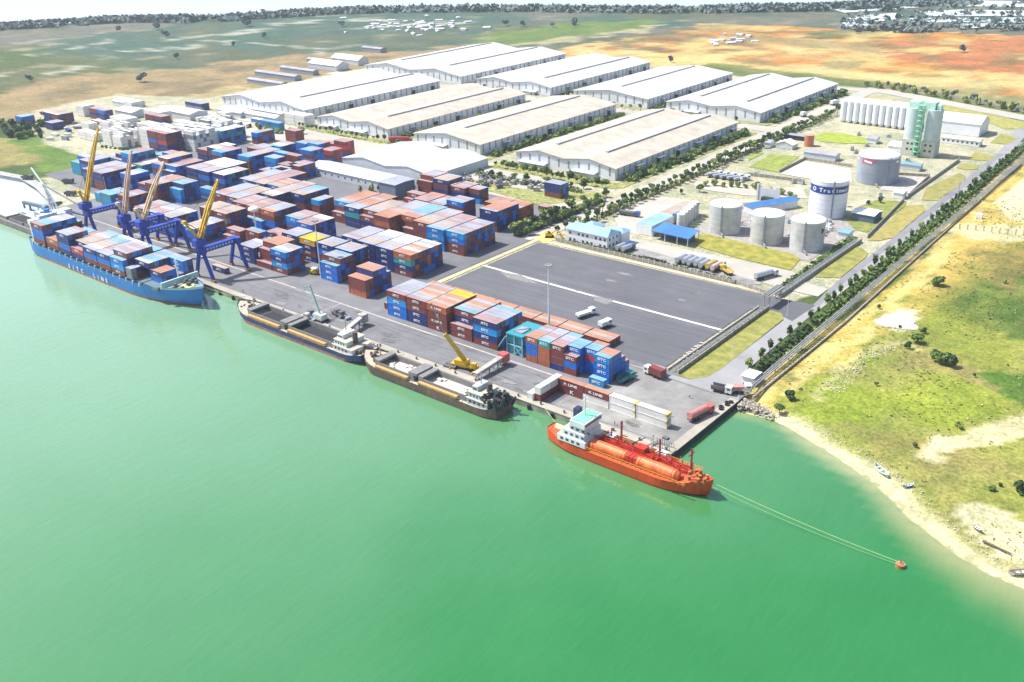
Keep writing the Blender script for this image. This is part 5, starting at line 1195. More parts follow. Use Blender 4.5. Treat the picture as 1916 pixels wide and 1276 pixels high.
mb = MB(); mb.box(-17.6,-4.8,8.2,-12.2,4.8,10.2); mb.build('wheelhouse', shipw, h_)
mb = MB(); mb.box(-17.2,-4.5,10.2,-12.7,4.5,10.36); mb.build('bridge_roof', mat('green_deck_paint', (.18,.52,.34), .7, .12, 1), h_)
mb = MB(); mb.box(-12.19,-4.4,8.9,-12.13,4.4,9.7)
for k in range(4):
    for z, y_, x_ in ((1.9,-5.2,-20.8),(4.2,-4.7,-19.5),(6.5,-4.2,-17.6)): mb.box(x_+k*2.0,y_-.06,z,x_+k*2.0+1.0,y_-.003,z+.9)
split_build(mb, 'cabin_window', glass, h_)
mb = MB(); mb.box(-20.4,1.2,5.0,-18.7,3.6,9.6); mb.build('funnel', mat('navy_funnel', (.02,.035,.10), .5), tk)
mb = MB(); mb.beam((-15.6,.5,9.2),(-15.6,.5,15.8),.35); mb.beam((-15.6,-1,14.5),(-15.6,2,14.5),.2); mb.beam((-16.2,.5,15.6),(-15,.5,15.6),.2); mb.build('radar_mast', shipw, tk)
mb = MB(); mb.cyl((-24.5,-1.8,3.3),(-19.5,-1.8,3.3),1.0,.85,n=12); mb.build('lifeboat', mat('cream_boat', (.75,.52,.30), .6), tk)
mb = MB(); r6 = random.Random(8)
for k in range(14): x, y = r6.uniform(20.5, 26), r6.uniform(-2.6, 2.6); mb.cyl((x,y,2.6),(x,y,3.6+r6.random()*.9),.5,n=8)
mb.build('anchor_winches', mat('orange_brown_gear', (.42,.13,.04), .7, .3, 1), tk)
mb = MB(); 
for s_ in (-1, 1):
    for k in range(22): x = -11+k*1.55; mb.beam((x,s_*5.3,1.5),(x,s_*5.3,2.6),.12)
    mb.beam((-11,s_*5.3,2.6),(22,s_*5.1,2.6),.14); mb.beam((-11,s_*5.3,2.05),(22,s_*5.1,2.05),.1)
mb.build('railing', orr, tk)
# mooring buoy and its line
b0 = at(1684, 1060, WATER); by = thing('mooring_buoy', 'rusty orange mooring buoy floating alone at the end of the tanker line', 'buoy', (b0.x, b0.y, WATER))
mb = MB(); mb.cyl((0,0,-.5),(0,0,.9),1.15,n=18); mb.cyl((0,0,.9),(0,0,1.15),.9,.6,n=18); mb.build('float', mat('rust_orange_buoy', (.40,.17,.08), .7, .35, 1.2), by); mb = MB(); mb.cyl((0,0,1.15),(0,0,1.8),.14,n=6); mb.build('ring', rust, by)
def line(label, a, b_, sag=1.0, w_=.1, m=None, name='mooring_line', n=24):
    mb = MB(); P = [Vector(a).lerp(Vector(b_), i/n)-Vector((0,0,sag*4*(i/n)*(1-i/n))) for i in range(n+1)]
    for p, q in zip(P[:-1], P[1:]): mb.cyl(p, q, w_, n=5, caps=False)
    o = mb.build(name, m or ropem); return tag(o, label, 'rope')
ropem = mat('pale_green_rope', (.42,.55,.24), .8, .1, 1)
line('long pale mooring line from the tanker bow to the buoy', (18.6, -9.4, 2.6), (b0.x, b0.y, WATER+1.2), .7, .06)
line('second thinner line running low beside the long mooring line', (18.4, -10.0, 1.8), (b0.x-1, b0.y-.3, WATER+.6), 1.0, .035)
line('stern line of the tanker to a quay bollard', (-36, -8, 1.8), (-48, .8, .5), .4, .07); 
line('bow line of the brown rimmed coaster to the quay', (-122, -6.5, 2.6), (-117, 1.2, .4), .3, .07)
line('stern line of the pink bottomed coaster to the quay', (-116.5, -5, 1), (-112, 1.2, .4), .3, .07)
line('bow line of the pink bottomed coaster to the quay', (-198, -5.5, 2.6), (-203, 1.2, .4), .3, .07)
line('bow line of the blue container ship to the quay', (-222, -10, 6), (-206, 1.2, .4), 1.2, .1)
# hopper barge and crane barge beyond the container ship
bg_ = thing('hopper_barge', 'long grey hopper barge behind the blue container ship, pale cargo in one hold', 'barge', (-396, -3.6, 0))
hull('hull', [mat('brown_grey_hull', (.24,.20,.20), .8, .25, .5), rust, cgrey, rust, cgrey], 78, 11, .8, -4, bg_, 1, sheer=1, bowlen=.12, sternlen=.08, sternw=.8, boot=.4, bulw=.4)
mb = MB(); 
for a, b_ in ((-30,-6),(-3,12),(14,27)): mb.box(a,-3.8,.4,b_,3.8,1.9)
mb.build('hatch_coaming', cgrey, bg_); mb = MB(); mb.box(-29.4,-3.4,1.9,-6.6,3.4,2.1); mb.build('cargo', sandm, bg_); mb = MB(); mb.box(-2.4,-3.4,1.9,11.4,3.4,1.96); mb.box(14.6,-3.4,1.9,26.4,3.4,1.96); mb.build('hold', hold, bg_)
mb = MB(); mb.box(30,-3.5,.4,36,3.5,4.4); mb.build('deck_house', shipw, bg_)
gw = mat('pale_grey_steel', (.46,.50,.54), .6, .12, .6, dirt=.15); dkst = mat('dark_blue_grey_steel', (.13,.19,.25), .6, .2, .8)
cb = thing('crane_vessel', 'pale grey loading crane vessel with dark folded booms at the far end of the quay', 'ship', (-377, 6, 0))
mb = MB(); mb.box(-22,-7,.2,20,6,1.6); mb.box(-10,-5,1.6,6,4,5.5); mb.box(8,-4,1.6,14,4,9); mb.build('deck', gw, cb)
mb = MB(); 
for a, b_ in (((2,0,5.5),(-3,0,20)),((6,0,5.5),(-3,0,20)),((-3,0,20),(-26,6,24)),((-3,0,20),(14,8,10)),((8,0,9),(-3,0,20))): mb.beam(a, b_, .6)
mb.build('boom', gw, cb)
mb = MB(); mb.beam((-34,1,5),(-9,1,6.5),1.8,1.6); mb.beam((-34,1,5),(-34,1,1.6),.8); mb.beam((-27,1,5),(-27,1,1.6),.8); mb.beam((4,4,7),(22,9,4.5),.9); mb.beam((0,-6,7),(12,5,8),.7); mb.cyl((-10,1,6),(-7,1,6),1.8,n=12); mb.build('conveyor', dkst, cb)
mb = MB(); mb.beam((-20,2,1.6),(-20,2,5),.5); mb.box(-30,-3,.5,-14,3,1.4); mb.build('pontoon', gw, cb)
# bank pipeline at the far left
tag(ribbon_sheet('stone_bank', [at(-260,262)[:2], at(-60,312)[:2], at(0,324)[:2], at(48,333)[:2], at(76,350)[:2], at(105,378)[:2]], 6, .12, mat('rubble_bank', (.40,.40,.38), .9, .35, .4, bump=1)), None, None, None, 'structure')
# ------------------------------------------------------------ harbour cranes
cblue = mat('crane_blue', (.01,.045,.36), .45, .15, .6); cyel = mat('crane_yellow', (.66,.40,.02), .5, .12, .8, dirt=.1); cyel2 = mat('faded_crane_yellow', (.62,.46,.28), .6, .15, .8)
def crane(x, z_tip, dy_tip, dx_tip, label, yel, short=True):
    t = thing('harbour_crane', label, 'crane', (x, 4, 0), 0, 'blue and yellow cranes along the quay')
    mb = MB()   # portal: two A frames joined by the lettered beam
    for y in (0, 18):
        for s_ in (-1, 1):
            mb.beam((s_*6.2, y, .8), (s_*1.6, y, 12.5), 1.3, 1.1)
        mb.box(-2.6, y-1.0, 11.8, 2.6, y+1.0, 14.6)
        mb.beam((-4.6, y, 5), (4.6, y, 5), .6) if y else None
    split_build(mb, 'portal_leg', cblue, t)
    mb = MB(); mb.box(-1.3, 1.0, 12.2, 1.3, 17.0, 14.5); bm_ = mb.build('portal_beam', cblue, t)
    mb = MB()
    for i in range(9): mb.box(1.303, 2+i*1.6, 12.9, 1.34, 3+i*1.6, 13.9)
    mb.build('painted_marks', mat('pale_blue_marks', (.40,.50,.75), .6), bm_)
    mb = MB(); 
    for y in (0, 18):
        for s_ in (-1, 1): mb.box(s_*6.2-1.4, y-.7, 0.05, s_*6.2+1.4, y+.7, 1.1)
    split_build(mb, 'bogie', mat('orange_bogie', (.50,.22,.05), .7, .3, 1), t)
    mb = MB(); mb.cyl((0,0,14.6),(0,0,19.2),1.5,1.3,n=14); mb.box(-1.8,-2.8,15.6,1.8,2.4,18.6); mb.build('slewing_column', cblue, t)
    f_ = Vector((0, 0, 19)); tip = Vector((dx_tip, dy_tip, z_tip)); bk = Vector((-2.2, -4.5, 27)) if short else Vector((-.6, -1.6, 24.5))
    mb = MB(); d = (tip-f_).normalized(); sd_ = Vector((1,0,0)).cross(d).normalized()
    for s_ in (-1, 1):
        q = Vector((s_*.85,0,0)); mb.beam(f_+q, f_+q+(tip-f_)*.55+sd_*.7, .6); mb.beam(f_+q+(tip-f_)*.55+sd_*.7, tip+q*.4, .5)
        mb.beam(f_+q-sd_*1.1, tip+q*.4, .6)
    L_ = (tip-f_).length; n = int(L_/2)
    for i in range(n):
        p0 = f_+d*(L_*i/n); p1 = f_+d*(L_*(i+1)/n); mb.beam(p0+Vector((.7,0,0)), p1-Vector((.6,0,0)), .22); mb.beam(p0-Vector((.7,0,0))-sd_*.6, p1+Vector((.6,0,0))-sd_*.6, .22)
        mb.add([p0+Vector((-.7,0,0)), p0+Vector((.7,0,0)), p1+Vector((.7,0,0)), p1+Vector((-.7,0,0))], ((0,1,2,3),)) if i % 3 != 2 else None
    mb.build('jib', yel, t)
    mb = MB()
    for s_ in (-1, 1): mb.beam(f_+Vector((s_*.9,0,-.5)), bk+Vector((s_*.6,0,0)), .6); mb.beam(bk+Vector((s_*.6,0,0)), f_+Vector((s_*.7,3,1.5)), .35)
    mb.box(bk.x-1, bk.y-.8, bk.z-.8, bk.x+1, bk.y+.8, bk.z+.4); mb.build('back_mast', yel, t)
    mb = MB(); mb.beam(bk, tip, .12); mb.beam(tip, tip-Vector((0,0,8)), .1); mb.build('cable', rust, t)
    return t
crane(-238.5, 42, 13.5, .5, 'nearest blue portal crane at the bow of the container ship, yellow V shaped jib', cyel, True)
crane(-283.3, 42.8, 16, 0, 'second blue portal crane from the nearest, its tan yellow jib leaning inland', cyel2, False)
crane(-299, 47.2, 9.6, 0, 'third blue portal crane from the nearest, its pinkish jib raised steeply', mat('pinkish_jib', (.62,.42,.30), .6, .12, .8), False)
crane(-334.5, 52, 14, 0, 'farthest blue portal crane with the tallest bright yellow jib', cyel, False)
# ------------------------------------------------------------ vegetation
def leafmat(name, c, c2): return mat(name, c, .9, .35, 1.1, col2=c2)
lf_d = leafmat('dark_leaves', (.028,.062,.018), (.06,.11,.03)); lf_m = leafmat('leaves', (.055,.11,.022), (.12,.19,.04)); lf_l = leafmat('light_leaves', (.13,.20,.04), (.26,.30,.08))
lf_b = leafmat('haze_tinted_leaves', (.09,.14,.13), (.14,.19,.17)); bark = mat('bark', (.14,.10,.07), .95, .3, 3)  # distance haze put into the colour of the far leaves
def crown_mesh(name, n, rx, rz, zc, seed, m, size=.5, shape='round', lobes=6):
    r_ = random.Random(seed); mb = MB(); lob = []
    for i in range(lobes):
        a = r_.uniform(0, 6.283); q = r_.uniform(.15, .62)
        lob.append((rx*q*math.cos(a), rx*q*math.sin(a), zc+rz*r_.uniform(-.55, .55), r_.uniform(.42, .7)))
    for i in range(n):
        lx, ly, lz, lr = r_.choice(lob); u = Vector((r_.gauss(0,1), r_.gauss(0,1), r_.gauss(0,1))).normalized()*(r_.random()**.4)
        p = Vector((lx+u.x*rx*lr, ly+u.y*rx*lr, lz+u.z*rz*lr))
        if shape == 'cone': k = max(.15, 1-(p.z-zc+rz)/(2.1*rz)); p.x *= k*1.3; p.y *= k*1.3
        nn = (u+Vector((r_.uniform(-.8,.8), r_.uniform(-.8,.8), r_.uniform(-.2,.9)))).normalized()
        a_ = nn.orthogonal().normalized(); b_ = nn.cross(a_); s_ = size*r_.uniform(.55, 1.25); a_ *= s_; b_ *= s_*r_.uniform(.5, 1)
        mb.add([p-a_-b_, p+a_-b_*.6, p+a_*.8+b_, p-a_*.7+b_], ((0,1,2,3),))
    return mb.mesh(name, [m])
def trunk_mesh(h, r, seed=0, limbs=3):
    mb = MB(); mb.cyl((0,0,-.2),(0,0,h), r, r*.5, n=6); r_ = random.Random(seed)
    for i in range(limbs):
        a = r_.uniform(0, 6.283); z = h*r_.uniform(.5, .85); mb.cyl((0,0,z),(math.cos(a)*h*.3, math.sin(a)*h*.3, z+h*.35), r*.45, r*.15, n=5)
    return mb.mesh('trunk', [bark])
TREES = {}
def tree_kind(k, n, rx, rz, zc, th, tr, m, size, shape='round'):
    alt = {'leaves': [lf_m, lf_d, lf_l], 'dark_leaves': [lf_d, lf_d, lf_m]}.get(m.name, [m]*3)
    TREES[k] = [(crown_mesh('crown', n, rx*(1, .82, 1.12)[s_ % 3], rz*(1, 1.15, .85)[s_ % 3], zc, s_*3+len(k), alt[s_ % 3], size, shape, 4+s_), trunk_mesh(th, tr, s_)) for s_ in range(5)]
tree_kind('cone', 150, 1.3, 1.6, 2.9, 3, .16, lf_m, .42); tree_kind('palm', 130, 1.6, 1.0, 3.3, 3.1, .16, lf_m, .5)
tree_kind('bush', 90, 1.4, .8, .7, .5, .1, lf_m, .45); tree_kind('shade', 420, 3.6, 2.1, 4.4, 3.6, .3, lf_m, .6)
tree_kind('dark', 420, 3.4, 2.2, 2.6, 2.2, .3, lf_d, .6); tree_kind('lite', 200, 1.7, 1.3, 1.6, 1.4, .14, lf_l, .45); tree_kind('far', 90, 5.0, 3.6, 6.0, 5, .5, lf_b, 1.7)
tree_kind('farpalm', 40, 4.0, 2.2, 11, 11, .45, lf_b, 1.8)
NAMES = {'cone': ('upright_tree', 'tree'), 'palm': ('young_palm', 'tree'), 'bush': ('shrub', 'shrub'), 'shade': ('broad_tree', 'tree'), 'dark': ('dark_bush', 'bush'), 'lite': ('light_shrub', 'shrub'), 'far': ('distant_tree', 'tree'), 'farpalm': ('distant_palm', 'tree')}
vr = random.Random(42)
def tree(k, x, y, label, group, s_=1.0, z=0.05, whole=False):
    me, tk_ = vr.choice(TREES[k]); nm, cat = NAMES[k]; sc = s_*vr.choice((.62,.8,.9,1,1,1.1,1.2,1.32))
    if whole:
        o = link(nm, me, None, (x, y, z), vr.uniform(0, 6.28)); tag(o, label, cat, group)
    else:
        o = thing(nm, label, cat, (x, y, z), vr.uniform(0, 6.28), group); link('crown', me, o); link('trunk', tk_, o)
    o.scale = (sc, sc, sc*vr.uniform(.9, 1.15)); return o
def row(k, pts, step, label, group, s_=1.0, jit=.4, whole=False, skip=()):
    tot = sum(max(1, int(math.hypot(b_[0]-a[0], b_[1]-a[1])/step)) for a, b_ in zip(pts[:-1], pts[1:])); base = label; idx = 0
    for a, b_ in zip(pts[:-1], pts[1:]):
        L = math.hypot(b_[0]-a[0], b_[1]-a[1]); n = max(1, int(L/step))
        for i in range(n):
            f_ = (i+.5)/n; idx += 1
            if tot <= 16 and base.startswith('one of the '):
                label = ORDW[idx-1]+' in order of the '+base[11:]
                if len(label.split()) > 16: label = ORDW[idx-1]+' of the '+base[11:]
            tree(k, a[0]+(b_[0]-a[0])*f_+vr.uniform(-jit, jit), a[1]+(b_[1]-a[1])*f_+vr.uniform(-jit, jit), label, group, s_, whole=whole)
# right hand boulevard: cone trees in front of a clipped hedge
row('cone', [(-7.9,60),(-9.0,128),(-10.5,250),(-12.5,345),(-15,430)], 7.6, 'one of the small upright dark trees lining the road on the right', 'small trees along the boulevard', 1.0)
def hedge(label, pts, w_=2.2, h=1.9, name='hedge', m=None, dens=9):
    r_ = random.Random(int(abs(pts[0][0]*7+pts[0][1]))); mb = MB(); rb = ribbon(pts, w_)
    for a, b_ in zip(pts[:-1], pts[1:]):
        A, B_ = Vector((a[0],a[1],0)), Vector((b_[0],b_[1],0)); L = (B_-A).length; q = Vector((-(B_-A).y,(B_-A).x,0)).normalized()
        for i in range(int(L*dens)):
            f_ = r_.random(); p = A.lerp(B_, f_)+q*r_.uniform(-w_/2, w_/2)*1.1; p.z = h*(1-r_.random()**2.2)*(.75+.35*math.sin(f_*L*.9+A.x)**2)
            nn = Vector((r_.uniform(-1,1), r_.uniform(-1,1), r_.uniform(.1,1.2))).normalized(); u = nn.orthogonal().normalized(); v = nn.cross(u); s_ = r_.uniform(.3,.62); u *= s_; v *= s_
            mb.add([p-u-v, p+u-v, p+u+v, p-u+v], ((0,1,2,3),))
        core = MB()
    return tag(mb.build(name, m or lf_d), label, 'hedge')
hedge('dark clipped hedge behind the small upright trees, section nearest the water', [(-4.6,61.5),(-5.2,107)], 2.6, 1.9, dens=20, m=lf_d)
hedge('long dark clipped hedge behind the small upright trees beyond the gap', [(-5.4,112.5),(-7,170),(-9,260),(-11.5,350),(-14,440)], 3.0, 2.0, dens=16, m=lf_m)
hedge('low scrub between the hedge and the pipeline', [(-2.6,70),(-3.2,130),(-5,220),(-8,330)], 1.6, .8, m=lf_l, dens=3)
hedge('narrow green hedge on the bank beside the lawn and pipes', [(-30.5,132),(-31,150),(-31.5,185),(-32,214)], 3.0, 1.6, m=lf_m)
hedge('clipped hedge below the white office', [(-138,135.6),(-104,136.3),(-80,135.3),(-50,134.2)], 1.2, 1.3, m=lf_m, dens=6)
hedge('dense planting strip between the end of the container yard and the main road', [(-163.6,128),(-163.4,160),(-163.2,202)], 3.6, 2.6, m=lf_m, dens=16, name='planting_strip')
hedge('bright leafy strip between yard back and the nearest warehouse', [(-256,204),(-225,203),(-200,209),(-182,207)], 5.5, 2.0, m=lf_m, dens=10, name='planting_strip')
hedge('long mixed planting strip on the right side of the main road', [(-147.4,168),(-148.2,300),(-149,470)], 3.2, 1.3, m=lf_l, dens=6, name='planting_strip')
hedge('dark green planting along the right wall of the nearest warehouse', [(-174.5,240),(-173.5,388)], 5.5, 1.7, m=lf_m, dens=12, name='planting_strip')
hedge('green planting along the right wall of the second cream roofed warehouse', [(-278,242),(-277,392)], 4.5, 1.5, m=lf_m, dens=8, name='planting_strip')
hedge('green planting along the right wall of the last back row warehouse', [(-175,424),(-174,556)], 5.0, 1.7, m=lf_m, dens=8, name='planting_strip')
hedge('green planting along the right wall of the second back row warehouse', [(-269,424),(-268,556)], 4.5, 1.5, m=lf_m, dens=7, name='planting_strip')
# palm lined main road: two rows on its right side, one on the left
row('palm', [(-149.5,133),(-149.8,212),(-150.2,400),(-151.5,470)], 6.4, 'one of the young trees on the right kerb of the main road to the sheds', 'trees on the right kerb of the main road', 1.15)
row('palm', [(-145.6,168),(-146.5,300),(-147.5,480)], 5.2, 'one of the young trees in the inner row right of the main road', 'inner row right of the main road', 1.1)
row('bush', [(-172,242),(-172.5,386)], 4.4, 'one of the shrubs along the right wall of the nearest cream roofed warehouse', 'shrubs along the nearest warehouse', 2.17, 1.4)
row('shade', [(-176,240),(-175,386)], 12, 'one of the shade trees beside the nearest cream roofed warehouse', 'shade trees by the nearest warehouse', .62, 1)
row('bush', [(-260,231.5),(-180,229)], 4.6, 'one of the shrubs in front of the nearest cream roofed warehouse', 'shrubs in front of the nearest warehouse', 1.67, 1.6)
row('palm', [(-260,224.5),(-215,222),(-176,222)], 5.5, 'one of the young palms before the nearest cream roofed warehouse', 'young palms before the nearest warehouse', .8, .8)
row('bush', [(-276,242),(-276,392)], 4.8, 'one of the shrubs on the right of the second cream roofed warehouse', 'shrubs along the second warehouse', 1.89, 1.2)
row('palm', [(-352,231),(-300,228),(-274,232)], 4.0, 'one of the young palms before the second cream roofed warehouse', 'young palms before the second warehouse', .85, 1.0)
row('bush', [(-360,242),(-360,388)], 5.5, 'one of the shrubs on the right of the third cream roofed warehouse', 'shrubs along the third warehouse', 1.74, 1.2)
row('palm', [(-452,229),(-400,228),(-360,231)], 4.6, 'one of the young palms before the third cream roofed warehouse', 'young palms before the third warehouse', .85, 1.0)
row('bush', [(-460,252),(-460,396)], 8, 'one of the shrubs right of the broad left warehouse', 'shrubs along the broad left warehouse', 1.74, 1.0)
row('bush', [(-173.5,424),(-172.5,552)], 5.0, 'one of the shrubs on the right of the last warehouse in the back row', 'shrubs along the last back warehouse', 2.17, 1.4)
row('bush', [(-266,424),(-266,556)], 6.0, 'one of the shrubs on the right of the second back row warehouse', 'shrubs along the second back warehouse', 1.89, 1.2)
row('bush', [(-359,424),(-359,572)], 7.0, 'one of the shrubs on the right of the third back row warehouse', 'shrubs along the third back warehouse', 1.74, 1.2)
row('palm', [(-455,414),(-370,412)], 7, 'one of the palms in the gap between the two rows of warehouses at the left', 'palms between the warehouse rows, left', .9, 1.5)
row('palm', [(-345,412),(-270,410),(-190,410)], 7, 'one of the palms in the gap between the two rows of warehouses at the right', 'palms between the warehouse rows, right', .9, 1.5)
row('shade', [(-258,205),(-225,206),(-205,212),(-180,214)], 7.5, 'one of the leafy trees between the container yard and the nearest warehouse', 'leafy trees behind the yard', .66, 2)
row('shade', [(-172,178),(-168,196),(-165,214)], 7, 'one of the leafy trees around the pile of containers by the road', 'leafy trees by the yard gate', .62, 2)
row('shade', [(-160.5,130),(-160.8,150),(-161.2,172),(-161.6,196)], 3.4, 'one of the leafy trees in the dense row between the yard and the main road', 'dense trees between yard and main road', .58, 1.2)
row('palm', [(-165.8,128),(-166,180)], 3.0, 'one of the young trees tight against the end of the container yard', 'young trees at the yard end', 1.3, 1.2)
row('shade', [(-143,152),(-144.5,166)], 6, 'one of the trees behind the white office', 'trees behind the office', .55, 1.5)
row('shade', [(-139,232),(-132,240),(-126,250)], 7, 'one of the bright leafy trees above the sandy plot', 'trees above the sandy plot', .62, 1.5)
row('lite', [(-134,258),(-112,268),(-80,262)], 4, 'one of the light shrubs along the wall above the sandy plot', 'light shrubs above the sandy plot', 1.0, 1.2)
row('shade', [(-49,270),(-42,283)], 6, 'one of the two trees behind the tall white tank', 'trees behind the tall white tank', .6, 1.5)
row('bush', [(-143.5,136),(-106,137.5)], 4.2, 'one of the shrubs below the white office', 'shrubs below the office', .8, .5)
row('shade', [(-141,137),(-140,150)], 8, 'tree at the left gable of the white office', 'trees at the office gable', .5, .8)
row('lite', [(-262,176),(-275,145),(-290,140)], 4, 'one of the bright shrubs on the islet beside the long low shed', 'bright shrubs by the long low shed', 1.1, 2)
row('lite', [(-480,212),(-455,206),(-430,215)], 4, 'one of the light shrubs in the strip beside the far container rows', 'light shrubs by the far container rows', 1.2, 2.5)
row('palm', [(-452,190),(-430,186)], 4, 'one of the palms between the white reefers and the sheds', 'palms by the reefers', .9, 2)
row('bush', [(-520,112),(-492,118),(-478,119)], 4, 'one of the small round shrubs along the depot kerb', 'round shrubs on the depot kerb', 1.0, .4)
row('far', [(-172,604),(-110,588),(-30,552),(110,505),(180,482)], 9, 'one of the bushy trees in the belt beyond the upper road', 'bushy trees beyond the upper road', .42, 4, True)
row('lite', [(-176,596),(-110,580),(-30,544),(110,497)], 8, 'one of the low pale shrubs along the upper road', 'pale shrubs along the upper road', 1.5, 3, True)
# field on the right
for i, (p, s_, lab) in enumerate((((1718,640),.95,'large dark bush at the middle of the grass field'),((1697,650),.6,'smaller dark bush left of the large one in the field'),((1727,622),.4,'spindly bush above the large dark bush in the field'),
        ((1768,680),.9,'round dark bush at the right of the lower pair in the field'),((1748,672),.65,'left dark bush of the lower pair in the field'),((1780,686),.6,'low dark bush at the right end of the lower pair'),((1823,704),.3,'small dark bush alone in the right field'),
        ((1644,577),.32,'small bush beside the dirt mound'),((1757,535),.75,'greyish round bush in the upper field'),((1459,765),.55,'leafy bush right at the waterline beside the pier'),((1476,745),.6,'bright leafy bush just inland of the waterline one'),((1500,728),.4,'low green bush on the bank above the beach'),
        ((1857,918),.45,'dark bush above the beach, left of two'),((1871,910),.4,'dark bush above the beach, right of two'),((1914,925),.8,'green bush at the right picture edge above the beach'),((1640,720),.3,'small bush on the lower track'))):
    q = at(*p); tree('dark' if i not in (9,10,11) else 'shade', q.x, q.y, lab, 'bushes in the grass field', s_*.92, z=.1 if i not in (9,10,11) else -1.2)
fr2 = random.Random(61)
for i in range(26):
    x, y = fr2.uniform(14, 130), fr2.uniform(30, 300)
    X1 = np.array([x]); Y1 = np.array([y])
    if dist(X1, Y1, beach)[0] < 10 or dist(X1, Y1, track2)[0] < 6 or inside(X1, Y1, sandp)[0] or not inside(X1, Y1, LAND)[0]: continue
    tree('bush' if i % 3 else 'lite', x, y, 'one of the low shrubs scattered through the rough grass of the right field', 'low shrubs in the right field', .55, .1)
# scattered trees on the far plain
for i, p in enumerate(((55,152),(266,153),(222,60),(294,55),(310,70),(438,87),(494,72),(330,110),(946,48),(978,50),(1034,50),(1074,50),(640,50),(1140,118),(1255,117),(1075,46),(1602,62),(1800,98),(460,50),(466,49))):
    q = at(*p); tree('far', q.x, q.y, 'one of the lone dark trees dotted over the far plain', 'lone trees on the far plain', .75, 0, True)
for i in range(120):
    f_ = i/119; k = f_*(len(coast)-4)+2; j = int(k); u = k-j
    a, b_ = coast[j], coast[min(j+1, len(coast)-1)]; x, y = a[0]+(b_[0]-a[0])*u, a[1]+(b_[1]-a[1])*u
    inw = Vector((y-0, -(x+0))).normalized()*0
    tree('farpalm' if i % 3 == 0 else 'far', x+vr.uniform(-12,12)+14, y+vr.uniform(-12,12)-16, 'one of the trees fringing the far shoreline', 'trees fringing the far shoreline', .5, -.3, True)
# far shore wood as a mass
mb = MB(); r_ = random.Random(9)
for i in range(9000):
    k = r_.random()*(len(coast)-3)+1; j = int(k); u = k-j; a, b_ = coast[j], coast[j+1]; off = r_.random()**1.3*60
    d_ = Vector((b_[0]-a[0], b_[1]-a[1])).normalized(); q = Vector((d_.y, -d_.x))
    x, y = a[0]+(b_[0]-a[0])*u+q.x*off, a[1]+(b_[1]-a[1])*u+q.y*off
    nn = Vector((r_.uniform(-1,1), r_.uniform(-1,1), r_.uniform(.2,1.2))).normalized(); U = nn.orthogonal().normalized(); V_ = nn.cross(U); s_ = r_.uniform(1.2,3.0); U *= s_; V_ *= s_; p = Vector((x, y, r_.uniform(.5, 5)))
    mb.add([p-U-V_, p+U-V_, p+U+V_, p-U+V_], ((0,1,2,3),))
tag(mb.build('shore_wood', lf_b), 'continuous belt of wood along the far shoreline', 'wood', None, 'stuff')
# ponds and tree lines at the far right
pondm = mat('pale_pond_water', (.66,.69,.72), .3, .06, .02)
for i, pl in enumerate(([(1560,18),(1640,12),(1700,10),(1720,14),(1640,20),(1580,24)],[(1600,30),(1680,24),(1690,30),(1650,40),(1590,40)],[(1720,22),(1800,18),(1916,20),(2000,22),(2000,30),(1850,30),(1740,30)],[(1700,34),(1916,33),(2050,36),(2050,44),(1800,42),(1700,42)],[(1790,45),(1860,44),(1870,52),(1800,53)],[(1880,47),(2000,48),(2000,56),(1885,54)],[(1640,8),(1750,3),(1900,2),(2000,6),(2000,14),(1800,12),(1700,10)],[(1575,42),(1625,42),(1630,48),(1580,50)])):
    sheet('pond', px(pl), .3, pondm)
mb = MB()
for i in range(5200):
    x, y = r_.uniform(1570, 2000), r_.uniform(6, 62)
    if math.sin(x*.05+y*.9)+math.sin(x*.021-y*.5+2)+(.5 if y > 36 else -.2) < .95: continue
    q = at(x, y); nn = Vector((r_.uniform(-1,1), r_.uniform(-1,1), r_.uniform(.2,1.2))).normalized(); U = nn.orthogonal().normalized(); V_ = nn.cross(U); s_ = r_.uniform(1.2,2.8); U *= s_; V_ *= s_; p = Vector((q.x, q.y, r_.uniform(.5, 5)))
    mb.add([p-U-V_, p+U-V_, p+U+V_, p-U+V_], ((0,1,2,3),))
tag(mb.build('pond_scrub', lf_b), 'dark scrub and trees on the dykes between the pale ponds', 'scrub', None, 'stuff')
# rough grass and herbs on the field: tufts
mb = MB(); r_ = random.Random(17); cnt = 0
TX = np.array([r_.uniform(4, 170) for i in range(12000)]); TY = np.array([r_.uniform(-70, 330) for i in range(12000)])
ok = inside(TX, TY, LAND) & (dist(TX, TY, beach) > 8) & (pnoise(TX, TY, 16, 31) > .5) & (dist(TX, TY, track2) > 4) & (dist(TX, TY, track) > 3) & ~inside(TX, TY, sandp)
gz = lambda x, y: float(Z[np.clip(np.searchsorted(GX, x), 1, len(GX)-1), np.clip(np.searchsorted(GY, y), 1, len(GY)-1)])
for x, y in zip(TX[ok], TY[ok]):
    z = gz(x, y); mi = 0 if r_.random() < .25 else (1 if r_.random() < .9 else 2); s_ = r_.uniform(.2, .5)*(1.0 if y > 60 else .8)
    for k in range(2):
        nn = Vector((r_.uniform(-1,1), r_.uniform(-1,1), r_.uniform(.3,1.0))).normalized(); U = nn.orthogonal().normalized()*s_; V_ = nn.cross(U.normalized())*s_*.7
        p = Vector((x+r_.uniform(-.4,.4), y+r_.uniform(-.4,.4), z+s_*.5)); mb.add([p-U-V_, p+U-V_*.5, p+V_, p-U*.8+V_*.6], ((0,1,2,3),), mi)
tag(mb.build('grass_tufts', [lf_l, leafmat('olive_herbs', (.11,.15,.03), (.24,.26,.06)), leafmat('straw', (.34,.29,.12), (.5,.42,.2))]), 'rough grass and herb tufts over the field right of the pipeline', 'grass', None, 'stuff')
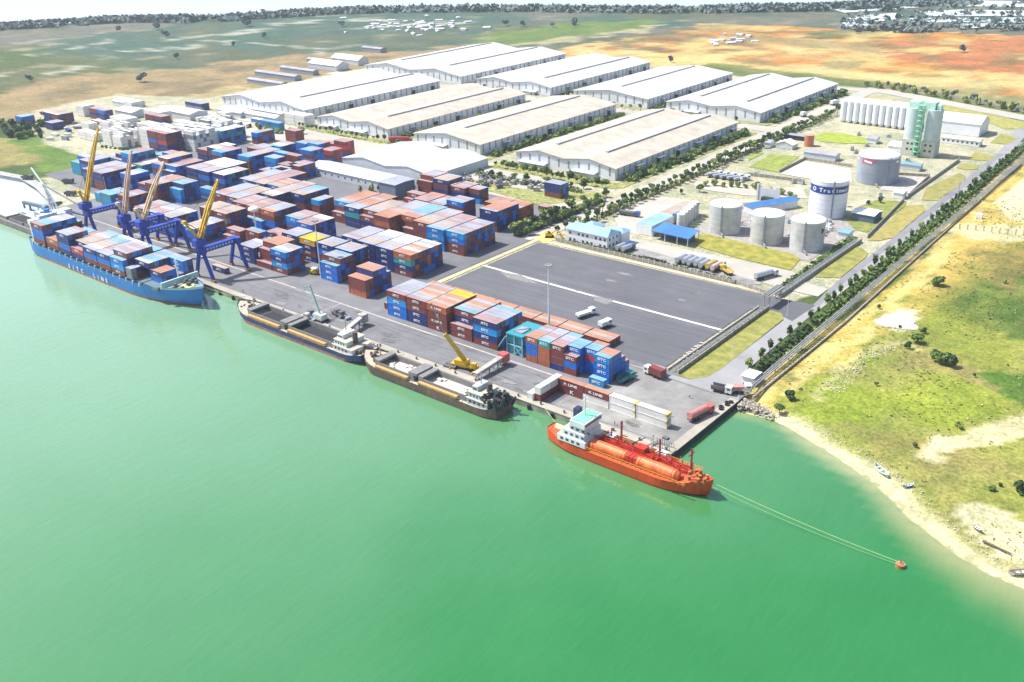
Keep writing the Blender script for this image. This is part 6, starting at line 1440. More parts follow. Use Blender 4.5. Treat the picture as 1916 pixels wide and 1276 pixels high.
# stones on the bank
mb = MB(); 
def stones(n, fn, smin, smax, mb):
    for i in range(n):
        x, y, z = fn(); s_ = r_.uniform(smin, smax); q = [Vector((r_.uniform(-1,1), r_.uniform(-1,1), r_.uniform(-.6,.8)))*s_ for _ in range(6)]
        c_ = Vector((x, y, z)); a = [c_+Vector((s_,0,0)), c_+Vector((0,s_*.8,0)), c_+Vector((-s_*.9,0,0)), c_+Vector((0,-s_,0)), c_+Vector((0,0,s_*.7)), c_+Vector((0,0,-s_*.5))]
        a = [v+q[k]*.25 for k, v in enumerate(a)]; mb.add(a, ((0,1,4),(1,2,4),(2,3,4),(3,0,4),(1,0,5),(2,1,5),(3,2,5),(0,3,5)))
def f_bank():
    t_ = r_.random(); return (.4+r_.random()*(3+t_*12), 42.8+r_.uniform(-1.6, 3.0)-t_*3, -1.9+r_.random()*1.6)
stones(240, f_bank, .25, .8, mb); tag(mb.build('riprap_stones', mat('bank_stone', (.34,.31,.26), .95, .3, 1)), 'loose grey boulders at the corner where the pier meets the bank', 'stones', None, 'stuff')
mb = MB()
ridge = px([(1560,735),(1590,700),(1630,665),(1670,648)])
def f_ridge():
    k = r_.random()*(len(ridge)-1); j = int(k); u = k-j; x, y = ridge[j][0]*(1-u)+ridge[j+1][0]*u+r_.gauss(0,1.6), ridge[j][1]*(1-u)+ridge[j+1][1]*u+r_.gauss(0,1.6); return (x, y, gz(x,y)+.1)
stones(300, f_ridge, .15, .4, mb)
track3 = px([(1400,745),(1500,655),(1620,548),(1760,428)])
def f_tr():
    k = r_.random()*(len(track3)-1); j = int(k); u = k-j; x, y = track3[j][0]*(1-u)+track3[j+1][0]*u+r_.gauss(0,1.0), track3[j][1]*(1-u)+track3[j+1][1]*u+r_.gauss(0,1); return (x, y, gz(x,y)+.1)
stones(300, f_tr, .12, .35, mb)
def f_bch():
    k = 2+r_.random()*(len(beach)-4); j = int(k); u = k-j; x, y = beach[j][0]*(1-u)+beach[j+1][0]*u+r_.uniform(5,9), beach[j][1]*(1-u)+beach[j+1][1]*u+r_.uniform(2,5); return (x, y, gz(x,y)+.05)
stones(220, f_bch, .1, .32, mb)
tag(mb.build('rubble', mat('pale_rubble', (.50,.45,.36), .95, .3, 1)), 'pale rubble ridge and loose stones over field and beach', 'rubble', None, 'stuff')
q = at(1678, 602); mb = MB(); n = 14
for k in range(3):
    pass
vs = [(q.x, q.y, 2.0)]; 
for ring, (rr_, hh) in enumerate(((2.4,1.7),(4.6,.8),(6.4,-.3))):
    for i in range(n): a = 2*math.pi*i/n; j = 1+.18*math.sin(3*a+ring)+r_.uniform(-.06,.06); vs.append((q.x+rr_*j*math.cos(a)*1.2, q.y+rr_*j*math.sin(a), hh+r_.uniform(-.1,.15)))
fs = [(0, 1+i, 1+(i+1) % n) for i in range(n)] + [(1+r2_*n+i, 1+(r2_+1)*n+i, 1+(r2_+1)*n+(i+1) % n, 1+r2_*n+(i+1) % n) for r2_ in range(2) for i in range(n)]
mb.add(vs, fs); tag(mb.build('gravel_mound', mat('grey_gravel', (.55,.51,.46), .95, .2, 1.5, bump=.6)), 'pale gravel mound beside the dirt track in the field', 'mound')
# ------------------------------------------------------------ vehicles and small things
tyre = mat('tyre_black', (.02,.02,.02), .8, .1, 2); cabw = mat('cab_white', (.72,.72,.72), .4, .05, 1); cabr = mat('cab_red', (.50,.10,.09), .5, .12, 1); cabb = mat('cab_blue', (.03,.12,.35), .4, .1, 1); frm = mat('chassis_grey', (.12,.12,.13), .7, .2, 1)
def truck(label, x, y, rz, cab, body=None, bodyc=None, L=11.0, bh=2.4, kind='truck', group=None):
    t = thing('lorry', label, 'truck', (x, y, .06), rz, group)
    mb = MB(); mb.box(L/2-2.2,-1.2,.7,L/2,1.2,2.9); mb.box(L/2-1.0,-1.15,2.9,L/2-2.2,1.15,3.2) if False else None; c_ = mb.build('cab', cab, t)
    g_ = MB(); g_.box(L/2+.003,-1.0,1.8,L/2+.05,1.0,2.6); g_.box(L/2-1.6,-1.24,1.8,L/2-.5,-1.203,2.5); g_.box(L/2-1.6,1.203,1.8,L/2-.5,1.24,2.5); g_.build('windscreen', glass, c_)
    mb = MB(); mb.box(-L/2,-.9,.75,L/2-2.3,.9,1.15); mb.build('chassis', frm, t)
    if body == 'box': mb = MB(); mb.box(-L/2,-1.22,1.2,L/2-2.5,1.22,1.2+bh); mb.build('load_body', bodyc, t)
    elif body == 'tank': mb = MB(); mb.cyl((-L/2,0,2.3),(L/2-2.6,0,2.3),1.15,n=14); mb.build('tank_body', bodyc, t)
    elif body == 'tip': mb = MB(); mb.box(-L/2,-1.2,1.2,L/2-2.5,-1.05,2.5); mb.box(-L/2,1.05,1.2,L/2-2.5,1.2,2.5); mb.box(-L/2,-1.2,1.2,L/2-2.5,1.2,1.4); mb.box(L/2-2.7,-1.2,1.2,L/2-2.5,1.2,2.6); mb.build('tipper_body', bodyc, t)
    for xx in (L/2-1.2, -L/2+3.2, -L/2+1.6):
        for s_ in (-1, 1): mb = MB(); mb.cyl((xx,s_*1.2,.5),(xx,s_*.85,.5),.5,n=12); mb.build('wheel', tyre, t)
    return t
steel = mat('tank_trailer_steel', (.55,.57,.60), .35, .12, 1, metal=.5)
truck('red and white tanker trailer parked near the pier edge', -4.4, 24.8, R(78), cabr, 'tank', mat('pinkish_red_tank', (.58,.22,.20), .5, .15, .8, dirt=.2), 10.5)
truck('white lorry waiting at the foot of the road, left of the pink load', -7.0, 43.6, R(8), cabw, 'tip', frm, 7)
truck('lorry with a pinkish load beside the guard hut', -2.6, 46.8, R(40), cabw, 'box', mat('pink_load', (.50,.24,.22), .7, .35, 1.2), 8, 1.4)
q = at(1132,612); truck('small white van at the right edge of the long container row', q.x, q.y, R(80), cabw, 'box', cabw, 5.5, 1.6)
q = at(1096,592); truck('white open car carrier lorry on the dark lot beside the light mast', q.x, q.y, R(75), cabw, 'box', cabw, 8.5, .9)
truck('teal lorry against the right end of the blue stack', -36.6, 31.5, R(85), mat('cab_teal', (.05,.34,.32), .5, .15, 1), 'tip', mat('body_teal', (.04,.20,.22), .6, .2, 1), 7)
truck('maroon boxed lorry behind the blue stack', -31, 40.5, R(170), cabw, 'box', smat['m'], 8)
q = at(750, 266); truck('long red lorry in front of the second warehouse', q.x, q.y, R(35), cabr, 'box', smat['r'], 16)
q = at(1561, 196); truck('pale box lorry on the main road beside the last warehouse', q.x, q.y, R(80), cabw, 'box', cabw, 9)
q = at(1503, 218); truck('small pale van on the main road', q.x, q.y, R(85), cabw, 'box', cabw, 6)
for i in range(7): x = -80.6+i*2.9; truck('steel tanker trailer number %s from the left in the parked row' % ['one','two','three','four','five','six','seven'][i], x, 144.0+(i % 2)*.8, R(88), cabw, 'tank', steel if i < 5 else mat('yellow_tank', (.50,.38,.12), .5, .2, 1) if i in (5,) else mat('dusty_pink_tank', (.55,.42,.40), .5, .2, 1), 10)
for i in range(2): truck(('left','right')[i]+' steel tanker of the two parked at the white office', -111+i*3.2, 141.5, R(86), cabb, 'tank', steel, 8.5)
truck('steel tanker driving past the pipe bridge on the far right of the park', -42, 147, R(70), cabw, 'tank', steel, 12)
truck('yellow lorry at the right end of the parked tankers', -58.5, 142.5, R(150), mat('cab_yellow', (.60,.40,.04), .5), 'tip', mat('yellow_tank', (.60,.40,.05), .5, .2, 1), 8)
q = at(1178, 404); truck('dark lorry standing on the sandy plot behind the office', q.x, q.y, R(10), cabb, 'box', frm, 11, 1.2)
for i in range(5):
    q = at(1336+i*13, 330+i*2); truck('flat trailer number %s in the row above the sandy plot' % ['one','two','three','four','five'][i], q.x, q.y, R(60), cabw, 'box', louv, 10, 1.0)
for i, p in enumerate(((86,215),(150,240),(103,222),(250,268),(236,276),(128,247),(216,268))):
    q = at(*p); truck('lorry %s in the dusty part of the far left depot' % ['beside the maroon stack','near the crane tip','at its left corner','behind the cyan stack','left of the navy roofs','on the pale kerb','by the wood pile'][i], q.x, q.y, R(20+i*30), cabw, 'box', (frm, cabw, smat['n'])[i % 3], 10, 1.3)
for i, p in enumerate(((52,336),(128,343),(133,366))):
    q = at(*p); truck('dark machine on the quay head %s' % ['by the bank','by the grass corner','beside the crane vessel'][i], q.x, q.y, R(30), frm, 'tip', frm, 7)
# mobile crane on the quay
q = at(872, 690); t = thing('mobile_crane', 'yellow mobile crane on the quay beside the brown rimmed coaster', 'crane', (q.x, q.y, .06), R(12))
mb = MB(); mb.box(-5.5,-1.3,.9,4.5,1.3,1.7); mb.box(2.6,-1.25,1.7,4.4,.2,3.1); mb.build('carrier', cyel, t); mb = MB(); mb.box(-2.6,-1.4,1.72,.8,1.4,3.4); mb.box(-4,-1.2,1.9,-2.6,1.2,3.2); mb.build('superstructure', cyel, t)
mb = MB(); mb.beam((0,0,3),(-6.0,-3.0,13.5),1.1,1.2); mb.beam((-1,0,2.6),(-3,-1.4,7),.4); mb.build('boom', cyel, t); mb = MB(); mb.beam((-6,-3,13.3),(-10.4,-3.6,24.5),.28); mb.build('fly_jib', mat('grey_lattice', (.25,.25,.27), .5), t)
for x in (-4.4,-2.8,1.6,3.4):
    for s_ in (-1, 1): mb = MB(); mb.cyl((x,s_*1.35,.65),(x,s_*.9,.65),.65,n=12); mb.build('wheel', tyre, t)
for x in (-5,4):
    mb = MB(); mb.box(x-.2,-3.2,.2,x+.2,3.2,.5); mb.build('outrigger', cyel, t)
q = at(846, 686)
for i in range(3):
    mb = MB(); mb.box(-2.4,-.9,0,2.4,.9,.9); o = mb.build('black_bundle', frm, None, (q.x, q.y-1+i*1.3, .06+(i == 1)*.3), R(8)); tag(o, ['front','middle','rear'][i]+' dark steel bundle left of the yellow mobile crane', 'bundle', 'dark bundles by the mobile crane')
# conveyors / hopper truck reaching from the quay
def conveyor(label, p, q_, h0, h1, m1, m2):
    a, b_ = at(*p), at(*q_); t = thing('loading_conveyor', label, 'conveyor', (a.x, a.y, .06)); d = Vector((b_.x-a.x, b_.y-a.y, 0)); L = d.length
    mb = MB(); mb.beam((0,0,h0), (d.x, d.y, h1), 2.0, 1.3); mb.build('boom', m1, t); mb = MB()
    for f_ in (.1,.4,.7,.95):
        for s_ in (-1,1): n_ = Vector((-d.y, d.x, 0)).normalized()*s_; mb.beam(d*f_+n_, d*f_+n_*1.2+Vector((0,0,h0+(h1-h0)*f_)), .25)
    mb.build('leg', frm, t); mb = MB(); mb.box(d.x-1.5, d.y-1.5, h1*.4, d.x+1.5, d.y+1.5, h1+1.2); mb.build('hopper', m2, t); return t
dusty = mat('dusty_steel', (.44,.41,.37), .8, .25, 1, dirt=.3)
conveyor('dusty loading conveyor with a red hopper end behind the brown rimmed coaster', (890,712), (943,682), 2.2, 3.2, dusty, cabr)
conveyor('grey loading conveyor behind the navy stern of the pink bottomed coaster', (640,636), (680,608), 2.2, 3.4, mat('grey_steel2', (.40,.40,.37), .7, .3, 1), dusty)
q = at(600, 600); t = thing('grab_crane', 'pale green lattice crane with dark machinery beside the pink bottomed coaster', 'crane', (q.x, q.y, .06)); pg = mat('pale_green_paint', (.35,.55,.48), .6, .15, 1)
mb = MB(); mb.box(-2.5,-1.5,.8,2.5,1.5,3.0); mb.build('machine_house', mat('white_green_body', (.55,.60,.56), .6, .3, 1), t); mb = MB(); mb.beam((0,0,3),(-5,.5,13.5),.6); mb.beam((-5,.5,13.5),(-7,-.5,12.6),.4); mb.beam((-7,-.5,12.6),(-7,-.5,9),.12); mb.beam((-1,0,3),(-3,.3,9.5),.2); mb.build('boom', pg, t)
mb = MB(); mb.box(-3,-1.9,0,3,-1.1,.9); mb.box(-3,1.1,0,3,1.9,.9); mb.build('track', tyre, t)
for i, p in enumerate(((583,592),(632,590),(640,594),(575,598))):
    q = at(*p); t = thing('site_machine', ['dark bucket loader left of the green lattice crane','dark tractor right of the green lattice crane','dark trailer behind the tractor on the quay','dusty hopper beside the coaster rail'][i], 'machine', (q.x, q.y, .06), R(-20+i*9))
    mb = MB(); mb.box(-3,-1.2,.5,1.6,1.2,1.5); mb.box(-1,-1,1.5,1,1,2.7); mb.build('body', frm if i < 3 else dusty, t); mb = MB(); mb.beam((1.4,0,1.4),(3.6,0,.6),.5); mb.box(3.2,-1.3,.1,4.2,1.3,1.0); mb.build('bucket', louv, t)
    for x in (-2,1):
        for s_ in (-1,1): mb = MB(); mb.cyl((x,s_*1.25,.55),(x,s_*.9,.55),.55,n=10); mb.build('wheel', tyre, t)
# low pontoon load between apron stacks
q = at(589, 513); t = thing('forklift', 'yellow and white forklift beside the bright blue apron stack', 'forklift', (q.x, q.y, .06), R(20)); mb = MB(); mb.box(-1.6,-1.1,.5,1.6,1.1,1.8); mb.build('body', cyel, t); mb = MB(); mb.box(-1.2,-1.2,2.7,1.4,1.2,2.95); mb.build('roof', cabw, t); mb = MB(); mb.beam((1.8,-.6,.1),(1.8,-.6,3.6),.2); mb.beam((1.8,.6,.1),(1.8,.6,3.6),.2); mb.build('mast', frm, t)
for x in (-1,1):
    for s_ in (-1,1): mb = MB(); mb.cyl((x,s_*1.15,.5),(x,s_*.8,.5),.5,n=10); mb.build('wheel', tyre, t)
q = at(1028, 444); t = thing('excavator', 'yellow excavator at the far left corner of the dark lot', 'excavator', (q.x, q.y, .06), R(30)); mb = MB(); mb.box(-1.8,-1.2,.9,1.4,1.2,2.6); mb.build('body', cyel, t); mb = MB(); mb.beam((1,0,2),(4,0,4),.5); mb.beam((4,0,4),(6,0,1),.4); mb.box(5.4,-.6,.3,6.6,.6,1.3); mb.build('arm', cyel, t); mb = MB(); mb.box(-2,-1.6,0,2,-.9,.8); mb.box(-2,.9,0,2,1.6,.8); mb.build('track', tyre, t)
sheet('sand_heap_ground', px([(1003,446),(1016,436),(1040,434),(1040,448),(1018,456)]), .085, mat('yellow_sand', (.62,.48,.16), .9, .15, .5))
# teal steel frame among the stacks
t = thing('steel_frame', 'open teal steel frame with decked top standing in the gap of the front block', 'frame', (-83.4, 25.2, .07)); teal = mat('teal_steel', (.03,.27,.33), .5, .15, 1); teal2 = mat('pale_teal', (.30,.55,.62), .5, .1, 1)
mb = MB()
for x in (0,3.4,7):
    for y in (0,6,12): mb.beam((x,y,0),(x,y,7.4),.3)
mb.beam((3.4,-.05,0),(7,-.05,3.6),.2); mb.beam((7,-.05,0),(3.4,-.05,3.6),.2); mb.beam((3.4,-.05,3.7),(7,-.05,3.7),.3); mb.beam((0,-.05,3.7),(3.4,-.05,3.7),.25); mb.beam((7.05,0,0),(7.05,6,3.7),.2); mb.beam((7.05,6,0),(7.05,12,3.7),.2); mb.build('truss', teal2, t)
mb = MB(); mb.box(-.3,-.3,7.4,7.3,12.3,7.9); mb.box(.2,.4,0,6.8,12,3.2); mb.box(.2,.5,4,6.8,12,7); mb.build('deck', teal, t); mb = MB(); mb.box(1.5,2,7.92,5.5,7,8.3); mb.beam((1.5,2,8.3),(5.5,7,8.5),.3); mb.build('spreader', louv, t)
mb = MB(); mb.beam((-4.5,-.4,.3),(-.2,-.4,6.5),1.0,.25); mb.build('stair', teal2, t)
# light masts and poles
def mast(x, y, h, label, r_=.22, heads=True, name='light_mast', m=None):
    t = thing(name, label, 'light mast', (x, y, 0), 0, 'tall light masts'); mb = MB(); mb.cyl((0,0,0),(0,0,h),r_*1.5,r_*.7,n=8); mb.build('pole', m or cabw, t)
    if heads:
        mb = MB()
        for k in range(6): a = k*math.pi/3; mb.box(1.1*math.cos(a)-.35, 1.1*math.sin(a)-.35, h-.2, 1.1*math.cos(a)+.35, 1.1*math.sin(a)+.35, h+.35)
        mb.cyl((0,0,h-.1),(0,0,h+.1),1.0,n=10); mb.build('lamp_head', pipe_m, t)
    return t
mast(-76.6, 41.2, 30, 'tall pale light mast standing behind the front container block', .3)
q = at(601, 520); mast(q.x, q.y, 26, 'pale light mast among the middle apron stacks', .2)
q = at(483, 455); t = mast(q.x, q.y, 17, 'light mast with a big white globe head in the yard', .3, False); mb = MB(); mb.dome((0,0,17),2.6,1.6,16,4); mb.cyl((0,0,16.0),(0,0,17),1.4,2.6,n=16); mb.build('lamp_head', mat('white_globe', (.85,.83,.78), .5, .05), t)
q = at(204, 383); mast(q.x, q.y, 16, 'thin pale mast before the far left end stacks', .15, False)
q = at(1832, 408); t = thing('pylon', 'lattice pole above the cable crossing at the right', 'pole', (q.x, q.y, 0)); mb = MB(); mb.beam((0,0,0),(0,0,9),.3); mb.box(-1.5,-1,0,1.5,1,2.2); mb.build('pole', cabw, t)
q = at(1846, 330); t = thing('pylon', 'tall thin pole standing among the boulevard trees', 'pole', (-10.8, 300, 0)); mb = MB(); mb.beam((0,0,0),(0,0,12),.25); mb.beam((-1,0,11),(1,0,11),.2); mb.build('pole', pipe_m, t)
q = at(1560, 372); mast(-62, 262, 14, 'dark twin headed mast behind the tall white tank', .12, True, m=pipe_m)
for i in range(9):
    y = 70+i*44; mast(-16.9-(y-70)*.004 if y < 128 else -13.9-(y-128)*.02, y, 8, 'one of the thin street lamps on the verge of the boulevard', .09, False, 'street_lamp')
# posts along the cable crossing
for i in range(9):
    q = at(1795+i*15, 428+i*1.5); mb = MB(); mb.box(-.25,-.25,-.2,.25,.25,2.4); mb.box(-.5,-.15,2.1,.5,.15,2.4); o = mb.build('concrete_post', rack, None, (q.x, q.y, 0)); tag(o, 'one of the concrete posts in the line crossing the sandy strip at the right', 'post', 'concrete posts in the sandy strip')
# quay furniture
for i in range(22):
    x = -2.4-i*9.4
    t = thing('bollard', 'one of the small dark mooring bollards along the quay edge', 'bollard', (x, 1.3, .16), 0, 'mooring bollards'); mb = MB(); mb.cyl((0,0,-.1),(0,0,.6),.28,n=8); mb.cyl((0,0,.6),(0,0,.8),.42,n=8); mb.build('post', rust, t)
for i in range(24):
    x = -6-i*9.4
    mb = MB(); mb.box(-.5,-.75,-2.3,.5,-.123,-.4); mb.cyl((0,-.5,-.6),(0,-.5,-2.0),.4,n=8); o = mb.build('rubber_fender', tyre, None, (x, 0, 0)); tag(o, 'one of the black rubber fenders hanging on the quay face', 'fender', 'rubber fenders')
for i, (x, y) in enumerate(((-1.6,33),(-2.2,34.2),(-1.4,36.6),(-2.0,37.8),(-1.2,38.8))):
    mb = MB()
    for k in range(10):
        a0, a1 = k*math.pi/5, (k+1)*math.pi/5; mb.beam((.6*math.cos(a0),.6*math.sin(a0),.3),(.6*math.cos(a1),.6*math.sin(a1),.3),.42)
    o = mb.build('loose_tyre', tyre, None, (x, y, .18)); tag(o, 'one of the loose black tyres lying on the pier edge', 'tyre', 'loose tyres on the pier edge')
t = thing('gangway_frame', 'tangle of pale gangway rails at the pier corner', 'railing', (-4.6, 1.8, .16)); mb = MB()
for k in range(9): mb.beam((-3+k*.8,-.8,0),(-3+k*.8,-.8,1.5),.12); mb.beam((-3+k*.8,1.6,0),(-3+k*.8,1.6,1.5),.12)
mb.beam((-3,-.8,1.5),(3.4,-.8,1.5),.14); mb.beam((-3,1.6,1.5),(3.4,1.6,1.5),.14); mb.beam((-2.5,-3.5,-.6),(-2.5,1.6,1.4),.8,.15); mb.build('rail', mat('dull_rail', (.20,.21,.19), .7, .3, 1), t)
mb = MB(); mb.box(-.9,-.7,0,.9,.7,.5); tag(mb.build('dark_hatch', frm, None, (-6.2, 7.0, .05)), 'small dark hatch plate on the pier near the corner', 'hatch')
# people at work: one skinned figure, posed standing or mid-stride
def person(label, x, y, shirt, trous, rz=0, stride=.0, z=.06, helmet=None):
    J = [(0,0,.95,.15),(0,0,1.22,.16),(0,0,1.45,.17),(0,0,1.56,.06),(0,.02,1.70,.105),(.10,0,.90,.10),(.11,stride*.5,.50,.075),(.12,stride*.7-.04,.08,.05),(.12,stride*.7-.16,.04,.045),
         (-.10,0,.90,.10),(-.11,-stride*.3,.50,.075),(-.12,-stride*.8,.08,.05),(-.12,-stride*.8-.13,.04,.045),(.20,0,1.42,.065),(.27,-.04-stride*.3,1.14,.05),(.28,-.18-stride*.2,.90,.038),(.28,-.22,.82,.035),(-.20,0,1.42,.065),(-.27,.0+stride*.3,1.14,.05),(-.28,-.10+stride*.3,.90,.038),(-.28,-.13+stride*.3,.82,.035)]
    E_ = [(0,1),(1,2),(2,3),(3,4),(0,5),(5,6),(6,7),(7,8),(0,9),(9,10),(10,11),(11,12),(2,13),(13,14),(14,15),(15,16),(2,17),(17,18),(18,19),(19,20)]
    me = bpy.data.meshes.new('p'); me.from_pydata([j[:3] for j in J], E_, []); o = bpy.data.objects.new('person', me); C.objects.link(o)
    md = o.modifiers.new('s', 'SKIN'); 
    for i, v in enumerate(me.skin_vertices[0].data): v.radius = (J[i][3], J[i][3]*.8); v.use_root = i == 0
    o.modifiers.new('d', 'SUBSURF').levels = 1
    dg = bpy.context.evaluated_depsgraph_get(); m2 = bpy.data.meshes.new_from_object(o.evaluated_get(dg)); o.modifiers.clear(); o.data = m2
    m2.materials.clear(); [m2.materials.append(q_) for q_ in (mat('skin', (.35,.20,.13), .6), trous, shirt, mat('dark_hair', (.02,.015,.012), .6))]
    for p in m2.polygons: zc_ = p.center.z; yc = p.center.y; p.material_index = 1 if zc_ < .95 and abs(p.center.x) < .2 else 0 if (zc_ < .98 or (1.5 < zc_ < 1.74)) else (3 if zc_ > 1.74 else 2)
    o.location = (x, y, z); o.rotation_euler[2] = rz; tag(o, label, 'person', 'people working on the quay')
    if helmet: mb = MB(); mb.dome((0,.02,1.76),.13,.10,10,3); mb.build('helmet', helmet, o)
    return o
hv = mat('high_vis_orange', (.70,.20,.02), .7); bsh = mat('blue_shirt', (.05,.15,.40), .8); wsh = mat('pale_shirt', (.60,.58,.52), .8); dtr = mat('dark_trousers', (.03,.035,.05), .8); yh = mat('yellow_helmet', (.70,.50,.03), .5); whh = mat('white_helmet', (.75,.75,.75), .5)
for i, (px_, py_, sh_c, hl, st_) in enumerate(((700,648,hv,yh,.25),(707,651,bsh,whh,0),(806,690,hv,whh,.2),(903,716,wsh,yh,0),(1150,795,hv,yh,.25),(1162,798,bsh,yh,0),(1222,822,wsh,whh,.2),(560,575,hv,yh,.22),(455,548,bsh,yh,0),(1290,745,hv,whh,.25),(618,592,wsh,yh,0),(1008,723,bsh,whh,.2))):
    q = at(px_, py_); person('person in %s and %s helmet, %s' % ('orange vest' if sh_c is hv else 'blue shirt' if sh_c is bsh else 'pale shirt', 'yellow' if hl is yh else 'white', ['walking behind the pink bottomed coaster','standing beside the walking orange vest','walking near the brown rimmed coaster bow','standing by the dusty conveyor','walking on the quay beside the tanker','standing on the quay beside the tanker','walking near the pier corner','walking at the coaster bow','standing by the lone navy container','walking before the pink tanker trailer','standing at the green lattice crane','walking before the blue right end stack'][i]), q.x, q.y, sh_c, dtr, i*1.3, st_, .06, hl)
# boats on the beach
def boat(label, p, L, rz, m1, m2, z=-1.6):
    q = at(p[0], p[1], WATER); z = max(gz(q.x, q.y)+.05, WATER-.12); t = thing('rowing_boat', label, 'boat', (q.x, q.y, z), rz, 'small boats on the beach'); mb = MB(); n = 10; rows = []
    for i in range(n+1):
        u = i/n; w_ = max(.02, (1-abs(2*u-1)**2.6))*L*.13; rows.append([(-L/2+L*u, -w_, .55+.5*abs(2*u-1)**3), (-L/2+L*u, -w_*.6, 0), (-L/2+L*u, w_*.6, 0), (-L/2+L*u, w_, .55+.5*abs(2*u-1)**3)])
    V = [p_ for r_2 in rows for p_ in r_2]; F = [(i*4+j, (i+1)*4+j, (i+1)*4+j+1, i*4+j+1) for i in range(n) for j in range(3)]; mb.add(V, F); mb.build('hull', m1, t)
    mb = MB(); 
    for f_ in (-.25, 0, .25): mb.box(L*f_-.15, -L*.11, .42, L*f_+.15, L*.11, .5)
    for s_ in (0, 3):
        for i in range(n): mb.beam(rows[i][s_], rows[i+1][s_], .12)
    mb.build('thwart', m2, t); return t
boat('long narrow pale green rowing boat afloat by the beach', (1648,888), 7.0, R(-38), mat('boat_green', (.22,.32,.26), .6, .2, 2), cabw, WATER-.1)
boat('short bright blue boat pulled up on the sand', (1698,918), 3.2, R(50), mat('boat_blue', (.03,.22,.55), .5, .15, 2), cabw, -1.9)
boat('small white and brown boat near the lower sand bank', (1826,1004), 3.0, R(-30), mat('boat_brown', (.22,.14,.09), .6, .2, 2), cabw, -1.8)
boat('white boat cut by the right picture edge on the shore', (1908,1079), 6.0, R(40), cabw, mat('boat_brown', (.22,.14,.09), .6, .2, 2), WATER-.05)
mb = MB(); mb.cyl((0,0,0),(7,-1.4,.1),.3,.2,n=6); q = at(1860, 1032, WATER); tag(mb.build('driftwood', bark, None, (q.x-3, q.y, gz(q.x, q.y)+.3)), 'long dark driftwood log on the lower beach', 'driftwood')
# nearby village far behind
r_ = random.Random(77); hw_ = mat('village_wall', (.66,.66,.66), .8, .1, .1); hr_ = mat('village_roof', (.60,.60,.62), .6, .15, .05)
hm_ = MB(); hm_.box(-6,-4,0,6,4,3.6,0); hm_.add([(-6.5,-4.5,3.6),(6.5,-4.5,3.6),(6.5,4.5,3.6),(-6.5,4.5,3.6),(-6.5,0,6),(6.5,0,6)], ((0,1,5,4),(2,3,4,5),(1,2,5),(3,0,4)), 1); hmesh = hm_.mesh('small_house', [hw_, hr_])
for (n, bx, by, sx, sy, lab, gp) in ((60, 775, 50, 110, 16, 'one of the small pale houses in the village on the far plain', 'houses of the far village'), (12, 1380, 80, 60, 14, 'one of the pale huts at the edge of the orange earth', 'huts by the orange earth'), (7, 1640, 38, 60, 8, 'one of the pale huts among the ponds', 'huts among the ponds')):
    for i in range(n):
        q = at(bx+r_.gauss(0, .5)*sx, by+r_.gauss(0, .45)*sy); o = link('small_house', hmesh, None, (q.x, q.y, -.2), r_.uniform(0, 3.1)); o.scale = (.4+r_.random()*.45,.4+r_.random()*.4,.3+r_.random()*.2); tag(o, lab, 'house', gp)
for i in range(16):
    q = at(cr0.uniform(0, 82), cr0.uniform(228, 262)) if False else at(4+i*5.2, 232+((i*37) % 29)); tree('dark', q.x, q.y, '%s from the left of the dark bushes on the far left bank' % ORDW[i], 'dark bushes on the far left bank', 1.1, -.2, True)
for i in range(12):
    q = at(1262+i*5.5, 690-i*4.2+((i*5) % 3)); mb = MB(); mb.box(-1.0-.3*(i % 3),-.5,0,1.2,.5,.25); o = mb.build('concrete_slab', pale, None, (q.x-1.6, q.y, .09), R(80+i*11)); tag(o, '%s from the near end of the pale slabs lying beside the pipe trench wall' % ORDW[i], 'slab', 'pale slabs beside the trench')
ck = random.Random(33)
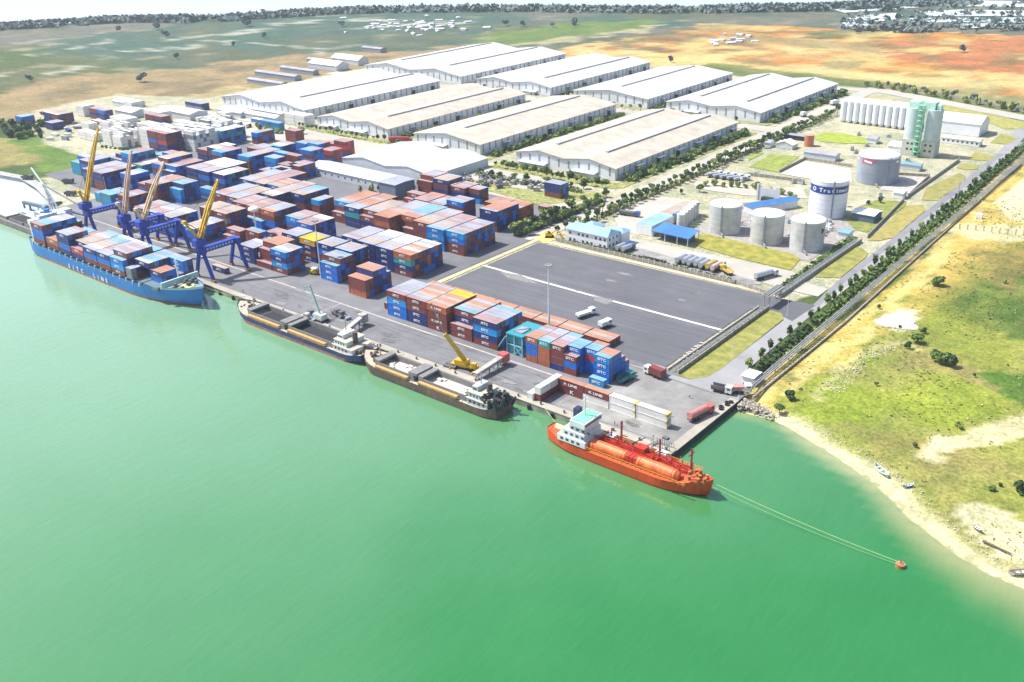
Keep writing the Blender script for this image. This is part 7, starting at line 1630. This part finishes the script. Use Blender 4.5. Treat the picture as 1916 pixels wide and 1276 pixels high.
for i in range(40):
    x, y = (ck.uniform(-100,-42), ck.uniform(198,236)) if i < 20 else (ck.uniform(-130,-40), ck.uniform(272,296)) if i < 28 else (ck.uniform(-120,-45), ck.uniform(352,440))
    if any(math.hypot(x-a, y-b_) < 12 for a, b_ in ((-86.6,193.6),(-63.6,191.4),(-44.8,193.2),(-57.6,246.5),(-60.2,321),(-60.5,392))): continue
    t = thing('process_skid', 'one of the small grey process skids and valve boxes scattered between the tanks', 'equipment', (x, y, .1), ck.uniform(0, 3), 'process skids between the tanks')
    mb = MB(); mb.box(-1.6,-.9,0,1.6,.9,.35); mb.box(-1.2,-.6,.35,.2,.6,1.5+ck.random()); mb.build('base', ck.choice([pipe_m, cabw, louv]), t)
    mb = MB(); mb.cyl((.8,-.4,.35),(.8,-.4,2.2),.25,n=8); mb.cyl((-2.8,0,.9),(2.8,0,.9),.13,n=6); mb.cyl((.8,-.4,2.0),(2.6,1.6,2.0),.12,n=6); mb.build('pipework', pipe_m, t)
# depot clutter: crates and drums
cr = random.Random(5)
for i in range(16):
    q = at(cr.uniform(85, 260), cr.uniform(228, 262)); mb = MB(); a, b_ = cr.uniform(3,6), cr.uniform(2,3); mb.box(-a/2,-b_/2,0,a/2,b_/2,cr.uniform(1.4,2.8)); o = mb.build('depot_crate', cr.choice([cabw, louv, smat['w'], frm]), None, (q.x, q.y, .05), cr.uniform(0, 1)); tag(o, 'one of the loose crates strewn over the far left depot', 'crate', 'loose crates in the far left depot')
for i in range(34):
    q = at(cr.uniform(850, 1010), 0); u_ = cr.random(); q = at(850+u_*165, 333+u_*16+cr.uniform(-7, 12)); mb = MB(); mb.box(-1.8,-1.1,0,1.8,1.1,2.2); mb.cyl((0,0,2.2),(0,0,2.9),.6,n=8); o = mb.build('parked_machine', frm if i % 3 else dusty, None, (q.x, q.y, .05), cr.uniform(0, 3)); tag(o, 'one of the dark tractor units parked at the back of the container yard', 'tractor unit', 'tractor units behind the yard')
for i in range(7):
    x = -97+i*1.8; mb = MB(); mb.box(-.7,-.5,0,.7,.5,1.1); o = mb.build('black_drum_crate', frm, None, (x, 138.2, .08), .1*i); tag(o, 'one of the black crates lined up along the hedge right of the office', 'crate', 'black crates along the hedge')
# ------------------------------------------------------------ air
HAZE = 0.00011
hz_ = MB(); hz_.box(-5200, -1600, -10.5, 3200, 6100, 165)
hm = bpy.data.materials.new('harbour_haze'); hm.use_nodes = True; t = hm.node_tree
t.nodes.remove(t.nodes['Principled BSDF']); pv = t.nodes.new('ShaderNodeVolumePrincipled')
pv.inputs['Color'].default_value = (.80,.89,1,1); pv.inputs['Density'].default_value = HAZE; pv.inputs['Anisotropy'].default_value = .2
t.links.new(pv.outputs[0], t.nodes['Material Output'].inputs['Volume'])
haze = hz_.build('haze', hm); tag(haze, kind='stuff')
